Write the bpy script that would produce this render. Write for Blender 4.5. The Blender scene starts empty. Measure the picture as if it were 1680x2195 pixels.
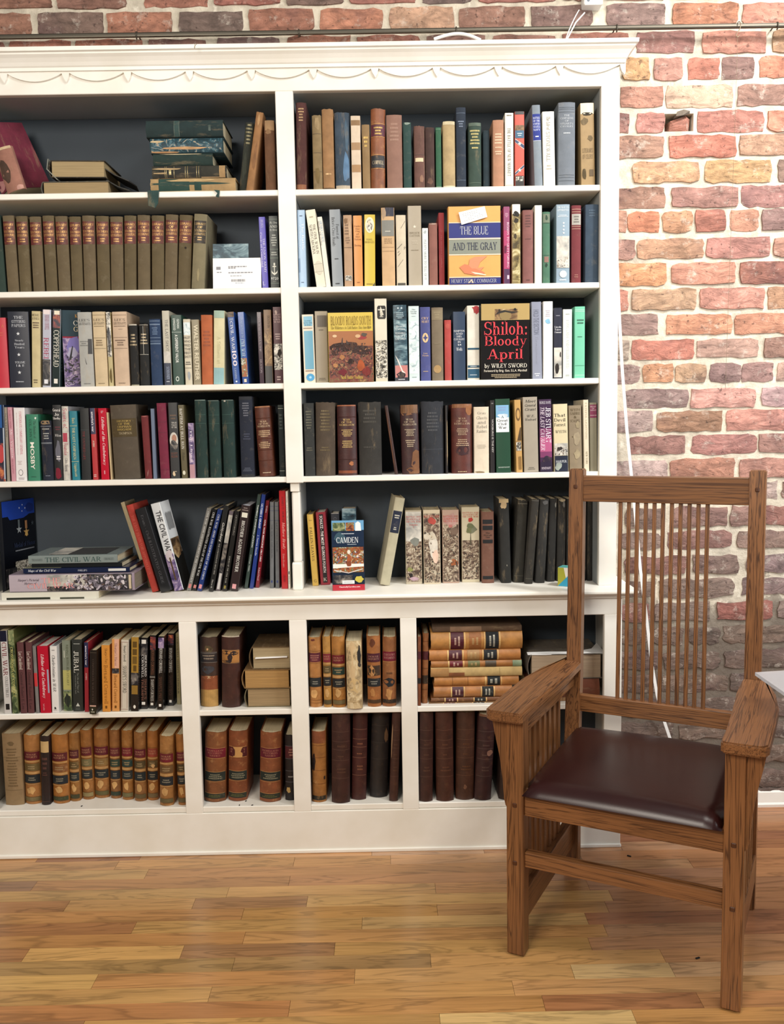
import bpy, bmesh, math, random
from mathutils import Vector, Matrix

S = bpy.context.scene
COL = S.collection
rnd = random.Random(7)

# ------------------------------------------------------------------ camera
FPX, CX, CY = 1937.1, 840.0, 1097.5
PIT, YAW, ROL = 0.100395, 0.005114, -0.017189
CAM = Vector((0.0, -2.70, 1.316))
fw = Vector((math.sin(YAW) * math.cos(PIT), math.cos(YAW) * math.cos(PIT), -math.sin(PIT)))
r0 = Vector((math.cos(YAW), -math.sin(YAW), 0.0))
u0 = r0.cross(fw)
RT = r0 * math.cos(ROL) + u0 * math.sin(ROL)
UP = u0 * math.cos(ROL) - r0 * math.sin(ROL)
cam = bpy.data.cameras.new('camera')
cam.sensor_fit = 'HORIZONTAL'
cam.sensor_width = 36.0
cam.lens = FPX / 1680.0 * 36.0
cam.clip_start = 0.05
camo = bpy.data.objects.new('camera', cam)
COL.objects.link(camo)
mw = Matrix((RT, UP, -fw)).transposed().to_4x4()
mw.translation = CAM
camo.matrix_world = mw
S.camera = camo

# ------------------------------------------------------------------ light
S.view_settings.view_transform = 'Standard'
S.view_settings.look = 'None'
S.view_settings.exposure = -0.23
S.view_settings.gamma = 1.0
S.view_settings.use_curve_mapping = False
W = bpy.data.worlds.new('room_light')
S.world = W
W.use_nodes = True
W.node_tree.nodes['Background'].inputs[0].default_value = (1.0, 0.95, 0.88, 1)
W.node_tree.nodes['Background'].inputs[1].default_value = 0.24


def lamp(name, kind, loc, target, power, color, size=0.3, sizey=None, **kw):
    l = bpy.data.lights.new(name, kind)
    l.energy = power
    l.color = color
    if kind == 'AREA':
        l.shape = 'RECTANGLE'
        l.size = size
        l.size_y = sizey or size
    else:
        l.shadow_soft_size = size
    for k, v in kw.items():
        setattr(l, k, v)
    o = bpy.data.objects.new(name, l)
    COL.objects.link(o)
    o.location = loc
    o.rotation_euler = (Vector(target) - Vector(loc)).to_track_quat('-Z', 'Y').to_euler()
    return o


lamp('ceiling_light', 'AREA', (0.85, -1.75, 3.2), (0.35, -0.1, 0.9), 36, (1.0, 0.95, 0.87), 1.0, 0.6)
lamp('front_left_fill', 'AREA', (-1.2, -3.3, 2.5), (0.0, -0.2, 0.8), 92, (1.0, 0.92, 0.81), 1.2, 0.9)  # unseen warm fill from the front left
lamp('window_light', 'AREA', (3.5, -1.9, 2.0), (0.2, 0.0, 1.4), 84, (0.93, 0.97, 1.0), 1.2, 1.8)
lamp('track_spot', 'SPOT', (1.75, -1.25, 3.4), (1.15, 0.2, 1.75), 280, (1.0, 0.98, 0.94), 0.16,
     spot_size=math.radians(66), spot_blend=1.0)


# ------------------------------------------------------------------ pixel -> place in the room
def hit(x, y, ax, val):
    d = fw + RT * ((x - CX) / FPX) + UP * ((CY - y) / FPX)
    t = (val - CAM[ax]) / d[ax]
    return CAM + d * t


def xat(px, Y, Z):
    d0 = Vector((0, Y, Z)) - CAM
    k = (px - CX) / FPX
    return (RT.dot(d0) - k * fw.dot(d0)) / (k * fw.x - RT.x)


# ------------------------------------------------------------------ materials
def lin(h):
    h = h.lstrip('#')
    if len(h) == 3:
        h = ''.join(c * 2 for c in h)
    out = []
    for i in (0, 2, 4):
        c = int(h[i:i + 2], 16) / 255.0
        out.append(c / 12.92 if c <= 0.04045 else ((c + 0.055) / 1.055) ** 2.4)
    return (out[0], out[1], out[2], 1.0)


class NT:
    def __init__(s, name):
        s.m = bpy.data.materials.new(name)
        s.m.use_nodes = True
        s.t = s.m.node_tree
        s.b = s.t.nodes['Principled BSDF']

    def n(s, typ, **kw):
        o = s.t.nodes.new(typ)
        for k, v in kw.items():
            if k.startswith('i_'):
                o.inputs[int(k[2:]) if k[2:].isdigit() else k[2:].replace('_', ' ')].default_value = v
            else:
                setattr(o, k, v)
        return o

    def l(s, a, b):
        s.t.links.new(a, b)

    def coords(s, scale=(1, 1, 1), rand=True):
        tc = s.n('ShaderNodeTexCoord')
        mp = s.n('ShaderNodeMapping')
        mp.inputs['Scale'].default_value = scale
        s.l(tc.outputs['Object'], mp.inputs['Vector'])
        if rand:
            oi = s.n('ShaderNodeObjectInfo')
            mu = s.n('ShaderNodeMath', operation='MULTIPLY')
            mu.inputs[1].default_value = 37.0
            s.l(oi.outputs['Random'], mu.inputs[0])
            s.l(mu.outputs[0], mp.inputs['Location'])
        return mp.outputs[0]

    def noise(s, vec, scale, detail=3.0, rough=0.55, dist=0.0):
        t = s.n('ShaderNodeTexNoise')
        t.inputs['Scale'].default_value = scale
        t.inputs['Detail'].default_value = detail
        t.inputs['Roughness'].default_value = rough
        t.inputs['Distortion'].default_value = dist
        s.l(vec, t.inputs['Vector'])
        return t.outputs['Fac']

    def ramp(s, fac, stops, interp='LINEAR'):
        r = s.n('ShaderNodeValToRGB')
        r.color_ramp.interpolation = interp
        e = r.color_ramp.elements
        while len(e) < len(stops):
            e.new(0.5)
        for i, (p, c) in enumerate(stops):
            e[i].position = p
            e[i].color = lin(c) if isinstance(c, str) else (c, c, c, 1)
        s.l(fac, r.inputs[0])
        return r.outputs[0]

    def mix(s, a, b, fac, mode='MIX'):
        m = s.n('ShaderNodeMix', data_type='RGBA', blend_type=mode)
        for sock, v in ((m.inputs[0], fac), (m.inputs[6], a), (m.inputs[7], b)):
            if hasattr(v, 'links'):
                s.l(v, sock)
            elif isinstance(v, str):
                sock.default_value = lin(v)
            else:
                sock.default_value = v
        return m.outputs[2]

    def bump(s, h, strength, dist=0.001):
        b = s.n('ShaderNodeBump')
        b.inputs['Strength'].default_value = strength
        b.inputs['Distance'].default_value = dist
        s.l(h, b.inputs['Height'])
        s.l(b.outputs[0], s.b.inputs['Normal'])

    def out(s, col, rough=0.6, metal=0.0, spec=None):
        if hasattr(col, 'links'):
            s.l(col, s.b.inputs['Base Color'])
        elif isinstance(col, str):
            s.b.inputs['Base Color'].default_value = lin(col)
        s.b.inputs['Roughness'].default_value = rough
        s.b.inputs['Metallic'].default_value = metal
        if spec is not None:
            s.b.inputs['Specular IOR Level'].default_value = spec
        return s.m


def objcol(t):
    return t.n('ShaderNodeObjectInfo').outputs['Color']


def m_book(name, rough, var, worn, wornfac, bumpscale, bumpstr, vertical=False):
    t = NT(name)
    v = t.coords()
    c = objcol(t)
    n1 = t.noise(v, 38, 4)
    c = t.mix(c, t.ramp(n1, [(0.25, 1 - var), (0.75, 1 + var * 0.5)]), 1.0, 'MULTIPLY')
    if wornfac:
        v2 = t.coords((60, 60, 14) if vertical else (45, 45, 45))
        n2 = t.noise(v2, 1.0, 5, 0.7)
        f = t.ramp(n2, [(0.56, 0.0), (0.74, wornfac)])
        c = t.mix(c, worn, f)
    t.bump(t.noise(v, bumpscale, 2), bumpstr, 0.0005)
    return t.out(c, rough)


M = {}
M['cloth'] = m_book('book_cloth', 0.8, 0.16, '#a79c86', 0.14, 900, 0.35)
M['oldcloth'] = m_book('worn_book_cloth', 0.85, 0.28, '#a08a68', 0.38, 700, 0.5, True)
M['leather'] = m_book('old_leather', 0.5, 0.34, '#c79a62', 0.42, 260, 0.45)
M['darkleather'] = m_book('dark_leather', 0.48, 0.4, '#6b4a33', 0.3, 260, 0.45)
M['jacket'] = m_book('paper_jacket', 0.42, 0.05, '#d8cfb8', 0.0, 60, 0.08)
M['oldjacket'] = m_book('aged_paper_jacket', 0.6, 0.13, '#b49a70', 0.26, 200, 0.15, True)
M['gloss'] = m_book('glossy_jacket', 0.2, 0.04, '#888888', 0.0, 50, 0.06)
M['ink'] = NT('ink').m
t = NT('ink_print'); M['ink'] = t.out(objcol(t), 0.5)
t = NT('gilt_print'); M['gilt'] = t.out(objcol(t), 0.38, 0.35)


def m_pages():
    t = NT('page_block')
    v = t.coords((900, 6, 6))
    c = objcol(t)
    c = t.mix(c, t.ramp(t.noise(v, 1.0, 3, 0.7), [(0.3, 0.62), (0.7, 1.05)]), 1.0, 'MULTIPLY')
    t.bump(t.noise(v, 1.0, 2), 0.5, 0.0006)
    return t.out(c, 0.85)


M['pages'] = m_pages()


def m_picture(name, scale, stops, dist=1.2, detail=6, rough=0.4, aniso=(1, 1, 1), fine=0.5):
    t = NT('picture_' + name)
    v = t.coords(aniso)
    n = t.noise(v, scale, detail, 0.68, dist)
    c = t.ramp(n, stops)
    vo = t.n('ShaderNodeTexVoronoi')
    vo.inputs['Scale'].default_value = scale * 2.2
    t.l(v, vo.inputs['Vector'])
    c = t.mix(c, t.ramp(vo.outputs['Distance'], [(0.1, 0.55), (0.45, 1.0)]), fine, 'MULTIPLY')
    return t.out(c, rough)


M['battle_red'] = m_picture('battle_red', 42, [(.3, '#2c1a17'), (.42, '#5b2f2a'), (.5, '#8b4434'), (.57, '#6b5138'), (.66, '#b98a5a'), (.75, '#4a2a2a')])
M['battle_grey'] = m_picture('battle_grey', 60, [(.3, '#2e2320'), (.43, '#5e4c42'), (.52, '#8d7a68'), (.6, '#cbbfa8'), (.7, '#6a4a3c')])
M['engraving'] = m_picture('engraving', 90, [(.38, '#1e1c1a'), (.46, '#6e6a62'), (.54, '#d8d3c6'), (.7, '#efebe0')])
M['sketch'] = m_picture('sketch', 50, [(.3, '#7d8f94'), (.4, '#b9cdd0'), (.5, '#dfeaea'), (.7, '#e6efee')], fine=.2)
M['storm'] = m_picture('storm', 16, [(.32, '#16242e'), (.48, '#33505e'), (.58, '#6f8b94'), (.7, '#a9bcc0')], .6, 3, fine=.1, aniso=(1, 1, 2.2))
M['camo'] = m_picture('camo', 30, [(.35, '#4a3f27'), (.48, '#87764a'), (.56, '#b6a878'), (.68, '#d8cfae')], fine=.3)
M['photo_dark'] = m_picture('photo_dark', 30, [(.35, '#0f1013'), (.5, '#2a2a30'), (.6, '#6c6660'), (.72, '#b4a89a')], fine=.4)
M['photo_violet'] = m_picture('photo_violet', 30, [(.32, '#2a2340'), (.45, '#5a4a78'), (.55, '#9a86a8'), (.66, '#d0bcc8')], fine=.4)
M['photo_sepia'] = m_picture('photo_sepia', 26, [(.33, '#3a2c1e'), (.48, '#75593c'), (.58, '#9d8058'), (.7, '#c9b48a')], fine=.4)
M['marbled'] = m_picture('marbled', 34, [(.4, '#12303a'), (.5, '#1e4450'), (.56, '#4f7480'), (.62, '#b59a78'), (.75, '#d0b08a')], 2.0, 5, .6)
M['flames'] = m_picture('flames', 30, [(.35, '#121428'), (.47, '#3a2d3c'), (.55, '#8a3a34'), (.65, '#c97a4a')], fine=.4)
M['green_field'] = m_picture('green_field', 34, [(.33, '#18241c'), (.47, '#4d5f3c'), (.58, '#8d9468'), (.7, '#c8c088')], fine=.4)
M['sky_pale'] = m_picture('sky_pale', 18, [(.35, '#8f8f8c'), (.5, '#bdb9b0'), (.65, '#ddd8cc')], .4, 3, fine=.1)
M['crowd_color'] = m_picture('crowd_color', 60, [(.32, '#2a1d1c'), (.42, '#7a3f2c'), (.5, '#b4632f'), (.56, '#46683c'), (.62, '#dcd0c0'), (.72, '#5a6a9a')])
M['torn_board'] = m_picture('torn_board', 22, [(.38, '#8a7758'), (.5, '#bfa67c'), (.6, '#d9c6a0'), (.72, '#6f5a3e')], .8, 4, .9, fine=.15)


def m_paint():
    t = NT('white_paint')
    v = t.coords((1, 1, 1), False)
    c = t.mix('#f3f0e8', '#e9e4d8', t.ramp(t.noise(v, 5, 4), [(0.4, 0.0), (0.7, 1.0)]))
    sp = t.ramp(t.noise(v, 240, 2, 0.8), [(0.77, 0.0), (0.79, 0.35)])
    c = t.mix(c, '#8a7a62', sp)
    t.bump(t.noise(v, 90, 3), 0.12, 0.001)
    return t.out(c, 0.38)


M['paint'] = m_paint()
t = NT('dark_back_paint')
v = t.coords((1, 1, 1), False)
M['back'] = t.out(t.mix('#363f48', '#424b54', t.noise(v, 9, 4)), 0.7)
t = NT('shaded_side_white')  # white inner sides and top board, their shade put into the grey
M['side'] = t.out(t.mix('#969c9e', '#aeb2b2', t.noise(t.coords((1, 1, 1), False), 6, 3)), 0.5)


def m_wood(name, axis, dark, light, tint=True, stretch=9.0, rough=0.36):
    t = NT(name)
    sc = [stretch * 8] * 3
    sc[axis] = stretch * 0.2
    v = t.coords(tuple(sc))
    n1 = t.noise(v, 0.55, 4, 0.55, 1.4)
    w = t.n('ShaderNodeMath', operation='SINE')
    mu = t.n('ShaderNodeMath', operation='MULTIPLY')
    mu.inputs[1].default_value = 46.0
    t.l(n1, mu.inputs[0])
    t.l(mu.outputs[0], w.inputs[0])
    g = t.ramp(w.outputs[0], [(0.0, 0.0), (0.55, 0.08), (0.85, 0.55), (1.0, 0.85)])
    c = t.mix(light, dark, g)
    fs = [420.0] * 3
    fs[axis] = 9.0
    pores = t.ramp(t.noise(t.coords(tuple(fs)), 1.0, 2, 0.6), [(0.52, 1.0), (0.66, 0.62)])
    c = t.mix(c, pores, 0.9, 'MULTIPLY')
    if tint:
        c = t.mix(c, t.ramp(t.noise(t.coords((3, 3, 3)), 1.0, 2), [(0.3, 0.82), (0.7, 1.1)]), 1.0, 'MULTIPLY')
    t.bump(g, 0.08, 0.0006)
    return t.out(c, rough)


for i, a in enumerate('xyz'):
    M['oak_' + a] = m_wood('oak_' + a, i, '#472814', '#8a5c37')


def m_plank():
    t = NT('floor_oak')
    c0 = objcol(t)
    v = t.coords((2.2, 22, 22))
    n1 = t.noise(v, 0.8, 4, 0.55, 1.1)
    mu = t.n('ShaderNodeMath', operation='MULTIPLY')
    mu.inputs[1].default_value = 34.0
    w = t.n('ShaderNodeMath', operation='SINE')
    t.l(n1, mu.inputs[0])
    t.l(mu.outputs[0], w.inputs[0])
    g = t.ramp(w.outputs[0], [(0.0, 1.06), (0.6, 0.98), (1.0, 0.74)])
    c = t.mix(c0, '#d2a678', 0.28)
    c = t.mix(c, g, 1.0, 'MULTIPLY')
    f = t.ramp(t.noise(t.coords((9, 300, 300)), 1.0, 2, 0.6), [(0.35, 0.84), (0.7, 1.06)])
    c = t.mix(c, f, 1.0, 'MULTIPLY')
    b = t.ramp(t.noise(t.coords((1.2, 9, 9)), 1.0, 3), [(0.3, 0.8), (0.7, 1.12)])
    c = t.mix(c, b, 1.0, 'MULTIPLY')
    t.bump(t.noise(t.coords((6, 120, 120)), 1.0, 2), 0.06, 0.0006)
    return t.out(c, 0.27)


M['plank'] = m_plank()


def m_brick():
    t = NT('brick_clay')
    c = objcol(t)
    v = t.coords((1, 1, 1))
    n = t.noise(v, 13, 5, 0.65, 0.6)
    c = t.mix(c, '#c0a698', 0.28)
    c = t.mix(c, t.ramp(n, [(0.3, 0.62), (0.5, 1.0), (0.72, 1.25)]), 1.0, 'MULTIPLY')
    c = t.mix(c, '#5e4548', t.ramp(t.noise(v, 6.5, 4, 0.6), [(0.55, 0.0), (0.72, 0.6)]))
    st = t.noise(t.coords((14, 40, 34)), 1.0, 6, 0.7, 1.5)
    c = t.mix(c, t.ramp(st, [(0.36, 0.72), (0.5, 1.0), (0.66, 1.22)]), 1.0, 'MULTIPLY')
    c = t.mix(c, '#ece2d4', t.ramp(t.noise(v, 24, 7, 0.75), [(0.56, 0.0), (0.76, 0.75)]))
    c = t.mix(c, '#3c2b29', t.ramp(t.noise(v, 70, 3, 0.6), [(0.62, 0.0), (0.7, 0.65)]))
    t.bump(st, 1.0, 0.009)
    return t.out(c, 0.9)


M['brick'] = m_brick()
t = NT('mortar')
v = t.coords((1, 1, 1), False)
c = t.mix('#ddd3c0', '#b6ac9c', t.ramp(t.noise(v, 14, 5, 0.65), [(0.42, 0.0), (0.68, 1.0)]))
c = t.mix(c, '#ece4d3', t.ramp(t.noise(v, 40, 4, 0.6), [(0.56, 0.0), (0.7, 0.8)]))
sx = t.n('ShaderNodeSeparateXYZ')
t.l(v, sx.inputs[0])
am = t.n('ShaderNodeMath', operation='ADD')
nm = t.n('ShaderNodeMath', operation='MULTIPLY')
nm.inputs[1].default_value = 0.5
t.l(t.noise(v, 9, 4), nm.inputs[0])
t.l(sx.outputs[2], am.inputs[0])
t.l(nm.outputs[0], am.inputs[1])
c = t.mix(c, '#665a50', t.ramp(am.outputs[0], [(0.78, 0.92), (0.98, 0.62), (1.3, 0.34), (1.5, 0.0)]))  # old unpointed grey-brown footing, with light falloff down the wall painted in
t.bump(t.noise(v, 45, 6, 0.7), 0.8, 0.006)
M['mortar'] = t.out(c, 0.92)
t = NT('seat_leather')
v = t.coords()
c = t.mix('#260e10', '#331615', t.noise(v, 12, 3))
t.bump(t.noise(v, 420, 2), 0.12, 0.0006)
M['seat'] = t.out(c, 0.31, spec=0.4)
M['white_plastic'] = NT('white_plastic').out('#f1f1f0', 0.35)
M['steel'] = NT('dark_steel').out('#5a554c', 0.42, 0.8)
M['wire'] = NT('hook_wire').out('#8a7a66', 0.4, 0.7)
t = NT('clear_acrylic')
t.b.inputs['Transmission Weight'].default_value = 0.62
t.b.inputs['IOR'].default_value = 1.25
M['acrylic'] = t.out('#f2f5fb', 0.2)
M['peg'] = NT('dark_peg').out('#4d2a14', 0.4)
M['dark'] = NT('dark_void').out('#14100f', 0.9)
t = NT('plain_floor')
M['plain'] = t.out(t.mix('#5e3c1e', '#4a2e17', t.noise(t.coords((1, 14, 1), False), 2, 4)), 0.3)


# ------------------------------------------------------------------ objects
def link(name, me, mat, parent=None, color=None, mx=None):
    o = bpy.data.objects.new(name, me)
    COL.objects.link(o)
    if mat is not None and (not me.materials):
        me.materials.append(M[mat] if isinstance(mat, str) else mat)
    if parent is not None:
        o.parent = parent
    if color:
        o.color = lin(color)
    if mx is not None:
        o.matrix_local = mx
    return o


def mesh(verts, faces, smooth=None):
    me = bpy.data.meshes.new('m')
    me.from_pydata([tuple(v) for v in verts], [], faces)
    bm = bmesh.new()
    bm.from_mesh(me)
    bmesh.ops.recalc_face_normals(bm, faces=bm.faces)
    bm.to_mesh(me)
    bm.free()
    if smooth:
        me.shade_smooth()
        me.set_sharp_from_angle(angle=math.radians(smooth))
    return me


def sheet(verts, faces):
    me = bpy.data.meshes.new('m')
    me.from_pydata([tuple(v) for v in verts], [], faces)
    return me


def bm_box(bm, lo, hi, bev=0.0, seg=1):
    g = bmesh.ops.create_cube(bm, size=1.0)['verts']
    for v in g:
        v.co = Vector([lo[i] + (v.co[i] + 0.5) * (hi[i] - lo[i]) for i in range(3)])
    if bev:
        es = list({e for v in g for e in v.link_edges})
        bmesh.ops.bevel(bm, geom=es, offset=bev, segments=seg, affect='EDGES', profile=0.6)


def box(lo, hi, bev=0.0, seg=1):
    bm = bmesh.new()
    bm_box(bm, lo, hi, bev, seg)
    me = bpy.data.meshes.new('m')
    bm.to_mesh(me)
    bm.free()
    return me


def prism(poly, y0, y1, axis=1):
    """a closed outline (a, b) pushed from y0 to y1 along the axis"""
    def p(a, b, c):
        return (a, c, b) if axis == 1 else ((c, a, b) if axis == 0 else (a, b, c))
    n = len(poly)
    vs = [p(a, b, y0) for a, b in poly] + [p(a, b, y1) for a, b in poly]
    fs = [list(range(n)), list(range(n, 2 * n))] + [[i, (i + 1) % n, (i + 1) % n + n, i + n] for i in range(n)]
    return mesh(vs, fs)


def tube(pts, r, name, mat, parent=None, res=3):
    c = bpy.data.curves.new('c', 'CURVE')
    c.dimensions = '3D'
    c.bevel_depth = r
    c.bevel_resolution = res
    s = c.splines.new('NURBS' if len(pts) > 3 else 'POLY')
    s.points.add(len(pts) - 1)
    for i, q in enumerate(pts):
        s.points[i].co = (*q, 1)
    if len(pts) > 3:
        s.use_endpoint_u = True
        s.order_u = 4
    o = bpy.data.objects.new('c', c)
    me = bpy.data.meshes.new_from_object(o)
    bpy.data.objects.remove(o)
    me.shade_smooth()
    return link(name, me, mat, parent)


def root(name, loc, label=None, cat=None, group=None, kind=None, rz=0.0):
    o = bpy.data.objects.new(name, None)
    o.empty_display_size = 0.05
    COL.objects.link(o)
    o.location = loc
    o.rotation_euler = (0, 0, rz)
    tag(o, label, cat, group, kind)
    return o


def tag(o, label=None, cat=None, group=None, kind=None):
    if label: o['label'] = label
    if cat: o['category'] = cat
    if group: o['group'] = group
    if kind: o['kind'] = kind
    return o

# ------------------------------------------------------------------ roman lettering built from strokes
_T, _t = .155, .062


def _q(x0, y0, x1, y1):
    return [(x0, y0), (x1, y0), (x1, y1), (x0, y1)]


def V(x, a=0, b=1, s=3, w=_T):
    o = [_q(x - w / 2, a, x + w / 2, b)]
    if s & 1: o.append(_q(x - w / 2 - .075, a, x + w / 2 + .075, a + .05))
    if s & 2: o.append(_q(x - w / 2 - .075, b - .05, x + w / 2 + .075, b))
    if s & 4: o.append(_q(x - w / 2 - .075, b - .05, x + w / 2, b))
    return o


def Hh(x0, x1, y):
    return [_q(x0, y - _t / 2, x1, y + _t / 2)]


def Dg(x0, y0, x1, y1, w=_T):
    return [[(x0 - w / 2, y0), (x0 + w / 2, y0), (x1 + w / 2, y1), (x1 - w / 2, y1)]]


def Ar(cx, cy, rx, ry, a0=0, a1=360, n=10):
    o = []
    n = max(5, int(n * (a1 - a0) / 180))
    for i in range(n):
        p = [math.radians(a0 + (a1 - a0) * k / n) for k in (i, i + 1)]
        o.append([(cx + rx * math.cos(p[0]), cy + ry * math.sin(p[0])), (cx + rx * math.cos(p[1]), cy + ry * math.sin(p[1])),
                  (cx + (rx - _T) * math.cos(p[1]), cy + (ry - _t) * math.sin(p[1])), (cx + (rx - _T) * math.cos(p[0]), cy + (ry - _t) * math.sin(p[0]))])
    return o


def Tk(x, a, b):
    return [_q(x - .03, a, x + .03, b)]


def _sm(g, k):
    return [[(x * k * 1.06, y * k) for x, y in p] for p in g]


_E = V(.15) + Hh(.1, .68, .969) + Hh(.1, .52, .51) + Tk(.66, .74, 1) + Tk(.5, .4, .62)
_P = V(.15) + Ar(.32, .735, .42, .265, -90, 90) + Hh(.1, .34, .969) + Hh(.1, .34, .501)
_S = Ar(.36, .735, .34, .265, 35, 275) + Ar(.36, .265, .37, .265, -145, 95) + Tk(.66, .72, .97) + Tk(.04, .03, .3)
_C = Ar(.5, .5, .48, .5, 42, 318) + Tk(.86, .66, .98)
_Vv = Dg(.45, 0, .14, 1) + Dg(.47, 0, .78, 1, .075) + Hh(-.02, .3, .975) + Hh(.64, .94, .975)
_X = Dg(.74, 0, .14, 1) + Dg(.12, 0, .74, 1, .07) + Hh(-.02, .28, .03) + Hh(.58, .9, .03) + Hh(0, .3, .97) + Hh(.6, .88, .97)
_Z = Hh(.05, .7, .97) + Hh(.02, .72, .03) + Dg(.12, 0, .64, 1) + Tk(.07, .76, 1) + Tk(.7, 0, .26)
_bowl = Ar(.3, .33, .3, .33)
ROM = {
    'A': (Dg(.1, 0, .44, 1, .075) + Dg(.78, 0, .46, 1) + Hh(.2, .68, .33) + Hh(-.03, .24, .03) + Hh(.6, .97, .03), .95),
    'B': (_P + Ar(.32, .265, .48, .265, -90, 90) + Hh(.1, .34, .031), .82), 'C': (_C, .92),
    'D': (V(.15) + Ar(.34, .5, .55, .5, -90, 90) + Hh(.1, .36, .969) + Hh(.1, .36, .031), .92),
    'E': (_E + Hh(.1, .72, .031) + Tk(.71, 0, .27), .78), 'F': (_E, .72), 'G': (_C + V(.8, .02, .44, 2), 1.0),
    'H': (V(.15) + V(.78) + Hh(.15, .78, .52), .93), 'I': (V(.15), .3), 'J': (V(.34, .2, 1, 2) + Ar(.19, .22, .23, .22, 180, 360), .5),
    'K': (V(.15) + Dg(.26, .42, .7, 1, .075) + Dg(.76, 0, .4, .58) + Hh(.6, .95, .03) + Hh(.55, .86, .97), .94),
    'L': (V(.15) + Hh(.1, .7, .031) + Tk(.69, 0, .3), .74),
    'M': (V(.12, 0, 1, 3, .07) + V(.98) + Dg(.54, .05, .2, 1) + Dg(.56, .05, .92, 1, .07), 1.14),
    'N': (V(.12, 0, 1, 3, .07) + V(.82, 0, 1, 2, .07) + Dg(.78, 0, .2, 1), .95), 'O': (Ar(.5, .5, .5, .5), 1.0), 'P': (_P, .78),
    'Q': (Ar(.5, .5, .5, .5) + Dg(.9, -.14, .55, .16, .14), 1.0), 'R': (_P + Dg(.8, 0, .44, .5) + Hh(.68, .95, .03), .92), 'S': (_S, .76),
    'T': (V(.42, 0, 1, 1) + Hh(.02, .82, .969) + Tk(.05, .72, 1) + Tk(.79, .72, 1), .84),
    'U': (V(.15, .3, 1, 2) + V(.76, .3, 1, 2, .07) + Ar(.45, .3, .38, .3, 180, 360), .9), 'V': (_Vv, .92),
    'W': (_Vv + [[(x + .5, y) for x, y in p] for p in _Vv], 1.42), 'X': (_X, .9),
    'Y': (Dg(.44, .44, .12, 1) + Dg(.46, .44, .78, 1, .075) + V(.45, 0, .48, 1) + Hh(-.02, .28, .975) + Hh(.62, .92, .975), .9), 'Z': (_Z, .78),
    'a': (V(.5, 0, .48, 0) + Ar(.28, .19, .27, .19) + Ar(.33, .45, .245, .21, 0, 160) + Hh(.5, .64, .03), .66),
    'b': (V(.14, 0, 1, 4) + Ar(.36, .33, .3, .33, -150, 150), .7), 'c': (Ar(.31, .33, .3, .33, 48, 312), .58),
    'd': (V(.5, 0, 1, 4) + Ar(.3, .33, .3, .33, 30, 330) + Hh(.5, .66, .03), .7), 'e': (Ar(.3, .33, .3, .33, 0, 312) + Hh(.1, .58, .35), .62),
    'f': (V(.2, 0, .76, 1) + Ar(.4, .74, .275, .26, 60, 180) + Hh(.05, .44, .63), .44),
    'g': (Ar(.29, .4, .26, .26) + Ar(.3, -.08, .29, .2) + Hh(.45, .6, .62), .62), 'h': (V(.14, 0, 1, 5) + V(.53, 0, .4, 1) + Ar(.35, .38, .26, .28, 0, 170), .72),
    'i': (V(.14, 0, .66, 5) + [_q(.06, .8, .22, .97)], .3), 'j': (V(.2, -.1, .66, 4) + [_q(.12, .8, .28, .97)] + Ar(.1, -.1, .18, .18, 200, 360), .36),
    'k': (V(.14, 0, 1, 5) + Dg(.26, .28, .52, .66, .07) + Dg(.58, 0, .34, .38, .14), .68), 'l': (V(.14, 0, 1, 5), .3),
    'm': (V(.14, 0, .66, 5) + V(.5, 0, .4, 1) + V(.86, 0, .4, 1) + Ar(.34, .38, .24, .28, 0, 170) + Ar(.7, .38, .24, .28, 0, 170), 1.04),
    'n': (V(.14, 0, .66, 5) + V(.53, 0, .4, 1) + Ar(.35, .38, .26, .28, 0, 170), .72), 'o': (_bowl, .64),
    'p': (V(.14, -.3, .66, 5) + Ar(.36, .33, .3, .33, -150, 150), .7), 'q': (V(.5, -.3, .66, 1) + Ar(.3, .33, .3, .33, 30, 330), .7),
    'r': (V(.14, 0, .66, 5) + Ar(.34, .42, .22, .24, 40, 175), .5), 's': (_sm(_S, .66), .54),
    't': (V(.2, .14, .88, 0) + Hh(.04, .4, .63) + Ar(.34, .15, .22, .15, 180, 310), .46), 'u': (V(.14, .2, .66, 4) + V(.52, 0, .66, 4) + Ar(.33, .2, .27, .2, 180, 360), .72),
    'v': (_sm(_Vv, .66), .64), 'w': (_sm(_Vv + [[(x + .5, y) for x, y in p] for p in _Vv], .66), .98), 'x': (_sm(_X, .66), .63),
    'y': (_sm(_Vv, .66) + Dg(.12, -.3, .33, .1, .08), .64), 'z': (_sm(_Z, .66), .54),
    '-': ([_q(.05, .3, .4, .38)], .45), '.': ([_q(.05, 0, .2, .15)], .26), ',': ([[(.05, -.16), (.12, -.12), (.2, .15), (.05, .15)]], .26),
    "'": ([_q(.06, .74, .16, 1)], .22), ':': ([_q(.05, 0, .2, .15), _q(.05, .45, .2, .6)], .26),
}
_cap = {}


def sans_mesh(s, bold=0.012, shear=0.0):
    k = (s, bold, shear)
    if k not in _cap:
        c = bpy.data.curves.new('t', 'FONT')
        c.body = s
        c.resolution_u = 2
        c.offset = bold
        c.shear = shear
        o = bpy.data.objects.new('t', c)
        me = bpy.data.meshes.new_from_object(o)
        bpy.data.objects.remove(o)
        r_ = ([(v.co.x / .69, v.co.y / .69) for v in me.vertices], [list(p.vertices) for p in me.polygons])
        bpy.data.meshes.remove(me)
        bpy.data.curves.remove(c)
        _cap[k] = r_
    return _cap[k]


_glyph = {}


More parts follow.
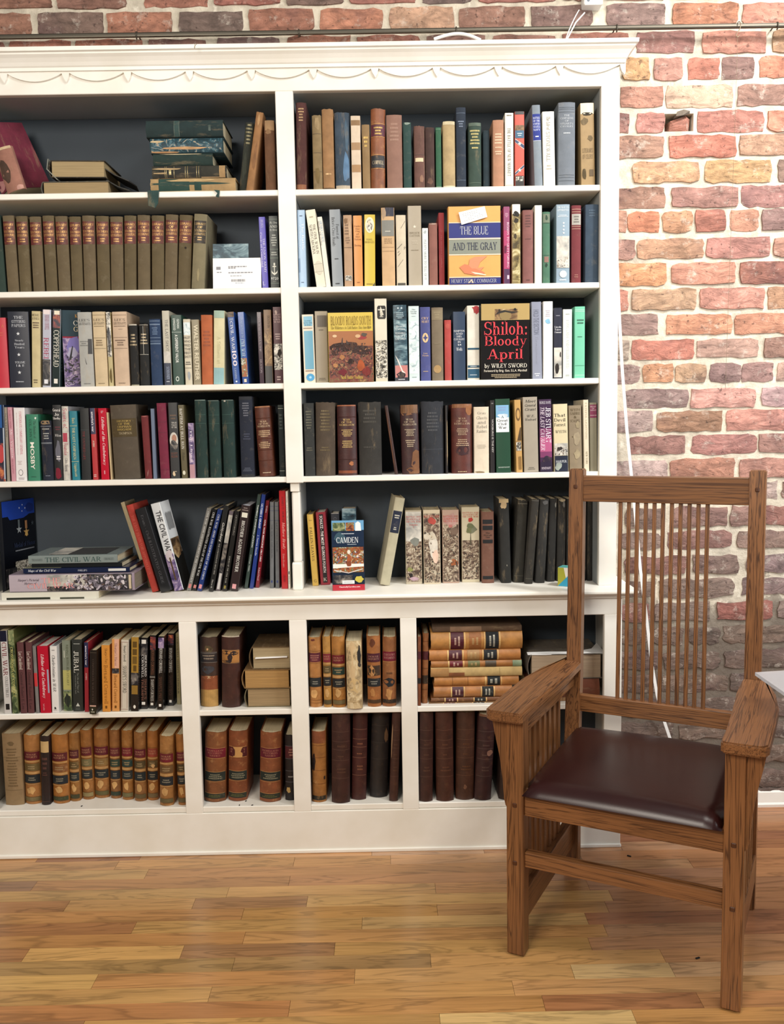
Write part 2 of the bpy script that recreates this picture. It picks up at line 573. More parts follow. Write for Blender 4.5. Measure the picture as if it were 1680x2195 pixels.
def text_mesh(s, bold=0.012, shear=0.0):
    """one line of lettering as points normalised to its box, plus its natural aspect"""
    k = (s, bold, shear)
    if k in _glyph:
        return _glyph[k]
    vs, fs = [], []
    if s[0] == '^':
        vs, fs = sans_mesh(s[1:], bold, shear)
        vs = list(vs)
    else:
        x = 0.0
        for ch_ in s:
            if ch_ == ' ':
                x += .42
            elif ch_ in ROM:
                g_, w_ = ROM[ch_]
                for p in g_:
                    b_ = len(vs)
                    vs += [(x + a + shear * b, b) for a, b in p]
                    fs.append([b_, b_ + 1, b_ + 2, b_ + 3])
                x += w_ + .07
            else:
                gv, gf = sans_mesh(ch_, bold, shear)
                if gv:
                    b_ = len(vs)
                    x0_ = min(v[0] for v in gv)
                    vs += [(x + v[0] - x0_, v[1]) for v in gv]
                    fs += [[b_ + q for q in f] for f in gf]
                    x += max(v[0] for v in gv) - x0_ + .12
    x0 = min(v[0] for v in vs); x1 = max(v[0] for v in vs)
    y0 = min(v[1] for v in vs); y1 = max(v[1] for v in vs)
    _glyph[k] = ([((a - x0) / (x1 - x0), (b - y0) / (y1 - y0)) for a, b in vs], fs, (x1 - x0) / (y1 - y0))
    return _glyph[k]

# ------------------------------------------------------------------ floor
ROW0, PITCH = -0.066, 0.0571
floor = link('floor', box((-2.6, -4.2, -0.06), (2.8, 0.26, -0.0035)), 'plain')
floor['kind'] = 'structure'
TONES = ['#b98650', '#a9713d', '#c29458', '#9c6336', '#b57c45', '#c79e63', '#8d5a35', '#b0784a']
# rows seen in the photograph: [end pixel, tone] from the inner side to the brick side
PL = {
    -1: [(-10, '#d2a878'), (83, '#b9854f'), (303, '#7a4430'), (797, '#c49468'), (1036, '#c9a58a'), (1500, '#b98a6a'), (1690, '#9a5a38')],
    0: [(250, '#b8864f'), (630, '#bb8b52'), (837, '#b98750'), (1244, '#bd8f66'), (1700, '#b0744a')],
    1: [(314, '#c29a5c'), (1180, '#b07c49'), (1480, '#b98a62'), (1700, '#a56a42')],
    2: [(73, '#6b4634'), (620, '#a9743f'), (1170, '#b0794a'), (1560, '#a9765a'), (1720, '#b87c50')],
    3: [(488, '#c09653'), (933, '#c29556'), (1260, '#b17c46'), (1690, '#a87250')],
    4: [(143, '#a66c37'), (415, '#bb8d4f'), (658, '#8f6236'), (1309, '#c69d5c'), (1700, '#a66f49')],
    5: [(520, '#b07a3e'), (937, '#b8873f'), (1300, '#b58750'), (1700, '#b47a52')],
    6: [(287, '#9c6130'), (776, '#c39650'), (1257, '#c4a064'), (1700, '#8f5238')],
    7: [(523, '#b47c3d'), (1298, '#b9874a'), (1560, '#a87a58'), (1750, '#9c5c3e')],
    8: [(55, '#99602f'), (390, '#c79a54'), (717, '#8c6038'), (1264, '#be924e'), (1750, '#a97650')],
    9: [(500, '#9d7c42'), (923, '#92713f'), (1420, '#cd9b59'), (1750, '#b88152')],
    10: [(203, '#c49c54'), (760, '#b98042'), (1227, '#c9995a'), (1440, '#d9b980'), (1760, '#c39c72')],
    11: [(450, '#c0924e'), (1100, '#bc8b4a'), (1760, '#c08e56')],
    12: [(620, '#a8682f'), (1165, '#b5803f'), (1500, '#96572e'), (1760, '#b67a46')],
    13: [(173, '#7f4f2a'), (943, '#bd8d46'), (1360, '#d8b777'), (1760, '#b9833f')],
}


def plank(x0, x1, ya, yb, col):
    if x1 - x0 < 0.02:
        return
    me = box((x0 - (x0 + x1) / 2 + .0004, -(yb - ya) / 2 + .0003, -0.0034), ((x1 - x0) / 2 - .0004, (yb - ya) / 2 - .0003, rnd.uniform(-.0001, .0002)), 0.0)
    o = link('plank', me, 'plank', floor, col)
    o.location = ((x0 + x1) / 2, (ya + yb) / 2, 0)


for k in range(-6, 44):
    yb = ROW0 - PITCH * k
    ya = yb - PITCH
    yc = (ya + yb) / 2
    cells = []
    if k in PL:
        x = -1.75
        for px, c in PL[k]:
            xe = xat(px, yc, 0)
            cells.append((x, xe, c))
            x = xe
    else:
        if k < -1:
            for a_, b_, c_ in ((-1.75, -1.265 - .0005, rnd.choice(TONES)),):
                plank(a_, b_, ya, min(yb, .232), c_)
        x = -1.75 if k >= 0 else 0.70 + rnd.uniform(0, .2) - .3
        if k < -1:
            x = 0.69
    while x < 1.75:
        L = rnd.uniform(.35, 1.0) if k < 14 else rnd.uniform(.9, 1.6)
        pal = TONES if k >= 2 else ['#a8683f', '#b4764a', '#9c5a38', '#b98052', '#8f4c34']
        cells.append((x, min(x + L, 1.8), rnd.choice(pal)))
        x += L
    if k > 20:
        cells = [c for c in cells]
    for a, b, c in cells:
        yy = min(yb, -0.040) if (k == -1 and b < .72) else yb
        if k == -1 and a < .70 < b:
            plank(a, .70, ya, min(yb, -.040), c)
            plank(.70, b, ya, yb, c)
            continue
        plank(a, b, ya, min(yy, .232), c)

# ------------------------------------------------------------------ brick wall
WY = 0.235
wall = None
hx0, hx1 = hit(1424, 262, 1, WY).x, hit(1486, 262, 1, WY).x
hz0, hz1 = hit(1500, 281, 1, WY).z, hit(1500, 243, 1, WY).z
xs = [-2.4, hx0, hx1, 2.6]
zs = [-0.01, hz0, hz1, 3.3]
vs, fs = [], []
for i in range(4):
    for j in range(4):
        vs.append((xs[i], WY, zs[j]))
for i in range(3):
    for j in range(3):
        if (i, j) != (1, 1):
            fs.append([i * 4 + j, i * 4 + 4 + j, i * 4 + 5 + j, i * 4 + 1 + j])
h = [5, 9, 10, 6]
for q in h:
    vs.append((vs[q][0], WY + .07, vs[q][2]))
for a in range(4):
    b = (a + 1) % 4
    fs.append([h[a], h[b], 16 + b, 16 + a])
fs.append([16, 17, 18, 19])
vs += [(-2.4, WY + .12, -.01), (2.6, WY + .12, -.01), (2.6, WY + .12, 3.3), (-2.4, WY + .12, 3.3)]
fs.append([20, 21, 22, 23])
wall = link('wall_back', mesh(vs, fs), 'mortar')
wall['kind'] = 'structure'


def brick(x0, x1, z0, z1, col, rough=1.0, y=WY):
    w, hgt = x1 - x0, z1 - z0
    if w < .012:
        return
    x0, x1, z0, z1 = x0 - .0008, x1 + .0008, z0 - .0008, z1 + .0008
    w, hgt = x1 - x0, z1 - z0
    nx, nz = max(4, min(8, int(w / .025))), 4
    rr = random.Random(int(x0 * 1e4) * 7 + int(z0 * 1e4))
    proud = rr.uniform(.004, .009)
    V, Fc = [], []
    for i in range(nx + 1):
        for j in range(nz + 1):
            u, v = i / nx, j / nz
            edge = i in (0, nx) or j in (0, nz)
            jx, jz = rr.uniform(-.003, .003) * rough, rr.uniform(-.0032, .0032) * rough
            cx = cz = 0
            if i in (0, nx) and j in (0, nz):
                cx = rr.uniform(.001, .0045) * (1 if i == 0 else -1)
                cz = rr.uniform(.001, .004) * (1 if j == 0 else -1)
            yy = -proud + (rr.uniform(.001, .0035) if edge else rr.uniform(-.0022, .0016) * rough)
            V.append((-w / 2 + w * u + jx + cx, yy, -hgt / 2 + hgt * v + jz + cz))
    def id(i, j): return i * (nz + 1) + j
    for i in range(nx):
        for j in range(nz):
            Fc.append([id(i, j), id(i + 1, j), id(i + 1, j + 1), id(i, j + 1)])
    rim = [id(i, 0) for i in range(nx + 1)] + [id(nx, j) for j in range(1, nz + 1)] + [id(i, nz) for i in range(nx - 1, -1, -1)] + [id(0, j) for j in range(nz - 1, 0, -1)]
    b = len(V)
    for q in rim:
        p = V[q]
        V.append((p[0] * 1.01, .004, p[2] * 1.02))
    n = len(rim)
    for a in range(n):
        Fc.append([rim[a], rim[(a + 1) % n], b + (a + 1) % n, b + a])
    me = mesh(V, Fc, 50)
    o = link('brick', me, 'brick', wall, col)
    o.location = ((x0 + x1) / 2, y, (z0 + z1) / 2)


CO = [
    (-22, -2, [(-60, 110, '#8a5038'), (125, 270, '#7e4a3a'), (310, 445, '#a8604a'), (460, 600, '#9c4a40'), (615, 735, '#5f4640'), (750, 890, '#a35a50'), (905, 1010, '#574448'), (1025, 1190, '#a85c54'), (1205, 1250, '#8a5a52'), (1300, 1420, '#b07a70'), (1440, 1580, '#b98078'), (1595, 1740, '#b0766a')]),
    (9, 54, [(-60, 67, '#8a5238'), (83, 222, '#5c443c'), (231, 367, '#a86345'), (384, 519, '#4c3d3a'), (534, 672, '#a05c42'), (686, 819, '#c37a5a'), (836, 972, '#c89b7c'), (984, 1124, '#8a5a48'), (1138, 1268, '#6a4c4a'), (1300, 1424, '#7d6360'), (1441, 1580, '#c0764f'), (1592, 1740, '#c8806a')]),
    (68, 114, [(-60, 10, '#8a4a3a'), (22, 152, '#a8583e'), (163, 305, '#a4583c'), (320, 442, '#7c4a40'), (468, 600, '#5e4248'), (618, 750, '#b06a50'), (765, 900, '#a8604c'), (915, 1040, '#7a5048'), (1055, 1190, '#8a5648'), (1205, 1345, '#a05a48'), (1364, 1488, '#8a5552'), (1505, 1640, '#c8826e'), (1655, 1790, '#b48a60')]),
    (124, 170, [(1335, 1391, '#d0a068'), (1402, 1461, '#b67e70'), (1474, 1540, '#bf6c56'), (1546, 1615, '#6d4a48'), (1627, 1690, '#cc7a5a')]),
    (184, 229, [(1329, 1420, '#cc8e78'), (1428, 1569, '#d0b096'), (1580, 1720, '#9c7264')]),
    (240, 283, [(1290, 1348, '#a06a60'), (1365, 1422, '#b8746c'), (1493, 1636, '#ad6558'), (1646, 1790, '#c87c60')]),
    (292, 336, [(1290, 1421, '#a57a64'), (1434, 1576, '#b8624c'), (1585, 1730, '#b58a6c')]),
    (346, 391, [(1356, 1497, '#d8a77a'), (1510, 1652, '#c79c64'), (1668, 1800, '#84685a')]),
    (402, 445, [(1300, 1424, '#8e6350'), (1440, 1580, '#9c6a62'), (1589, 1730, '#9a6462')]),
    (452, 496, [(1290, 1342, '#c08a72'), (1346, 1411, '#d07a52'), (1420, 1484, '#b8825a'), (1491, 1553, '#a85a48'), (1565, 1625, '#c28468'), (1633, 1700, '#7e5c5c')]),
    (511, 553, [(1290, 1360, '#b8887a'), (1367, 1506, '#b98a68'), (1514, 1649, '#b07068'), (1657, 1800, '#b07a66')]),
    (564, 609, [(1290, 1426, '#e09a66'), (1439, 1573, '#cf8a72'), (1586, 1730, '#a9604c')]),
    (619, 663, [(1290, 1345, '#c8806c'), (1353, 1490, '#c09a78'), (1499, 1636, '#cf8c7c'), (1645, 1790, '#b0825e')]),
    (674, 717, [(1290, 1410, '#9a7c76'), (1428, 1567, '#d18c68'), (1574, 1720, '#cc8868')]),
    (727, 768, [(1290, 1346, '#b0a090'), (1353, 1486, '#b66452'), (1492, 1624, '#b48e80'), (1637, 1770, '#946a5c')]),
    (780, 819, [(1300, 1370, '#a08480'), (1377, 1442, '#c2865c'), (1447, 1513, '#c29c78'), (1521, 1586, '#7d5f62'), (1590, 1655, '#96706e'), (1665, 1730, '#cfa898')]),
    (833, 873, [(1340, 1474, '#8c7474'), (1481, 1617, '#d0948a'), (1632, 1770, '#c8a4a8')]),
    (880, 923, [(1300, 1397, '#b8a09c'), (1408, 1547, '#8f6444'), (1557, 1700, '#cf8a7c')]),
    (933, 973, [(1350, 1468, '#8a5854'), (1482, 1620, '#a86a66'), (1625, 1760, '#94665e')]),
    (984, 1026, [(1290, 1428, '#b09a98'), (1437, 1572, '#b4765e'), (1585, 1730, '#b87e70')]),
    (1036, 1073, [(1320, 1420, '#8a7068'), (1432, 1560, '#94706a'), (1600, 1665, '#b8a49e'), (1675, 1800, '#8a665e')]),
    (1087, 1128, [(1340, 1420, '#6f5e56'), (1440, 1556, '#8a645e'), (1566, 1625, '#84605a'), (1634, 1760, '#8a4c44')]),
    (1140, 1174, [(1330, 1415, '#84706a'), (1430, 1565, '#8a5c58'), (1580, 1720, '#8c7268')]),
    (1192, 1228, [(1340, 1470, '#7a4a48'), (1485, 1580, '#7c6660'), (1600, 1720, '#857076')]),
    (1242, 1277, [(1325, 1400, '#6a5a54'), (1412, 1570, '#7c6a62'), (1590, 1720, '#7a666a')]),
    (1292, 1328, [(1330, 1390, '#8a5450'), (1402, 1520, '#6e625c'), (1538, 1655, '#8c3a34'), (1668, 1790, '#7e706a')]),
]
last = 1328
while last < 1690:
    t0 = last + 16
    t1 = t0 + 35
    x = 1290 + rnd.uniform(-40, 40)
    row = []
    head = rnd.random() < .25
    while x < 1790:
        wd = rnd.uniform(60, 70) if head else rnd.uniform(118, 140)
        row.append((x, x + wd, rnd.choice(['#3f322c', '#4a3b32', '#382c28', '#54463a', '#43332e', '#5a4c40', '#302a28'])))  # rough dark footing, light falloff near the floor included in the tones
        x += wd + rnd.uniform(8, 16)
    CO.append((t0, t1, row))
    last = t1
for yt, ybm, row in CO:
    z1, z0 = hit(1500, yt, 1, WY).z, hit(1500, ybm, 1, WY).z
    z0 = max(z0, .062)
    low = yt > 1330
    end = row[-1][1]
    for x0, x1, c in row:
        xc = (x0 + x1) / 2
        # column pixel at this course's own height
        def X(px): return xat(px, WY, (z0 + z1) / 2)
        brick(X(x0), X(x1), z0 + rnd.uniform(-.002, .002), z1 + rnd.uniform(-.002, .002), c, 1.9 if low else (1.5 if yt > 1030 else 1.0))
    x = xat(end, WY, (z0 + z1) / 2) + .012
    while x < 1.75:
        wd = rnd.uniform(.17, .2)
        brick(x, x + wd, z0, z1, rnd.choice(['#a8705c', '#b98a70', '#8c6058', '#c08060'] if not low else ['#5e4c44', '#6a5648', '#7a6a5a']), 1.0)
        x += wd + .014
# the same wall seen past the inner end of the bookcase
zc_ = .07
kk = 0
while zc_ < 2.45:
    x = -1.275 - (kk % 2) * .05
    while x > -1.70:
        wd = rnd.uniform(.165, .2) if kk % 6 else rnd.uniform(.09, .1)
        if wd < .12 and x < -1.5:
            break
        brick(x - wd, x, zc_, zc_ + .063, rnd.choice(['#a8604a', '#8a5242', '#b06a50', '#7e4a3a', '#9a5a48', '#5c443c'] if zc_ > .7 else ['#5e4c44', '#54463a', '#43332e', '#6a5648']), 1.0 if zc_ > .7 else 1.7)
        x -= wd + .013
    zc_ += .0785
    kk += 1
# the broken brick stuck in the hole
hc = link('broken_brick', None or mesh([(-.032, 0, -.02), (.03, .004, -.028), (.036, .006, .016), (.02, .0, .026), (-.026, .006, .012), (-.02, -.008, -.006), (.018, -.012, -.01), (.02, -.01, .014),
                                         (-.03, .05, -.02), (.034, .05, -.02), (.034, .05, .02), (-.03, .05, .014)],
                                        [[0, 1, 6, 5], [1, 2, 7, 6], [2, 3, 7], [3, 4, 5, 7], [5, 6, 7], [4, 0, 5], [0, 1, 9, 8], [1, 2, 10, 9], [2, 3, 10], [3, 4, 11, 10], [4, 0, 8, 11]]), 'brick', wall, '#a8604e')
hc.location = ((hx0 + hx1) / 2 + .004, WY + .012, (hz0 + hz1) / 2 - .002)
lump = link('mortar_lump', mesh([(-.02, -.012, -.004), (.0, -.014, -.002), (.022, -.012, .002), (.026, -.004, .014), (.006, -.006, .018), (-.014, -.006, .012), (-.02, .02, -.004), (.026, .02, .014), (.006, .02, .02)],
                                [[0, 1, 4, 5], [1, 2, 3, 4], [0, 5, 6], [3, 4, 8, 7], [5, 4, 8, 6], [0, 1, 2, 3, 7, 6]]), 'mortar', wall)
lump.location = ((hx0 + hx1) / 2 + .008, WY + .004, hz1 - .006)

bb = link('baseboard_back', prism([(0, 0), (-.014, 0), (-.016, .01), (-.012, .016), (-.01, .05), (-.006, .056), (0, .056)], .70, 2.4, 0), 'paint')
bb.location = (0, WY - .002, 0)
bb2 = link('baseboard_far', prism([(0, 0), (-.014, 0), (-.016, .01), (-.012, .016), (-.01, .05), (-.006, .056), (0, .056)], -2.4, -1.27, 0), 'paint')
bb2.location = (0, WY - .002, 0)
bb2['kind'] = 'structure'
bb['kind'] = 'structure'

# ------------------------------------------------------------------ upper bookcase
XL0, XA, XB, XC, XD = -1.262, -0.3009, -0.2496, 0.6355, 0.6891
XI = -1.21
DB = 0.214
Z = {1: 1.989, 2: 1.711, 3: 1.4328, 4: 1.155}
TOP = 2.262
CT = 0.809
bc = root('bookcase', (0, 0, CT), 'tall white painted bookcase with scalloped crown in front of brick wall', 'bookcase')


def part(name, me, mat, parent, off=None):
    o = link(name, me, mat, parent)
    if off:
        o.location = off
    return o


def bpart(name, lo, hi, mat='paint', bev=.0015, parent=None, seg=1):
    p = parent or bc
    off = p.location
    c = [(lo[i] + hi[i]) / 2 for i in range(3)]
    me = box([lo[i] - c[i] for i in range(3)], [hi[i] - c[i] for i in range(3)], bev, seg)
    o = link(name, me, mat, p)
    o.location = [c[i] - off[i] for i in range(3)]
    return o


bpart('stile', (XC, 0, CT), (XD, .02, TOP))
bpart('stile', (XA, 0, Z[4] - .0185), (XB, .02, TOP))
bpart('stile', (XL0 - .002, 0, CT), (XI, .02, TOP))
bpart('top_rail', (XL0, 0, TOP), (XD, .02, 2.345))
bpart('top_board', (XL0, .02, TOP), (XD, DB, TOP + .018), 'side')
bpart('back_panel', (XL0, DB, CT), (XD, DB + .012, TOP), 'back', 0)
bpart('side_panel', (XD - .02, .02, CT), (XD, DB, TOP))
bpart('side_panel', (XL0, .02, CT), (XI, DB, TOP), 'side')
bpart('side_panel', (XC, .02, CT), (XC + .02, DB, TOP), 'side', 0)
bpart('divider', (XA + .01, .02, Z[4] - .02), (XB - .004, DB, TOP), 'side', 0)
bpart('divider', (XA + .012, .05, CT), (XB - .012, DB, Z[4] - .017), 'side', 0)
for i in (1, 2, 3, 4):
    for a, b in ((XI, XA + .01), (XB - .004, XC)):
        bpart('shelf', (a, .004, Z[i] - .017), (b, DB, Z[i]), 'paint', .002)
# short turned-down post under the centre stile
pc = (XA + XB) / 2
bpart('post_block', (pc - .0155, .012, Z[4] - .046), (pc + .0115, .055, Z[4] - .0175), 'paint', .002)
bpart('post', (pc - .0125, .018, CT + .085), (pc + .0125, .055, Z[4] - .046), 'paint', .004)
bpart('post_foot', (pc - .0165, .012, CT), (pc + .0145, .06, CT + .085), 'paint', .005, None, 2)
# crown: one profile run along the front and mitred round both ends
prof = [(.000, 2.322), (.013, 2.322), (.0135, 2.331), (.0165, 2.334), (.021, 2.343), (.028, 2.353), (.035, 2.360), (.036, 2.364), (.042, 2.3665), (.043, 2.377), (.0, 2.377)]
vs, fs = [], []
for o_, z_ in prof:
    vs += [(XL0 - o_, DB, z_), (XL0 - o_, -o_, z_), (XD + o_, -o_, z_), (XD + o_, DB, z_)]
for i in range(len(prof) - 1):
    for k in range(3):
        fs.append([i * 4 + k, i * 4 + k + 1, i * 4 + 5 + k, i * 4 + 4 + k])
fs.append([len(vs) - 4, len(vs) - 3, len(vs) - 2, len(vs) - 1])
cr = link('crown', mesh(vs, fs), 'paint', bc)
cr.location = (0, 0, -CT)
# scalloped apron board
P = .1762
pts = [(XL0 - .004, 2.332)]
k = -3
low = []
while True:
    xp = -.8934 + P * k
    if xp > XD - .03:
        break
    if xp - .014 > XL0:
        low += [(xp - .0125, 2.3175), (xp - .008, 2.306), (xp, 2.2925), (xp + .006, 2.303), (xp + .0095, 2.3180)]
        for q in range(1, 12):
            s = q / 12
            x = xp + .0095 + s * (P - .022)
            if x < XD + .010:
                low.append((x, 2.3180 - .0225 * math.sin(math.pi * min(1, s * 1.0)) ** .8))
    k += 1
low = [(XL0 - .004, 2.300)] + low
low = [p for p in low if p[0] < XD - .004] + [(XD - .002, 2.3185), (XD + .004, 2.300), (XD + .012, 2.2905), (XD + .014, 2.300)]
out = [(XL0 - .004, 2.332)] + low + [(XD + .014, 2.332)]
ap = bmesh.new()
fr = [ap.verts.new((x, -.0075, z)) for x, z in out]
bk = [ap.verts.new((x, .004, z)) for x, z in out]
n = len(out)
for i in range(n):
    ap.faces.new([fr[i], fr[(i + 1) % n], bk[(i + 1) % n], bk[i]])
f = ap.faces.new(fr)
bmesh.ops.recalc_face_normals(ap, faces=ap.faces)
bmesh.ops.triangulate(ap, faces=[f])
me = bpy.data.meshes.new('m')
ap.to_mesh(me)
ap.free()
o = link('scalloped_apron', me, 'paint', bc)
o.location = (0, 0, -CT)

# ------------------------------------------------------------------ low cabinet under it
FY = -.04
MZ, MB, FZ = .4535, .4365, .151
CTOP, COPEN = .779, .7277
cb = root('low_cabinet', (0, 0, 0), 'white painted low cabinet of open cubbies standing on the wood floor', 'cabinet')
KX = [(-1.262, -1.205), (-.6310, -.5790), (-.3004, -.2487), (.0319, .0808), (.6447, .6981)]


def cpart(*a, **k):
    return bpart(*a, parent=cb, **k)


for a, b in KX:
    cpart('stile', (a, FY, .1325), (b, FY + .02, COPEN))
cpart('top_rail', (-1.262, FY, COPEN), (.6981, FY + .02, CTOP))
cpart('bottom_rail', (-1.262, FY, 0), (.6981, FY + .02, .1325))
cpart('base_trim', (-1.262, FY - .006, .0), (.700, FY, .013), bev=.003)
cpart('side_panel', (.678, FY + .02, 0), (.6981, DB, CTOP))
cpart('side_panel', (-1.262, FY + .02, 0), (-1.235, DB, CTOP))
cpart('back_panel', (-1.235, DB, 0), (.678, DB + .01, CTOP), mat='back', bev=0)
for a, b in KX[1:4]:
    cpart('divider', ((a + b) / 2 - .012, FY + .02, FZ), ((a + b) / 2 + .012, DB, CTOP - .01), mat='side', bev=0)
for (a, b), (c, d) in zip(KX[:-1], KX[1:]):
    l = (a + b) / 2 + (.012 if a > -1.2 else .0)
    r = (c + d) / 2 - (.012 if d < .6 else -.006)
    cpart('shelf', (l, FY + .005, MB), (r, DB, MZ), bev=.002)
    cpart('cubby_floor', (l, FY + .004, FZ - .0175), (r, DB, FZ), bev=.002)
# counter with rounded nosing and an ogee below it
prof = [(.0, .778), (.006, .778), (.010, .781), (.010, .786), (.016, .789), (.022, .791), (.024, .794), (.034, .7945), (.038, .798), (.0385, .803), (.036, .807), (.032, .809), (-.24, .809)]
vs, fs = [], []
for o_, z_ in prof:
    ys_ = min(FY - o_, DB + .011) if o_ > -.2 else DB + .011
    xo = max(o_, 0) if o_ > -.2 else .032
    vs += [(-1.262 - xo, DB + .011, z_), (-1.262 - xo, ys_, z_), (.6981 + xo, ys_, z_), (.6981 + xo, DB + .011, z_)]
for i in range(len(prof) - 1):
    for k in range(3):
        fs.append([i * 4 + k, i * 4 + k + 1, i * 4 + 5 + k, i * 4 + 4 + k])
ct = link('countertop', mesh(vs, fs, 40), 'paint', cb)
for k, (px, py) in enumerate([(428, 1741), (536, 1739), (527, 1717), (175, 1728), (513, 1726)]):
    q = hit(px, py, 2, FZ + .001)
    cr_ = link('crumb', box((-.003, -.0012, -.0009), (.003, .0012, .0014), .0004), 'dark')
    tag(cr_, ['dark crumb at the front edge of second lower cubby', 'dark sliver on the front lip of second lower cubby near its middle', 'tiny dark fleck between books in second lower cubby', 'dark crumb in front of the tan law books in the widest cubby', 'small crumb by the torn-label book in second lower cubby'][k], 'crumb', 'crumbs in the cubbies')
    cr_.location = (q.x, max(q.y, FY + .008), FZ + .0011)
    cr_.rotation_euler = (0, 0, .4 * k)
for k, (px, py) in enumerate([(1348, 1836), (1495, 2055)]):
    q = hit(px, py, 2, 0)
    cr_ = link('crumb', box((-.006, -.0022, 0), (.006, .0022, .003), .0006), 'dark')
    tag(cr_, ['dark chip on the floor beside the cabinet corner', 'dark chip on the floor in front of the chair shadow'][k], 'crumb')
    cr_.location = (q.x, q.y, .0003)
    cr_.rotation_euler = (0, 0, -.6 + k)

# ------------------------------------------------------------------ picture rail rod, hooks, cords
rz_ = hit(840, 67, 1, .19).z
rod = root('hanging_rod', (0, .19, rz_), 'dark metal rod running along the brick wall above the bookcase', 'rod')
q = link('rail', box((-1.9, -.0065, -.0065), (1.9, .0065, .0065), .004, 2), 'steel', rod)
for k, px in enumerate((-60, 291, 640, 978, 1323, 1668)):
    x = xat(px, .18, rz_)
    tube([(x, .045, .004), (x, .0, .012), (x, -.010, .006), (x, -.010, -.008), (x, 0, -.012)], .0022, 'bracket', 'steel', rod)
hx = xat(1584, .175, rz_)
hk = root('wire_hook', (hx, .178, rz_), 'bent wire hook hanging on the rod with thin line below', 'hook')
tube([(0, .012, .0075), (0, -.002, .0105), (.004, -.008, 0), (.001, -.009, -.018), (-.009, -.008, -.028), (-.012, -.008, -.038), (-.004, -.008, -.042), (0, -.008, -.034)], .0012, 'hook', 'wire', hk)
tube([(-.006, -.008, -.04), (-.006, -.005, -.2), (-.012, .02, -1.1)], .0005, 'line', 'wire', hk)
a, b, c, d = [hit(px, py, 1, .12) for px, py in ((1210, 92), (1222, 52), (1238, 26), (1250, 2))]
wp = root('wire_pair', (a.x, .12, a.z), 'pair of thin white wires rising from bookcase top to plastic box', 'wire')
L = Vector((a.x, .12, a.z))
tube([a - L, b - L, c - L, d - L + Vector((0, .06, 0))], .0017, 'wire', 'white_plastic', wp)
a2, b2, d2 = [hit(px, py, 1, .125) for px, py in ((1212, 90), (1234, 48), (1262, 8))]
tube([a2 - L, b2 - L, d2 - L + Vector((0, .06, 0))], .0022, 'wire', 'white_plastic', wp)
c0, c1 = hit(1250, -14, 1, .20), hit(1290, 13, 1, .20)
pb = root('plastic_box', ((c0.x + c1.x) / 2, .2, (c0.z + c1.z) / 2), 'small white plastic box with round icons on wall above bookcase', 'box')
hw, hh = (c1.x - c0.x) / 2, (c0.z - c1.z) / 2
link('housing', box((-hw, -.012, -hh), (hw, .035, hh), .003), 'white_plastic', pb)
for i, cc in enumerate(('#6b7280', '#b9c0cc', '#c4cad4')):
    bm = bmesh.new()
    bmesh.ops.create_circle(bm, cap_ends=True, segments=14, radius=.0045 - .0006 * i)
    me = bpy.data.meshes.new('m'); bm.to_mesh(me); bm.free()
    o = link('printed_icon', me, 'ink', pb, cc)
    o.location = (-hw * .55 + i * hw * .5, -.0125, -hh * .35)
    o.rotation_euler = (math.pi / 2, 0, 0)
lp = [hit(px, py, 1, -.02) for px, py in ((930, 84), (955, 75), (980, 70), (1005, 74), (1030, 86))]
cl = root('cable_loop', (lp[2].x, -.02, 2.377), 'white cable loop lying on top of the bookcase crown', 'cable')
tube([(p_.x - lp[2].x, 0, max((p_.z - 2.377) , .0046)) for p_ in lp], .0045, 'cable', 'white_plastic', cl)
th = [hit(px, py, 1, -.064) for px, py in ((424, 92), (418, 97), (414, 103), (419, 105), (417, 94))]
tr = root('thread', th[0], 'tiny grey thread stuck on the white bookcase crown', 'thread')
tube([p_ - th[0] for p_ in th], .0006, 'strand', 'wire', tr)
# flat white cord leaning down the wall behind the chair
cp = [hit(px, py, 1, .205) for px, py in ((1316, 470), (1322, 560), (1326, 660), (1333, 790), (1343, 920), (1352, 1010), (1361, 1100), (1372, 1220), (1386, 1330), (1396, 1420), (1408, 1490), (1424, 1548), (1438, 1590), (1450, 1660), (1456, 1745))]
fc = root('flat_cord', (cp[7].x, .205, 0), 'long white cord hanging down the brick wall behind the chair', 'cord')
vs, fs = [], []
for i, p_ in enumerate(cp):
    a_ = cp[max(i - 1, 0)]; b_ = cp[min(i + 1, len(cp) - 1)]
    dv = (b_ - a_).normalized()
    nn = Vector((-dv.z, 0, dv.x)) * .0048
    q_ = Vector((p_.x - cp[7].x, .0, max(p_.z, .004)))
    vs += [q_ - nn + Vector((0, -.0015, 0)), q_ + nn + Vector((0, -.0015, 0)), q_ + nn + Vector((0, .0015, 0)), q_ - nn + Vector((0, .0015, 0))]
    if i:
        for k in range(4):
            fs.append([4 * i - 4 + k, 4 * i - 4 + (k + 1) % 4, 4 * i + (k + 1) % 4, 4 * i + k])
fs += [[0, 1, 2, 3], [len(vs) - 4, len(vs) - 3, len(vs) - 2, len(vs) - 1]]
link('cord', mesh(vs, fs, 60), 'white_plastic', fc)

# ------------------------------------------------------------------ armchair
AN = math.radians(-26.97)
ch = root('armchair', (.5268, -.6925, 0), 'oak slat-back armchair with dark burgundy leather seat on wood floor', 'armchair', rz=AN)


def wood(name, lo, hi, bev=.003, axis=None, parent=None):
    c = [(lo[i] + hi[i]) / 2 for i in range(3)]
    s = [hi[i] - lo[i] for i in range(3)]
    ax = axis or 'xyz'[s.index(max(s))]
    me = box([lo[i] - c[i] for i in range(3)], [hi[i] - c[i] for i in range(3)], bev, 2)
    o = link(name, me, 'oak_' + ax, parent or ch)
    o.location = c
    return o


def peg(x, y, z, par):
    o = link('peg', box((-.0055, -.001, -.0055), (.0055, .002, .0055), .0018), 'peg', par)
    o.location = (x - par.location.x, y - par.location.y, z - par.location.z)
    return o



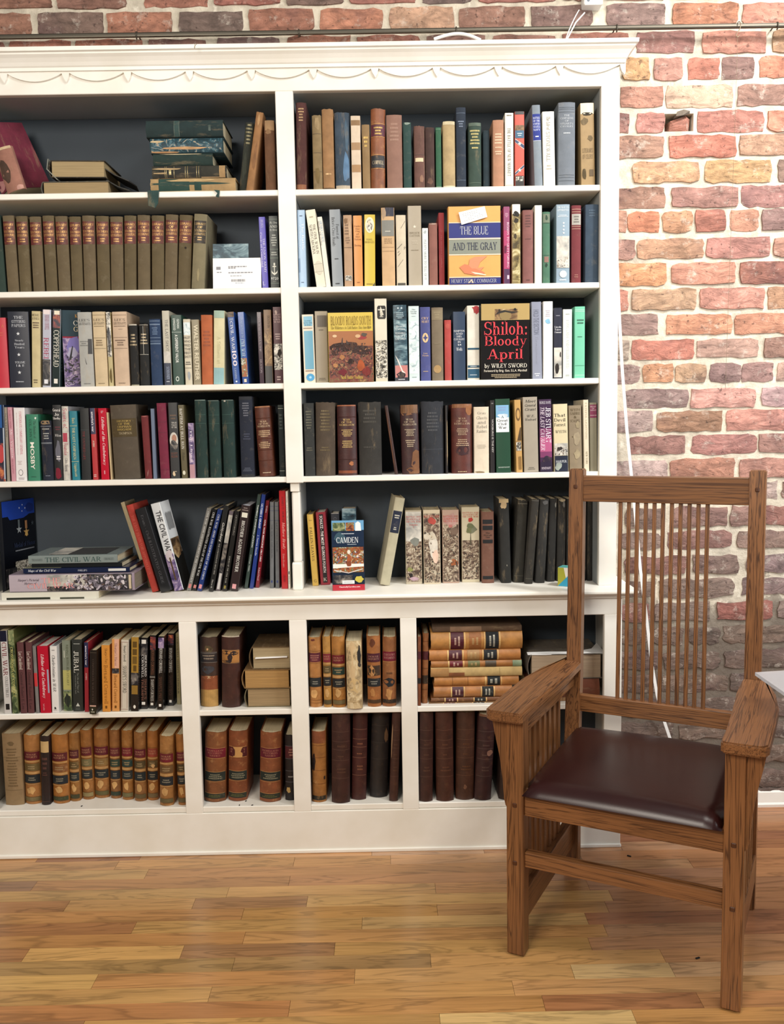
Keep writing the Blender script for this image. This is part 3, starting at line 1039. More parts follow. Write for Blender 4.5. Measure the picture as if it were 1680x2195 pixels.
FL_ = []
for s in (-1, 1):
    lg = wood('front_leg', (s * .249 - .0215, -.0215, .0045), (s * .249 + .0215, .0215, .598))
    gl_ = link('foot_pad', box((-.016, -.016, 0), (.016, .016, .005), .002), 'dark', lg)
    gl_.location = (0, 0, -lg.location.z)
    for z in (.386, .240):
        peg(s * .249, -.0222, z, lg)
    # rear leg and back post: one piece with a slight kick
    yy = [(.462, .0), (.466, .40), (.486, .60), (.510, 1.172)]
    pr = [(y - .0215, z) for y, z in yy] + [(y + .0165, z) for y, z in reversed(yy)]
    bm = bmesh.new()
    A = [bm.verts.new((-.0205, y, z)) for y, z in pr]
    B = [bm.verts.new((.0205, y, z)) for y, z in pr]
    n = len(pr)
    for i in range(n):
        bm.faces.new([A[i], A[(i + 1) % n], B[(i + 1) % n], B[i]])
    for i in range(3):
        j = n - 1 - i
        bm.faces.new([A[i], A[i + 1], A[j - 1], A[j]])
        bm.faces.new([B[i], B[i + 1], B[j - 1], B[j]])
    bmesh.ops.recalc_face_normals(bm, faces=bm.faces)
    bmesh.ops.bevel(bm, geom=[e for e in bm.edges if not e.is_boundary and e.calc_face_angle(0) > .6], offset=.003, segments=2, affect='EDGES')
    me = bpy.data.meshes.new('m'); bm.to_mesh(me); bm.free()
    bp = link('back_post', me, 'oak_z', ch)
    bp.location = (s * .239, 0, 0)
    peg(s * .2395, .4853, 1.122, bp)
    # side: rail under the arm, bottom rail, slats between
    wood('side_rail', (s * .247 - .011, .0215, .552), (s * .247 + .011, .468, .598), .002)
    wood('side_rail', (s * .239 - .008, .0215, .350), (s * .239 + .008, .447, .396), .002)
    wood('side_stretcher', (s * .246 - .013, .0215, .078), (s * .246 + .013, .447, .156), .003)
    for k in range(7):
        y = .085 + k * .0435
        wood('side_slat', (s * .2525 - .0045, y, .1555), (s * .2525 + .0045, y + .021, .5525), .0015)
    # corbel outside the front leg
    pts = [(.0215, .598), (.062, .598), (.055, .56), (.042, .50), (.034, .44), (.031, .395), (.027, .378), (.0215, .372)]
    me = prism([(s * a_, b_) for a_, b_ in pts], -.011, .011)
    cbn = link('corbel', me, 'oak_z', ch)
    cbn.location = (s * .249, 0, 0)
    # arm
    o_in = [(-.050, .222), (.05, .222), (.20, .219), (.34, .214), (.455, .212)]
    o_out = [(.512, .262), (.47, .276), (.36, .303), (.24, .318), (.10, .3185), (-.03, .317), (-.044, .310), (-.050, .300)]
    notch = [(.4695, .212), (.4695, .2608), (.512, .2608)]
    poly = [(.228, -.050), (.221, -.043)] + [(x_, y_) for y_, x_ in o_in[1:-1]] + [(.2165, .4655), (.2612, .4655), (.2612, .51)] + [(x_, y_) for y_, x_ in o_out]
    bm = bmesh.new()
    A = [bm.verts.new((s * x_, y_, 0)) for x_, y_ in poly]
    f = bm.faces.new(A)
    ex = bmesh.ops.extrude_face_region(bm, geom=[f])
    for v in ex['geom']:
        if isinstance(v, bmesh.types.BMVert):
            v.co.z += .026
    bmesh.ops.recalc_face_normals(bm, faces=bm.faces)
    bmesh.ops.bevel(bm, geom=[e for e in bm.edges if abs(e.verts[0].co.z - e.verts[1].co.z) < 1e-6], offset=.004, segments=2, affect='EDGES')
    me = bpy.data.meshes.new('m'); bm.to_mesh(me); bm.free()
    ar = link('arm', me, 'oak_y', ch)
    ar.location = (0, 0, .598)
wood('front_rail', (-.2275, -.012, .360), (.2275, .010, .420), .002)
wood('front_stretcher', (-.2275, -.012, .230), (.2275, .012, .267), .002)
wood('back_seat_rail', (-.219, .458, .372), (.219, .480, .418), .002)
tr_ = wood('top_rail', (-.219, .490, 1.080), (.219, .512, 1.153), .002)
lr_ = wood('lower_rail', (-.219, .468, .477), (.219, .490, .525), .002)
for k in range(11):
    x = -.1155 + k * .0231
    me = box((-.0052, -.0045, -.283), (.0052, .0045, .283), .0012)
    o = link('spindle', me, 'oak_z', ch)
    o.location = (x, .490, .8025)
    o.rotation_euler = (math.radians(-2.3), 0, 0)
# leather cushion: a domed pad
bm = bmesh.new()
nx, ny = 22, 20
hw_, y0_, y1_ = .2255, -.0385, .449
gr = []
for i in range(nx + 1):
    rowv = []
    for j in range(ny + 1):
        u_, v_ = i / nx * 2 - 1, j / ny * 2 - 1
        # rounded-rectangle edge profile
        eu, ev = 1 - abs(u_), 1 - abs(v_)
        e = min(1, min(eu / .12, ev / .16))
        hgt = (1 - (1 - e) ** 2.4) ** .5
        dome = (1 - abs(u_) ** 2.6) * (1 - abs(v_) ** 2.6)
        z_ = .4205 + .026 * hgt + .017 * dome
        yq = y0_ + (v_ + 1) / 2 * (y1_ - y0_)
        x_ = u_ * (hw_ + (.0085 if .03 < yq < .42 else 0.0))
        yv = y0_ + (v_ + 1) / 2 * (y1_ - y0_)
        rowv.append(bm.verts.new((x_, yv, z_)))
    gr.append(rowv)
for i in range(nx):
    for j in range(ny):
        bm.faces.new([gr[i][j], gr[i + 1][j], gr[i + 1][j + 1], gr[i][j + 1]])
be = [e for e in bm.edges if e.is_boundary]
ex = bmesh.ops.extrude_edge_only(bm, edges=be)
for v in ex['geom']:
    if isinstance(v, bmesh.types.BMVert):
        v.co.z = .4195
        v.co.x *= .995
me = bpy.data.meshes.new('m'); bm.to_mesh(me); bm.free()
me.shade_smooth()
link('seat_cushion', me, 'seat', ch)

# ------------------------------------------------------------------ clear acrylic top at the frame's edge
ac = root('acrylic_table', (1.45, -.62, 0), 'clear acrylic table with bright edges beside the armchair', 'table')
zt = .70
ca, cb_, cc_ = hit(1618, 1441, 2, zt), hit(1690, 1436.5, 2, zt), hit(1690, 1491, 2, zt)
B0 = Vector((1.45, -.62, 0))
poly = [(ca.x - B0.x, ca.y - B0.y), (cb_.x + .75 - B0.x, cb_.y + .11 - B0.y), (cb_.x + .75 - B0.x, cc_.y - .35 - B0.y), (ca.x - .004 - B0.x, cc_.y - .35 - B0.y)]
link('table_top', prism(poly, zt - .008, zt, 2), 'acrylic', ac)
link('leg', box((.1, -.35, 0), (.13, -.32, zt - .0085), .003), 'acrylic', ac)
link('leg', box((.1, .05, 0), (.13, .08, zt - .0085), .003), 'acrylic', ac)

# ------------------------------------------------------------------ books
ORD = ('last second third fourth fifth sixth seventh eighth ninth tenth eleventh twelfth thirteenth fourteenth fifteenth sixteenth '
       'seventeenth eighteenth nineteenth twentieth twenty-first twenty-second twenty-third twenty-fourth twenty-fifth twenty-sixth twenty-seventh').split()
ORD[0] = 'first'
KIND = {  # material, bulge share, board thickness, square, name
    'c': ('cloth', .10, .0025, .003, 'clothbound_book'), 'o': ('oldcloth', .14, .0025, .003, 'clothbound_book'),
    'l': ('leather', .24, .0028, .003, 'leather_book'), 'd': ('darkleather', .2, .0028, .003, 'leather_book'),
    'j': ('jacket', .035, .0025, .003, 'hardcover_book'), 'J': ('oldjacket', .05, .0025, .003, 'hardcover_book'),
    'g': ('gloss', .02, .0025, .003, 'hardcover_book'), 'p': ('gloss', .0, .0007, .0, 'paperback_book')}


class Book:
    def __init__(s, kind, w, h, d, col, decor=(), page='#d9cba8', boards=None, worn=0):
        s.k, s.w, s.h, s.d = kind, w, h, d
        s.mat, bf, s.t, s.sq, s.name = KIND[kind]
        s.b = bf * w
        s.t = min(s.t, w * .2)
        s.col, s.page = col, page
        s.root = root(s.name, (0, 0, 0))
        s.n = 8 if bf > .08 else (4 if s.b > .0004 else 2)
        s.rr = random.Random(int(w * 1e5) * 31 + int(h * 1e5))
        s.cover(worn or (.0022 if kind in 'old' else .0004))
        s.pages()
        s.off = .00035
        s.ink = {}
        for dcr in decor:
            s.decor(dcr)
        for (cover, c), (vs, fs) in s.ink.items():
            if isinstance(cover, tuple):
                o = link('painted_figures', sheet(vs, fs), 'ink', s.root, c)
                o['kind'] = 'stuff'
                continue
            o = link('cover_lettering' if cover else 'spine_lettering', sheet(vs, fs), 'gilt' if c.endswith('g') and len(c) > 7 else 'ink', s.root, c[:7])

    def sy(s, x):
        return s.b * (2 * x / s.w) ** 2

    def cover(s, wear):
        w, h, d, t = s.w, s.h, s.d, s.t
        xs = [(-w / 2) + w * i / s.n for i in range(s.n + 1)]
        ch = min(.0012, w * .06)
        O = [(-w / 2, d)]
        for i, x in enumerate(xs):
            if i == 0:
                O += [(x, s.sy(x) + ch), (x + ch, s.sy(x + ch))]
            elif i == s.n:
                O += [(x - ch, s.sy(x - ch)), (x, s.sy(x) + ch)]
            else:
                O.append((x, s.sy(x)))
        O.append((w / 2, d))
        n = len(O)
        I = []
        for i, (x, y) in enumerate(O):
            if i in (0, n - 1):
                I.append((math.copysign(w / 2 - t, x), y))
            else:
                I.append((max(-w / 2 + t, min(w / 2 - t, x)), y + t * 1.1))
        V, F = [], []
        for (x, y) in O:
            V.append((x, y, 0))
        for (x, y) in I:
            V.append((x, y, 0))
        for i, (x, y) in enumerate(O):
            V.append((x, y, h - (s.rr.uniform(0, wear) if 0 < i < n - 1 else 0)))
        for i, (x, y) in enumerate(I):
            V.append((x, y, V[2 * n + i][2]))
        for i in range(n - 1):
            F += [[i, i + 1, 2 * n + i + 1, 2 * n + i], [n + i + 1, n + i, 3 * n + i, 3 * n + i + 1],
                  [i + 1, i, n + i, n + i + 1], [2 * n + i, 2 * n + i + 1, 3 * n + i + 1, 3 * n + i]]
        F += [[0, 2 * n, 3 * n, n], [n - 1, 2 * n - 1, 4 * n - 1, 3 * n - 1]]
        link('cover', mesh(V, F, 35), s.mat, s.root, s.col)

    def pages(s):
        sq = s.sq
        y0 = s.b + s.t * 1.3 if s.n > 2 else s.t * 1.2
        me = box((-s.w / 2 + s.t, y0, sq), (s.w / 2 - s.t, s.d - sq * 1.3 - .0002, s.h - sq - (.0004 if sq == 0 else 0)))
        link('page_block', me, 'pages', s.root, s.page)

    def mp(s, cover, u, v, off):
        if cover:
            y0 = s.sy(s.w / 2) + .001
            return (s.w / 2 + off, y0 + u * (s.d - y0), s.h * (1 - v))
        x = (u - .5) * s.w
        return (x, s.sy(x) - off, s.h * (1 - v))

    def grid(s, cover, u0, u1, v0, v1, off):
        n = 1 if cover or s.n == 2 else s.n
        V = []
        for i in range(n + 1):
            u = u0 + (u1 - u0) * i / n
            V += [s.mp(cover, u, v0, off), s.mp(cover, u, v1, off)]
        F = [[2 * i, 2 * i + 1, 2 * i + 3, 2 * i + 2] for i in range(n)]
        return sheet(V, F)

    def put(s, cover, c, pts, faces, off):
        vs, fs = s.ink.setdefault((cover, c), ([], []))
        b = len(vs)
        cover = cover[0] if isinstance(cover, tuple) else cover
        vs += [s.mp(cover, u, v, off) for u, v in pts]
        fs += [[b + q for q in f] for f in faces]

    def decor(s, dc):
        op = dc[0]
        cover = op[0] == 'c'
        op = op[-1]
        s.off += .00013
        a = dc[1:]
        um = .03 if not cover else .0
        if op == 'B':
            v0, v1, c = a[:3]
            u0, u1 = a[3:5] if len(a) > 4 else (um, 1 - um)
            mt = a[5] if len(a) > 5 else s.mat
            link('cover_panel' if cover else 'spine_band', s.grid(cover, u0, u1, v0, v1, s.off), mt, s.root, c)
        elif op == 'P':
            v0, v1, st = a[:3]
            u0, u1 = a[3:5] if len(a) > 4 else (um, 1 - um)
            link('cover_picture' if cover else 'spine_picture', s.grid(cover, u0, u1, v0, v1, s.off), st, s.root)
        elif op == 'R':
            u, v, ru, rv, c = a[:5]
            rr = s.rr
            n = 11
            pts = []
            for i in range(n):
                an = 2 * math.pi * i / n
                k = rr.uniform(.7, 1.15)
                pts.append((min(.98, max(.02, u + ru * k * math.cos(an))), min(.995, max(.005, v + rv * k * math.sin(an)))))
            V = [s.mp(cover, u, v, s.off)] + [s.mp(cover, *p, s.off) for p in pts]
            F = [[0, 1 + i, 1 + (i + 1) % n] for i in range(n)]
            link('torn_patch', sheet(V, F), a[5] if len(a) > 5 else 'oldcloth', s.root, c)
        elif op == 'O':  # oval
            u, v, ru, rv, c = a[:5]
            n = 20
            V = [s.mp(cover, u, v, s.off)] + [s.mp(cover, u + ru * math.cos(6.2832 * i / n), v + rv * math.sin(6.2832 * i / n), s.off) for i in range(n)]
            F = [[0, 1 + i, 1 + (i + 1) % n] for i in range(n)]
            link('printed_oval', sheet(V, F), c if c in M else 'ink', s.root, None if c in M else c)
        elif op == 'Q':  # free outline (u, v) points
            c, pts = a
            V = [s.mp(cover, u, v, s.off) for u, v in pts]
            link('printed_shape', sheet(V, [list(range(len(pts)))]), c if c in M else 'ink', s.root, None if c in M else c)
        elif op == 'K':
            for v in a:
                V, F = [], []
                n = s.n
                for i in range(n + 1):
                    u = .01 + .98 * i / n
                    p0, p1 = s.mp(0, u, v - .0011 / s.h, .0002), s.mp(0, u, v + .0011 / s.h, .0002)
                    q = s.mp(0, u, v, .0014)
                    V += [p0, q, p1]
                F = []
                for i in range(n):
                    F += [[3 * i, 3 * i + 1, 3 * i + 4, 3 * i + 3], [3 * i + 1, 3 * i + 2, 3 * i + 5, 3 * i + 4]]
                link('raised_band', sheet(V, F), s.mat, s.root, s.col)
        elif op == 'T':
            txt, c, v0, v1 = a[:4]
            u0, u1 = a[4:6] if len(a) > 5 else (.28, .72)
            sh = 0.0
            if txt[0] == '/':
                txt, sh = txt[1:], .3
            pts, fs, asp = text_mesh(txt, .014, sh)
            # x runs down the spine, letter tops point to the front board
            s.put(cover, c, [(u0 + (u1 - u0) * y, v0 + (v1 - v0) * x) for x, y in pts], fs, s.off)
        elif op == 'H':
            txt, c, v0, v1 = a[:4]
            u0, u1 = a[4:6] if len(a) > 5 else (.12, .88)
            ln = txt.split('|')
            n = len(ln)
            W_ = (s.d if cover else s.w)
            for i, t_ in enumerate(ln):
                if not t_:
                    continue
                sh = 0.0
                if t_[0] == '/':
                    t_, sh = t_[1:], .26
                va = v0 + (v1 - v0) * (i + (.16 if n > 1 else .05)) / n
                vb = v0 + (v1 - v0) * (i + (.84 if n > 1 else .95)) / n
                pts, fs, asp = text_mesh(t_, .014, sh)
                full = (u1 - u0)
                nat = asp * (vb - va) * s.h / W_
                wd = min(full, nat * 1.25)
                ua = (u0 + u1) / 2 - wd / 2
                s.put(cover, c, [(ua + wd * x, vb - (vb - va) * y) for x, y in pts], fs, s.off)
        elif op == 'M':
            v0, v1, n, c = a[:4]
            u0, u1 = a[4:6] if len(a) > 5 else (.2, .8)
            for i in range(n):
                va = v0 + (v1 - v0) * (i + .22) / n
                vb = v0 + (v1 - v0) * (i + .72) / n
                k = s.rr.uniform(.55, 1)
                x = (u0 + u1) / 2 - (u1 - u0) * k / 2
                e = (u0 + u1) / 2 + (u1 - u0) * k / 2
                while x < e:
                    g = s.rr.uniform(.05, .09) * (.4 if cover else 1)
                    f = min(g * .72, e - x)
                    s.put(cover, c, [(x, va), (x + f, va), (x + f, vb), (x, vb)], [[3, 2, 1, 0]], s.off)
                    x += g
        elif op == 'N':  # painted crowd: many small ragged strokes
            u0, u1, v0, v1, n, sz, cols = a
            asp = (s.d if cover else s.w) / s.h
            for i in range(n):
                u, v = s.rr.uniform(u0, u1), s.rr.uniform(v0, v1)
                an, L_ = s.rr.uniform(0, 6.28), sz * s.rr.uniform(.5, 1.4)
                wd = L_ * s.rr.uniform(.25, .6)
                ps = []
                for k in range(5):
                    q = an + 1.2566 * k
                    du, dv = L_ * math.cos(q - an), wd * math.sin(q - an)
                    x_ = du * math.cos(an) - dv * math.sin(an)
                    y_ = du * math.sin(an) + dv * math.cos(an)
                    ps.append((min(u1, max(u0, u + x_ / asp)), min(v1, max(v0, v + y_))))
                s.put((cover, 'n'), s.rr.choice(cols), ps, [[4, 3, 2, 1, 0]], s.off + .00001 * (i % 6))
        elif op == 'Z':  # upright bars
            v0, v1, u0, u1, n, c = a
            for i in range(n):
                ua = u0 + (u1 - u0) * i / n
                va, vb = v0 + s.rr.uniform(0, .02), v1 - s.rr.uniform(0, .02)
                s.put(cover, c, [(ua, va), (ua + (u1 - u0) / n * .35, va), (ua + (u1 - u0) / n * .35, vb), (ua, vb)], [[3, 2, 1, 0]], s.off)
        elif op == 'S':  # five-pointed star
            u, v, r_, c = a
            W_ = (s.d if cover else s.w)
            R_ = r_ * W_ if not cover else r_ * s.h
            ps = [(u, v)]
            for i in range(10):
                q = R_ if i % 2 == 0 else R_ * .42
                an = -math.pi / 2 + math.pi * i / 5
                ps.append((u + q * math.cos(an) / W_, v + q * math.sin(an) / s.h))
            s.put(cover, c, ps, [[0, 1 + i, 1 + (i + 1) % 10] for i in range(10)], s.off)
        elif op == 'L':  # fine rules across
            c = a[0]
            for v in a[1:]:
                n = s.n
                for i in range(n):
                    ua, ub = .04 + .92 * i / n, .04 + .92 * (i + 1) / n
                    e = .0005 / s.h
                    s.put(cover, c, [(ua, v - e), (ub, v - e), (ub, v + e), (ua, v + e)], [[3, 2, 1, 0]], s.off)


def fin(bk, mx, label, group):
    r = bk.root
    r.matrix_world = mx
    tag(r, label, 'book', group)
    return r


def trim_words(s, n=16):
    return s


LIM = {'brick-side': (XB + .0006, XC - .0006), 'inner': (XI + .0006, XA - .0006), 'wide': (-1.2, (KX[1][0] + KX[1][1]) / 2 - .0125),
       'second': ((KX[1][0] + KX[1][1]) / 2 + .0125, (KX[2][0] + KX[2][1]) / 2 - .0125), 'third': ((KX[2][0] + KX[2][1]) / 2 + .0125, (KX[3][0] + KX[3][1]) / 2 - .0125),
       'behind': ((KX[3][0] + KX[3][1]) / 2 + .0125, .648)}


def limits2(phrase):
    w_ = phrase.split()
    for k, i in (('wide', 0), ('behind', 3), ('second', 1), ('third', 2)):
        if k in w_:
            return KX[i][1] + .0006, KX[i + 1][0] - .0006
    return -9, 9


def limits(phrase):
    w_ = phrase.split()
    if 'cubby' in w_:
        for k in ('wide', 'behind', 'second', 'third'):
            if k in w_:
                return LIM[k]
    return LIM['brick-side'] if 'brick-side' in w_ else LIM['inner']


def row(phrase, z, Yd, group, items, gap=0.0008, dmax=None):
    n = len(items)
    lo_, hi_ = limits(phrase)
    if 'cubby' not in phrase.split():
        lo_, hi_ = (lo_ - .0002, hi_ + .0002) if Yd > .03 else (lo_, hi_)
    pv = None
    for i, it in enumerate(items):
        xtl, xtr, yt, xbl, xbr, kind, col, look, dec = it[:9]
        op = it[9] if len(it) > 9 else {}
        Y = op.get('Y', Yd)
        if 'yb' in op:
            q = hit((xbl + xbr) / 2, op['yb'], 2, z)
            Y = max(op.get('Ymin', -.03), min(q.y, .12))
        xl, xr = xat(xbl, Y, z), xat(xbr, Y, z)
        ptl, ptr = hit(xtl, yt, 1, Y), hit(xtr, yt, 1, Y)
        xct, xcb = (ptl.x + ptr.x) / 2, (xl + xr) / 2
        ztop = (ptl.z + ptr.z) / 2
        ang = math.atan2(xct - xcb, ztop - z)
        if abs(ang) < .014:
            ang = 0.0
            xcb = xcb * .6 + xct * .4
        w = ((xr - xl) + (ptr.x - ptl.x)) / 2 * math.cos(ang) - gap
        w = max(w, .004)
        if 'w' in op:
            w = op['w']
        h = (ztop - z) / math.cos(ang) - w * .5 * abs(math.tan(ang)) * .6
        if 'cubby' in phrase.split():
            lo_, hi_ = limits2(phrase) if Y < FY + .021 else limits(phrase)
        ex = max(0, h * math.sin(ang))
        en = max(0, -h * math.sin(ang))
        ov = xcb + w / 2 + ex - hi_
        if ov > 0:
            w2 = max(w - ov, w * .55)
            xcb = hi_ - ex - w2 / 2
            w = w2
        ov = lo_ - (xcb - w / 2 - en)
        if ov > 0:
            w2 = max(w - ov, w * .55)
            xcb = lo_ + en + w2 / 2
            w = w2
        if z < .2:
            h = min(h, (MB - z - .003) / math.cos(ang) - w * abs(math.sin(ang)))
        if pv and 'yaw' not in op:
            px_, pw, pa, ph = pv
            s_ = 0
            for zz_ in (0.0, min(h, ph)):
                s_ = max(s_, (px_ + pw / 2 / math.cos(pa) + math.tan(pa) * zz_) - (xcb - w / 2 / math.cos(ang) + math.tan(ang) * zz_) + .0005)
            if s_ > 0:
                if s_ < .35 * w:
                    w -= s_
                    xcb += s_ / 2
                else:
                    xcb += s_
        pv = (xcb, w, ang, h)
        d = op.get('d', min(h * .66, .168))
        d = min(d, DB - .006 - Y)
        if dmax:
            d = min(d, dmax)
        b = Book(kind, w, h, d, col, dec, op.get('page', '#d9cba8'))
        mx = Matrix.Translation((xcb, Y, z + w / 2 * abs(math.sin(ang)) + .0002)) @ Matrix.Rotation(ang, 4, 'Y') @ Matrix.Rotation(op.get('yaw', 0), 4, 'Z')
        fin(b, mx, op.get('label') or '%s, %s from brick-side end, %s' % (look, ORD[n - 1 - i], phrase), op.get('group', group))


def flat(x0, x1, yt, ybm, Y, kind, col, label, dec, group, facing='spine', z=None, d=None, page='#d9cba8', tilt=0.0, yaw=0.0):
    """a book lying flat; x0..x1 and yt..ybm are its spine face in the photograph"""
    za = z if z is not None else hit((x0 + x1) / 2, ybm, 1, Y).z
    zb = hit((x0 + x1) / 2, yt, 1, Y).z
    w = zb - za - .0004
    xa, xb = xat(x0, Y, za), xat(x1, Y, za)
    if facing == 'spine':
        b = Book(kind, w, xb - xa, d or .15, col, dec, page)
        mx = Matrix.Translation((xb, Y, za + w / 2)) @ Matrix.Rotation(yaw, 4, 'Z') @ Matrix.Rotation(-math.pi / 2, 4, 'Y')
    else:  # head of the book towards the room, spine at the inner side
        hgt = d or .19
        b = Book(kind, w, hgt, xb - xa, col, dec, page)
        R = Matrix(((0, 1, 0, 0), (0, 0, -1, 0), (-1, 0, 0, 0), (0, 0, 0, 1)))
        mx = Matrix.Translation((xa, Y + hgt, za + w / 2)) @ Matrix.Rotation(tilt, 4, 'Y') @ R
    fin(b, mx, label, group)
    return za + w + .0004


def face_out(x0, x1, yt, z, Y, thick, kind, col, label, dec, group, page='#d9cba8', yaw=0.0, lean=0.0):
    """a book turned so its front cover looks into the room"""
    xa, xb = xat(x0, Y, z), xat(x1, Y, z)
    zt_ = hit((x0 + x1) / 2, yt, 1, Y).z
    b = Book(kind, thick, zt_ - z, (xb - xa) / max(.2, math.cos(yaw)), col, dec, page)
    mx = Matrix.Translation((xa, Y + thick / 2, z + .0002)) @ Matrix.Rotation(yaw, 4, 'Z') @ Matrix.Rotation(lean, 4, 'X') @ Matrix.Rotation(-math.pi / 2, 4, 'Z')
    fin(b, mx, label, group)

G1, W1 = '#c8a860g', '#efe9da'
g = 'books on the top shelf of the brick-side bay'
row('top brick-side shelf', Z[1], .0205, g, [
    (628, 657, 219, 632, 656, 'o', '#4e2b28', 'tall maroon book with frayed cream board edge', [('M', .06, .22, 5, '#a98a64g'), ('B', .93, 1, '#8b5a40')]),
    (668, 688, 246, 671, 692, 'o', '#8a7654', 'worn drab spine with cracked bands', [('R', .6, .12, .3, .1, '#a08a66'), ('L', '#4e3e28', .25, .5, .75), ('R', .5, .8, .3, .12, '#77643f')]),
    (688, 714, 233, 693, 717, 'o', '#9c7650', 'plain tan cloth book with chipped head', [('B', .97, 1, '#5b4630'), ('M', .78, .82, 1, '#b9986cg')]),
    (716, 749, 240, 719, 751, 'o', '#3c4b5a', 'thick slate blue book, sun-faded, white worn foot', [('R', .72, .72, .22, .2, '#5f7f9f'), ('R', .8, .3, .14, .2, '#4c6274'), ('B', .94, 1, '#b9ab98')]),
    (751, 773, 248, 754, 774, 'J', '#d6c3ac', 'cream spine with brown stain bars', [('B', .06, .13, '#8a6b48'), ('B', .36, .46, '#a88560'), ('B', .66, .76, '#a58058')]),
    (775, 792, 267, 777, 794, 'c', '#8f7450', 'small tan book with gilt title', [('M', .17, .36, 3, G1)]),
    (794, 826, 232, 794, 826, 'l', '#8a5233', 'mottled calf book with purple and black labels', [('B', .2, .34, '#5c2836'), ('M', .22, .33, 3, G1), ('B', .58, .73, '#2b2c30'), ('H', 'CAMPBELL', '#c8b89ag', .64, .69), ('L', '#c89a60g', .19, .35, .57, .74)]),
    (828, 862, 246, 829, 863, 'c', '#8d6a5c', 'wide dusty rose-brown cloth book', [('M', .1, .36, 5, '#a5816f')]),
    (863, 881, 262, 865, 883, 'c', '#26433f', 'dark teal cloth book with rubbed top', [('R', .5, .02, .4, .02, '#8a9a90')]),
    (886, 909, 269, 888, 912, 'o', '#6b4c44', 'brown book with cream paper scrap', [('B', .51, .57, '#e0cda8', .12, .86, 'oldjacket'), ('R', .7, .84, .2, .06, '#8d6a58'), ('L', '#4a342c', .46)]),
    (910, 930, 272, 912, 933, 'o', '#44302c', 'dark chocolate brown book', [('R', .5, .88, .3, .06, '#6a4e42')]),
    (932, 945, 273, 935, 947, 'c', '#2f5c43', 'slim bright green cloth book', [('L', '#7a9a80', .03, .97)]),
    (948, 976, 260, 950, 976, 'o', '#b09a72', 'bare beige spine with pale ends', [('B', .0, .05, '#cfc2a0'), ('B', .96, 1, '#d8cbb0')]),
    (977, 999, 230, 978, 999, 'c', '#222d3c', 'tall navy book with faint gilt lines', [('L', '#5d6c80', .07, .9), ('M', .16, .25, 3, '#77849a')]),
    (1003, 1032, 263, 1005, 1032, 'o', '#36483f', 'green book with ornate gilt letters', [('M', .1, .34, 5, '#b3a56cg', .12, .88), ('M', .36, .41, 1, '#b3a56cg'), ('B', 0, .05, '#5d6c60'), ('L', '#5e7060', .92)]),
    (1034, 1049, 279, 1036, 1050, 'o', '#22323a', 'low dark blue-green book set back', [], {'Y': .035}),
    (1055, 1079, 257, 1057, 1081, 'c', '#ad7f64', 'salmon-tan cloth book with pale title', [('M', .19, .36, 4, '#e0c8a8', .1, .9), ('M', .39, .42, 1, '#e0c8a8'), ('M', .45, .52, 2, '#e0c8a8', .1, .9)]),
    (1081, 1101, 242, 1083, 1100, 'j', '#e9e4d4', 'white book with long dark title down its spine', [('T', 'THE BATTLE OF NEW MARKET', '#3a352e', .2, .85, .3, .68), ('M', .02, .05, 1, '#6a6354'), ('L', '#8a8272', .97)], {'page': '#e9e2cc'}),
    (1103, 1124, 239, 1103, 1124, 'j', '#c25446', 'red spine crossed by starred blue stripes', [('B', 0, .04, '#3a3a3c'), ('P', .18, .25, 'photo_sepia'), ('B', .25, .35, '#35607e'), ('Q', '#d9c7b8', [(.03, .355), (.03, .405), (.97, .50), (.97, .44)]), ('Q', '#2f4468', [(.03, .365), (.03, .40), (.97, .49), (.97, .445)]), ('Q', '#d9c7b8', [(.03, .80), (.03, .84), (.97, .74), (.97, .70)]), ('Q', '#2f4468', [(.03, .81), (.03, .835), (.97, .735), (.97, .705)]), ('S', .5, .425, .22, '#f0e8e0'), ('S', .5, .775, .22, '#f0e8e0'), ('B', .85, 1, '#2e2a2a'), ('P', .86, .92, 'engraving', .1, .9), ('M', .28, .33, 2, '#d0dce4')]),
    (1139, 1158, 225, 1146, 1163, 'c', '#7e8892', 'leaning grey book with royal blue label', [('B', .11, .43, '#2a3888'), ('H', 'BATTLES|OF THE|UNITED|STATES|NAVY', '#dfe4f0', .14, .32, .1, .9), ('M', .37, .4, 1, '#dfe4f0'), ('L', '#dfe4f0', .435)]),
    (1161, 1188, 239, 1165, 1190, 'j', '#dcd8cd', 'white book with pale grey title', [('T', 'STONEWALL', '#8e8a80', .27, .66, .3, .62), ('T', '/The Life of', '#86827a', .07, .25, .34, .66), ('M', .7, .78, 2, '#b9b4a8')]),
    (1194, 1233, 219, 1198, 1233, 'c', '#6c737c', 'thick blue-grey book with banded ends', [('H', 'THE|CAMPAIGNS|OF|STUART\'S|CAVALRY', '#b9bec4', .14, .3), ('M', .35, .38, 1, '#b9bec4'), ('L', '#454c55', .06, .08, .115, .86, .89, .93)], {}),
    (1242, 1274, 221, 1246, 1275, 'J', '#9a8058', 'tan jacketed book with torn white top', [('B', .0, .13, '#ddd2ba'), ('R', .5, .13, .4, .02, '#2e281e'), ('R', .3, .22, .25, .05, '#6e5e44'), ('R', .7, .42, .2, .04, '#6e5e44'), ('H', 'LITERARY|OF CELERY', '#6b5738', .53, .68), ('B', .8, .88, '#5f4c30', .6, .9), ('R', .25, .85, .15, .07, '#4e4028')]),
])

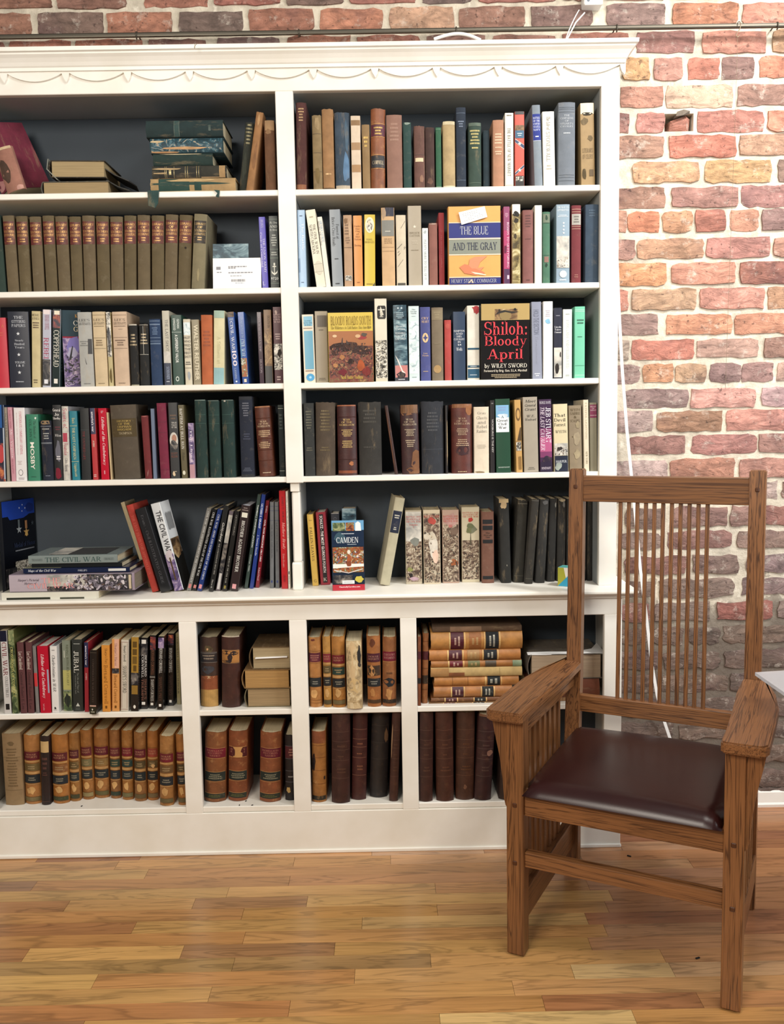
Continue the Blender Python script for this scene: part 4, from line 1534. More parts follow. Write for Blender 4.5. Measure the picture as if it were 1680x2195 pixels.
g = 'books on the second shelf of the brick-side bay'
row('second brick-side shelf', Z[2], .0205, g, [
    (634, 652, 450, 639, 658, 'j', '#a9c4de', 'pale blue book against the centre post', [('T', 'The Battle', '#e8f0f8', .17, .52, .55, .85), ('M', .065, .09, 1, '#4a5a74'), ('M', .92, .94, 1, '#4a5a74'), ('T', 'Gettysburg', '#d8e6f4', .2, .5, .15, .42), ('B', .62, .8, '#7f9cbc', .05, .25)], {'page': '#ddd8c8'}),
    (654, 675, 450, 678, 699, 'j', '#e4ddc8', 'leaning cream book with two-line dark title', [('T', 'THE CIVIL WAR IN', '#3c382e', .19, .57, .52, .78), ('T', 'NORTH CAROLINA', '#3c382e', .19, .57, .14, .42), ('M', .08, .11, 1, '#b0a68c'), ('O', .55, .75, .4, .09, '#d2ccb8'), ('L', '#a49e8c', .7, .8)]),
    (679, 690, 465, 699, 709, 'j', '#e6e2d4', 'thin leaning white book with blue letters', [('T', 'HENRY LEWIS', '#8aa6c0', .06, .36, .4, .85), ('T', 'BEFORE THE STORM', '#4a4a48', .06, .4, .08, .3)]),
    (704, 729, 449, 713, 735, 'j', '#8d949a', 'grey book with black two-line title, tilted', [('T', 'Forrest at', '#26282c', .19, .38, .58, .84), ('T', 'Brice\'s Cross Roads', '#26282c', .1, .47, .2, .48), ('M', .62, .65, 1, '#3a3c40'), ('M', .94, .97, 1, '#2c2e32')]),
    (735, 753, 461, 738, 757, 'J', '#b39274', 'torn pinkish tan jacket, black foot panel', [('R', .3, .08, .25, .05, '#8a6c50'), ('M', .12, .28, 4, '#7c624a', .1, .9), ('R', .75, .2, .18, .16, '#c9ab8c'), ('M', .3, .4, 3, '#8a6f58'), ('P', .84, .91, 'engraving', .1, .9), ('L', '#5b4634', .45)]),
    (755, 775, 462, 760, 778, 'j', '#d3914f', 'orange book with brown stacked title', [('H', 'Under|the|Flag|of|the|Nation', '#8c5226', .13, .35), ('H', 'Bering', '#8c5226', .4, .44), ('M', .925, .95, 1, '#8c5226')]),
    (780, 804, 460, 781, 804, 'j', '#cdb544', 'yellow book with oval bearded portrait', [('O', .5, .145, .42, .11, '#ece2c0'), ('O', .5, .15, .28, .085, 'engraving'), ('O', .45, .115, .13, .03, '#d8ccb0'), ('H', 'HAL|BRIDGES', '#8a7028', .325, .4, .05, .95), ('M', .95, .98, 1, '#8a7028'), ('Q', '#3a3838', [(.72, 1), (.97, .94), (.97, 1)])]),
    (815, 845, 445, 820, 847, 'J', '#c9a67c', 'tan book with torn navy top and grey band', [('B', 0, .11, '#2b2d3e', .3, .97), ('R', .2, .06, .16, .08, '#a89078'), ('B', .16, .36, '#81817a'), ('M', .29, .31, 1, '#d8d4c8'), ('H', 'GRANT|MOVES|SOUTH', '#5d4428', .385, .46), ('L', '#a88a66', .5, .55)]),
    (848, 870, 461, 850, 871, 'J', '#cfc3ac', 'cream spine with slanting pen scribbles', [('Q', '#5e564c', [(.15, .52), (.9, .44), (.9, .448), (.15, .53)]), ('Q', '#5e564c', [(.2, .56), (.95, .45), (.95, .458), (.2, .57)]), ('Q', '#6e665a', [(.5, .18), (.95, .08), (.95, .088), (.5, .19)]), ('Q', '#6e665a', [(.15, .72), (.7, .62), (.7, .628), (.15, .73)]), ('Q', '#5e564c', [(.1, .47), (.6, .4), (.6, .408), (.1, .48)]), ('B', .955, .99, '#4a463e', .1, .9)]),
    (873, 903, 441, 876, 904, 'j', '#a89d8a', 'tall taupe book with a white star', [('S', .5, .26, .14, '#ded6c4'), ('H', 'BRUCE|CATTON', '#75694f', .32, .39), ('M', .43, .48, 2, '#c2b8a4'), ('M', .545, .56, 1, '#75694f')]),
    (904, 918, 489, 906, 918, 'j', '#dfe3e0', 'low thin white book with grey vertical title', [('T', 'PLENTY MORE TO TELL OF IT', '#9aa6aa', .2, .9, .3, .7), ('R', .5, .07, .25, .03, '#b8c2c4')]),
    (919, 938, 478, 920, 938, 'c', '#8a5c52', 'dusty rose cloth book with worn top', [('R', .5, .015, .45, .012, '#b09a8c')]),
    (939, 952, 456, 941, 953, 'c', '#8c2f33', 'slim crimson cloth book', [('T', 'The Decisive Conflict', '#a2514e', .3, .75, .38, .6)]),
    (1078, 1092, 443, 1080, 1093, 'j', '#a83a68', 'magenta book with white vertical title', [('B', 0, .3, '#8a4468'), ('B', .8, 1, '#4c2c50'), ('T', 'ROADS TO GETTYSBURG', '#f0d8e4', .2, .78, .55, .9), ('R', .3, .55, .25, .06, '#6e2848'), ('B', .88, .93, '#d0b8c8', .55, .9), ('M', .08, .14, 3, '#d8a8bc')]),
    (1095, 1116, 438, 1099, 1115, 'J', '#b5a578', 'olive camouflage-like jacket with white head', [('P', .1, 1, 'camo'), ('B', 0, .12, '#e6e1d4'), ('R', .5, .12, .45, .04, '#2a2824'), ('R', .5, .2, .3, .03, '#37322a'), ('R', .4, .4, .2, .04, '#4a4030')]),
    (1119, 1143, 450, 1121, 1143, 'c', '#80534f', 'mauve cloth book with dark title', [('M', .06, .24, 5, '#5c3836', .12, .88), ('M', .38, .4, 1, '#5c3836'), ('M', .93, .96, 1, '#5c3836')]),
    (1145, 1162, 440, 1146, 1161, 'j', '#e3ddd0', 'plain white spine', []),
    (1163, 1179, 454, 1163, 1179, 'c', '#47705a', 'green cloth book with pink shield stamp', [('B', .03, .15, '#6e7a68'), ('R', .5, .08, .2, .04, '#2f4a3c'), ('B', .62, .7, '#8a6a60', .2, .8), ('L', '#2f4c3c', .155, .6), ('R', .5, .74, .2, .03, '#274034')]),
    (1191, 1221, 438, 1192, 1221, 'j', '#8b9fae', 'blue-grey book with stars above a battle engraving', [('H', 'THE WAY TO|APPOMATTOX', '#e4e8ea', .02, .09, .08, .92), ('M', .13, .16, 2, '#d8dee4', .06, .94), ('S', .55, .235, .09, '#eef0f2'), ('S', .55, .275, .09, '#eef0f2'), ('S', .55, .32, .09, '#eef0f2'), ('S', .55, .36, .09, '#eef0f2'), ('P', .4, .8, 'sky_pale'), ('N', .06, .94, .66, .8, 60, .01, ['#4a443e', '#8a8378', '#d8d4c8', '#a89a88']), ('O', .52, .88, .26, .045, '#dfe5ea'), ('M', .94, .97, 1, '#dfe5ea')]),
    (1224, 1246, 440, 1225, 1245, 'c', '#6e2a30', 'maroon book with grey paper label', [('B', .11, .25, '#a8a49c'), ('M', .13, .23, 3, '#57524c'), ('L', '#c8a890', .05, .085, .27, .3), ('M', .88, .93, 2, '#a06a60')]),
    (1254, 1284, 438, 1254, 1284, 'c', '#37485a', 'wide slate blue cloth book', [('M', .06, .16, 3, '#4c6074')]),
])
face_out(961, 1073, 442, Z[2], .004, .045, 'j', '#dca45c', 'thick tan, blue and grey striped boxed book with scrap of paper', [
    ('cB', .215, .405, '#252d74', 0, 1), ('cB', .425, .61, '#85897c', 0, 1), ('cB', .918, 1, '#252d74', 0, 1),
    ('cB', .205, .213, '#f0e4cc', 0, 1), ('cB', .408, .422, '#f0e4cc', 0, 1), ('cB', .613, .625, '#f0e4cc', 0, 1), ('cB', .905, .914, '#f0e4cc', 0, 1),
    ('cH', 'THE BLUE', '#b9bcc8', .25, .37, .22, .76), ('cH', 'AND THE GRAY', '#28304a', .46, .565, .07, .93),
    ('cH', 'HENRY STEELE COMMAGER', '#b9bcc8', .93, .985, .04, .92),
    ('cQ', '#d07a54', [(.2, .78), (.3, .74), (.42, .76), (.55, .8), (.7, .86), (.5, .885), (.3, .86)]),
    ('cQ', '#dc8a64', [(.38, .76), (.4, .68), (.5, .65), (.74, .64), (.6, .72), (.55, .8), (.44, .8)]),
    ('cQ', '#d88860', [(.5, .8), (.68, .78), (.6, .83)]), ('cQ', '#f0dcc0', [(.42, .84), (.6, .86), (.72, .88), (.7, .89), (.5, .87)]),
    ('cQ', '#e2c8b0', [(.36, .985), (.44, .935), (.47, .985), (.44, .985), (.43, .955), (.39, .985)])], g)
nb = [hit(px, py, 1, -.0015) for px, py in ((982.8, 455.3), (1038.5, 442), (1044.4, 465), (989, 482))]
cen = sum(nb, Vector()) / 4
nt = root('paper_note', cen, 'white paper note stuck aslant on the striped blue and grey book', 'note')
link('paper', mesh([p_ - cen for p_ in nb] + [p_ - cen + Vector((0, .0006, 0)) for p_ in nb], [[0, 1, 2, 3], [4, 5, 6, 7], [0, 1, 5, 4], [1, 2, 6, 5], [2, 3, 7, 6], [3, 0, 4, 7]]), 'white_plastic', nt)
vs, fs = [], []
for k in range(5):
    for q in range(9):
        if rnd.random() < .2:
            continue
        e0 = (nb[0] - cen).lerp(nb[3] - cen, .2 + .14 * k)
        e1 = (nb[1] - cen).lerp(nb[2] - cen, .2 + .14 * k)
        dn = (nb[3] - nb[0]) * .035
        b_ = len(vs)
        for s_, dd in ((.12 + .085 * q, 0), (.12 + .085 * q + .06, 0), (.12 + .085 * q + .06, 1), (.12 + .085 * q, 1)):
            vs.append(e0.lerp(e1, s_) + dn * dd + Vector((0, -.0003, 0)))
        fs.append([b_ + 3, b_ + 2, b_ + 1, b_])
link('handwriting', sheet(vs, fs), 'ink', nt, '#a8a8a4')

g = 'books on the third shelf of the brick-side bay'
row('third brick-side shelf', Z[3], .0205, g, [
    (646, 671, 674, 652, 677, 'j', '#dcd3c0', 'white book with long sky blue panel', [('B', .24, .8, '#6da6be', .14, .9), ('B', .03, .17, '#7fb4cc', .15, .9), ('H', 'GONE|WITH THE|WIND', '#26384a', .08, .17), ('M', .19, .215, 1, '#8a6a60', .1, .9), ('M', .81, .84, 1, '#8a6a60', .1, .9), ('O', .55, .92, .36, .055, '#4a9ccc'), ('O', .55, .92, .12, .018, '#9cccea')]),
    (673, 701, 667, 678, 704, 'j', '#9b8f7a', 'taupe book with dark square label', [('B', .06, .22, '#5b5145', .2, .95), ('M', .25, .275, 1, '#635846'), ('M', .93, .97, 2, '#635846')]),
    (802, 830, 640, 805, 830, 'j', '#d9d2c0', 'tall white book with black plaque over battle engraving', [('Q', '#24211e', [(.3, .085), (.85, .085), (.93, .105), (.93, .225), (.85, .245), (.3, .245), (.22, .225), (.22, .105)]), ('M', .12, .15, 1, '#e8e2d4', .28, .86), ('M', .16, .23, 3, '#c8c2b4', .42, .72), ('P', .5, .96, 'engraving'), ('N', .04, .96, .5, .94, 110, .012, ['#2a2724', '#4a443c', '#77705f', '#b9b09a', '#d0c8b4']), ('B', .955, 1, '#cfc6b0')]),
    (841, 871, 654, 847, 875, 'j', '#33525f', 'storm-sky blue book with lightning at its foot', [('P', 0, .8, 'storm'), ('S', .38, .04, .1, '#c6d4da'), ('S', .64, .04, .1, '#c6d4da'), ('H', 'Bruce|Catton', '#e6ecee', .26, .33, .14, .86), ('H', 'TERRIBLE|SWIFT|SWORD', '#dfe8ea', .35, .46, .1, .9), ('M', .09, .18, 4, '#a8bcc4'), ('B', .79, .95, '#c27e78'), ('R', .5, .92, .42, .05, '#2b2630'), ('Q', '#e6dcd4', [(.05, .65), (.3, .72), (.6, .86), (.85, .9), (.55, .88), (.25, .74)]), ('B', .955, 1, '#2a2a34'), ('M', .965, .985, 1, '#d8d8dc')]),
    (873, 897, 656, 878, 900, 'j', '#ccdcdc', 'pale icy blue book with sketched soldiers', [('P', .2, .9, 'sketch'), ('H', 'The|Vacant|North', '#4a5a5c', .035, .11, .2, .8), ('M', .13, .145, 1, '#8a9c9c'), ('M', .94, .955, 1, '#6a7a7a')]),
    (898, 921, 658, 903, 924, 'c', '#494f86', 'periwinkle blue book with round gilt medallion', [('H', 'CRY|HEART', '#d8b890', .13, .22, .15, .85), ('O', .5, .415, .3, .066, '#d0b68a'), ('Q', '#3a4078', [(.5, .365), (.58, .4), (.76, .415), (.58, .43), (.5, .465), (.42, .43), (.24, .415), (.42, .4)]), ('H', 'Lee|Furolo', '#d8b890', .61, .67, .2, .8), ('M', .86, .88, 1, '#c0a888')]),
    (923, 950, 659, 927, 950, 'c', '#786b58', 'khaki cloth book with round gilt stamp at foot', [('B', .03, .17, '#85785f'), ('M', .05, .15, 3, '#938668'), ('O', .48, .84, .34, .055, '#a88858'), ('M', .48, .5, 1, '#8a7d64')]),
    (951, 967, 686, 954, 968, 'c', '#ad4440', 'low coral red cloth book', [('R', .5, .1, .3, .05, '#b8574e')]),
    (970, 997, 668, 972, 998, 'j', '#2c3d55', 'navy book with white stacked title', [('H', 'HAMPTON|AND|HIS|CAVALRY|IN|\'64', '#dfe2e6', .26, .5, .06, .94), ('H', 'Wells', '#dfe2e6', .52, .57, .25, .75)]),
    (1001, 1028, 655, 1001, 1028, 'J', '#dedacd', 'white spine with torn red corner and teal base', [('R', .75, .05, .25, .06, '#a8393e'), ('Q', '#a8393e', [(.4, .02), (.97, .02), (.97, .09), (.75, .12)]), ('B', .565, .59, '#26526a'), ('B', .8, .83, '#26526a'), ('B', .85, .97, '#235471'), ('M', .92, .94, 1, '#c8d4dc'), ('M', .805, .825, 1, '#c8d4dc')]),
    (1138, 1160, 647, 1141, 1162, 'j', '#8b90a2', 'lavender-grey book with ghostly title', [('T', '^HOLD THE SECTION', '#6d7284', .1, .42, .2, .75), ('T', '/The reminiscences', '#9da2b4', .45, .8, .4, .65), ('M', .92, .97, 2, '#e0e4ec')]),
    (1162, 1184, 646, 1165, 1185, 'j', '#e8e5dd', 'white book with small light blue emblem', [('R', .5, .255, .3, .04, '#8cc4e4'), ('M', .11, .2, 4, '#b0acc0')]),
    (1186, 1205, 660, 1187, 1204, 'j', '#252838', 'navy book with photo of soldiers at its foot', [('P', .56, .98, 'sky_pale'), ('R', .4, .86, .3, .1, '#241d1c'), ('R', .8, .66, .12, .04, '#3c3836'), ('H', 'Lincoln|Takes|Command', '#dfe0e4', .25, .36, .1, .9), ('M', .1, .12, 1, '#9ea0ac')]),
    (1206, 1226, 663, 1206, 1226, 'j', '#dfe3dd', 'white book with faint long grey title', [('T', 'LONG LADY AND CELEBRATED', '#bfc4be', .15, .85, .38, .68), ('M', .06, .08, 1, '#8f948e'), ('M', .94, .97, 2, '#8f948e')]),
    (1230, 1253, 657, 1232, 1254, 'j', '#74c4a4', 'mint green book', [('L', '#cfe8dc', .05, .07, .955), ('M', .17, .25, 2, '#2f5c4c', .15, .95), ('M', .41, .43, 1, '#2f5c4c'), ('L', '#4a8c74', .82)], {'page': '#e6e2d2'}),
])
face_out(705, 801, 670, Z[3], .004, .03, 'g', '#d9c05a', 'yellow-topped battle painting book facing out', [
    ('cB', 0, .265, '#d9bf5a', 0, 1), ('cP', .265, 1, 'battle_red', 0, 1), ('cB', .265, .48, '#a9714e', 0, 1),
    ('cR', .3, .5, .3, .07, '#3c2a26'), ('cR', .5, .47, .16, .07, '#4a322a'), ('cR', .75, .55, .24, .08, '#44302c'), ('cR', .12, .56, .1, .06, '#4e3630'),
    ('cR', .75, .36, .12, .03, '#a24444'), ('cO', .14, .335, .05, .02, '#d8b890'), ('cO', .66, .34, .06, .025, '#d0a87c'), ('cR', .8, .32, .07, .03, '#5c5248'),
    ('cQ', '#3a2a26', [(.28, .46), (.31, .36), (.32, .36), (.32, .46)]), ('cQ', '#3a2a26', [(.4, .46), (.4, .39), (.44, .43), (.47, .46)]),
    ('cN', .02, .98, .5, .9, 260, .018, ['#2c1d1b', '#3d2825', '#5a3a30', '#7a4636', '#8f5a42', '#a8744e', '#4a2a2c', '#6e2f2c']), ('cN', .1, .95, .44, .56, 50, .016, ['#2c1d1b', '#3d2825', '#4a322a']),
    ('cR', .3, .64, .06, .04, '#b0774c'), ('cR', .72, .76, .1, .1, '#a8542f'), ('cR', .85, .85, .1, .08, '#7c2f2c'), ('cR', .3, .86, .1, .05, '#7a2c34'), ('cR', .15, .76, .06, .03, '#c28a5c'), ('cR', .5, .7, .08, .04, '#32211f'),
    ('cH', 'BLOODY ROADS SOUTH', '#8a7020', .045, .185, .06, .96), ('cH', 'The Wilderness to Cold Harbor, May-June 1864', '#6c5c1c', .19, .25, .06, .96),
    ('cH', 'Noah Andre Trudeau', '#e0c25a', .9, .96, .26, .76)], g)
face_out(1031, 1135, 651, Z[3], .006, .03, 'g', '#191718', 'black book facing out with big red title under gold top', [
    ('cB', 0, .215, '#b39a66', 0, 1), ('cP', .07, .21, 'photo_sepia', .28, .75), ('cO', .5, .15, .12, .07, '#8a7448'), ('cQ', '#201a14', [(.28, .15), (.36, .1), (.48, .085), (.6, .1), (.78, .11), (.64, .13), (.5, .11), (.36, .13)]), ('cR', .37, .09, .025, .02, '#201a14'), ('cR', .7, .075, .03, .02, '#201a14'),
    ('cH', 'Shiloh:', '#cf3a44', .225, .42, .06, .94), ('cH', 'Bloody', '#cf3a44', .41, .6, .07, .94), ('cH', 'April', '#cf3a44', .585, .78, .12, .86),
    ('cH', 'by WILEY SWORD', '#e6e0d0', .785, .865, .06, .94), ('cH', '^Foreword by Brig. Gen. S.L.A. Marshall', '#d0c8b8', .865, .91, .05, .94),
    ('cM', .925, .985, 3, '#b9a888', .18, .82)], g)

g = 'books on the fourth shelf of the brick-side bay'
WR = lambda c: [('H', 'WAR|OF THE|REBELLION', c, .19, .30, .12, .88), ('M', .345, .45, 5, c, .2, .82), ('M', .5, .61, 4, c, .2, .82)]
row('fourth brick-side shelf', Z[4], .018, g, [
    (650, 673, 864, 653, 675, 'c', '#2b2d2c', 'charcoal book with faint gilt lines', [('M', .1, .36, 7, '#6c6a5cg'), ('M', .6, .66, 2, '#6c6a5cg')]),
    (675, 718, 862, 677, 718, 'o', '#4e4236', 'wide brown-grey frayed cloth book', [('M', .1, .4, 7, '#75674cg'), ('M', .6, .67, 2, '#75674cg')]),
    (720, 763, 868, 725, 766, 'd', '#43211f', 'maroon leather volume with orange worn foot', WR('#d8b878g') + [('K', .17, .77), ('B', .93, .97, '#8a4a2c'), ('B', .0, .02, '#9a5a3a'), ('R', .7, .83, .12, .03, '#a86a44')]),
    (766, 817, 861, 771, 818, 'o', '#312f2c', 'very thick charcoal cloth book', [('M', .1, .3, 4, '#45423c'), ('M', .6, .64, 1, '#403d38')]),
    (857, 896, 868, 862, 900, 'd', '#3c2121', 'leather book with large torn tan areas', [('B', 0, .12, '#7a5434'), ('R', .45, .08, .5, .09, '#80583a'), ('R', .85, .82, .3, .16, '#7a5236'), ('R', .7, .95, .45, .06, '#7a5236')] + WR('#c8b498g')),
    (901, 949, 860, 905, 953, 'o', '#2c2f36', 'thick charcoal-blue cloth book', [('M', .14, .42, 6, '#4a4c50'), ('L', '#454a54', .66)]),
    (952, 959, 868, 955, 961, 'd', '#1c1614', 'thin dark broken board', [('R', .8, .5, .2, .4, '#a89474')], {'w': .007}),
    (967, 1012, 866, 969, 1014, 'd', '#5c2c24', 'red-brown leather book with chipped tan head', [('B', 0, .055, '#8f5e3c'), ('R', .82, .09, .2, .08, '#94623e'), ('R', .5, .66, .3, .1, '#3c2226')] + WR('#c0a488g') + [('M', .965, .985, 1, '#d0b890')]),
    (1014, 1047, 872, 1017, 1049, 'J', '#d9cdb8', 'cream book with faded grey title', [('H', 'Gray|Ghosts|and|Rebel|Raiders', '#8f8a80', .065, .4, .18, .88), ('M', .565, .63, 3, '#b9b0a0'), ('R', .4, .985, .35, .015, '#7e6a4c')]),
    (1048, 1059, 858, 1052, 1061, 'j', '#232022', 'narrow black book with grey vertical title', [('T', '^VICKSBURG IS THE KEY', '#b4b0ac', .26, .72, .35, .75), ('M', .03, .06, 1, '#8a8684')]),
    (1060, 1093, 855, 1064, 1095, 'j', '#1f4532', 'dark green book with sky blue and white label', [('B', .085, .45, '#e6ecee', .04, .92), ('B', .085, .25, '#7eaed2', .04, .92), ('M', .1, .17, 2, '#8a9cc8', .08, .86), ('R', .5, .23, .36, .03, '#d4e4ee'), ('H', 'A|Great|Civil|War', '#191a1c', .22, .41, .06, .9), ('T', 'INDIANA', '#d8e4dc', .92, .935, .15, .9)]),
    (1101, 1116, 857, 1107, 1120, 'j', '#c29a5e', 'tan book with drawn cannon and ring', [('O', .55, .2, .38, .09, '#6e5230'), ('O', .55, .2, .24, .06, '#c29a5e'), ('Q', '#4f3c24', [(.3, .56), (.8, .38), (.95, .38), (.95, .56)]), ('P', .58, .7, 'engraving', .1, .9), ('B', .78, .96, '#8a6a3c', .4, .85), ('L', '#5a4428', .57)]),
    (1119, 1152, 851, 1124, 1154, 'j', '#a2998a', 'tall warm grey book with italic black title', [('H', '/Meet|/General|/Grant', '#2e2c28', .03, .19, .15, .9), ('H', '/W.E.|/Woodward', '#3a3832', .23, .32, .15, .9), ('M', .93, .97, 2, '#6a655a')]),
    (1154, 1182, 856, 1158, 1184, 'j', '#3c2444', 'purple and pink book with white two-line title', [('B', .4, .8, '#7c3a64'), ('B', .52, .72, '#b35a84'), ('T', 'JEB STUART', '#f0e8f0', .11, .6, .52, .92), ('T', '/THE LAST CAVALIER', '#e8d8e6', .11, .7, .1, .42), ('H', 'BURKE DAVIS', '#d8d0dc', .025, .065, .05, .95), ('R', .6, .83, .35, .06, '#2a1c34'), ('B', .86, 1, '#2a2038'), ('H', 'RINEHART', '#d8ccd8', .93, .965)]),
    (1185, 1216, 866, 1188, 1219, 'j', '#d6c9a6', 'cream book with horseman picture over navy base', [('H', 'That|Devil|Forrest', '#2c2a28', .13, .34, .05, .85), ('H', 'WYETH', '#4a463e', .385, .43), ('P', .58, .76, 'sky_pale'), ('N', .05, .95, .64, .76, 50, .012, ['#2f2826', '#5a4c44', '#8a7c70', '#b8aca0']), ('R', .4, .66, .2, .03, '#2f2826'), ('B', .765, 1, '#22283a'), ('H', 'HARPER', '#d8dce0', .83, .87), ('R', .3, .92, .25, .06, '#9aa49c')]),
    (1218, 1246, 869, 1221, 1248, 'J', '#8a7b64', 'blotched taupe book', [('H', 'WITH|SABRE|&|SCALPEL', '#57492f', .04, .26, .1, .9), ('M', .46, .49, 1, '#57492f'), ('R', .6, .5, .3, .1, '#a3947a'), ('R', .6, .75, .25, .08, '#a59678'), ('R', .7, .3, .2, .06, '#9c8d70')]),
    (1249, 1261, 857, 1252, 1263, 'j', '#ddd2ba', 'narrow cream book', [('T', 'FATEFUL LIGHTNING', '#b8ac90', .04, .55, .35, .7), ('T', 'NEW YORK', '#8f8468', .72, .9, .35, .7)]),
    (1263, 1283, 863, 1265, 1284, 'j', '#85806c', 'olive-grey book with magenta label', [('B', .03, .22, '#7a3450'), ('H', 'HISTORY|OF|NATIONALITY', '#e0c8cc', .045, .125, .08, .92), ('L', '#d8c4c4', .185)]),
])
# two loose boards leaning in the gap
row('fourth brick-side shelf', Z[4], .05, g, [
    (823, 831, 869, 846, 853, 'd', '#3b2019', '', [('R', .25, .5, .16, .45, '#6e4a36')], {'w': .010, 'Y': .03, 'label': 'thin pair of leaning dark boards in the gap of fourth brick-side shelf', 'd': .13})])

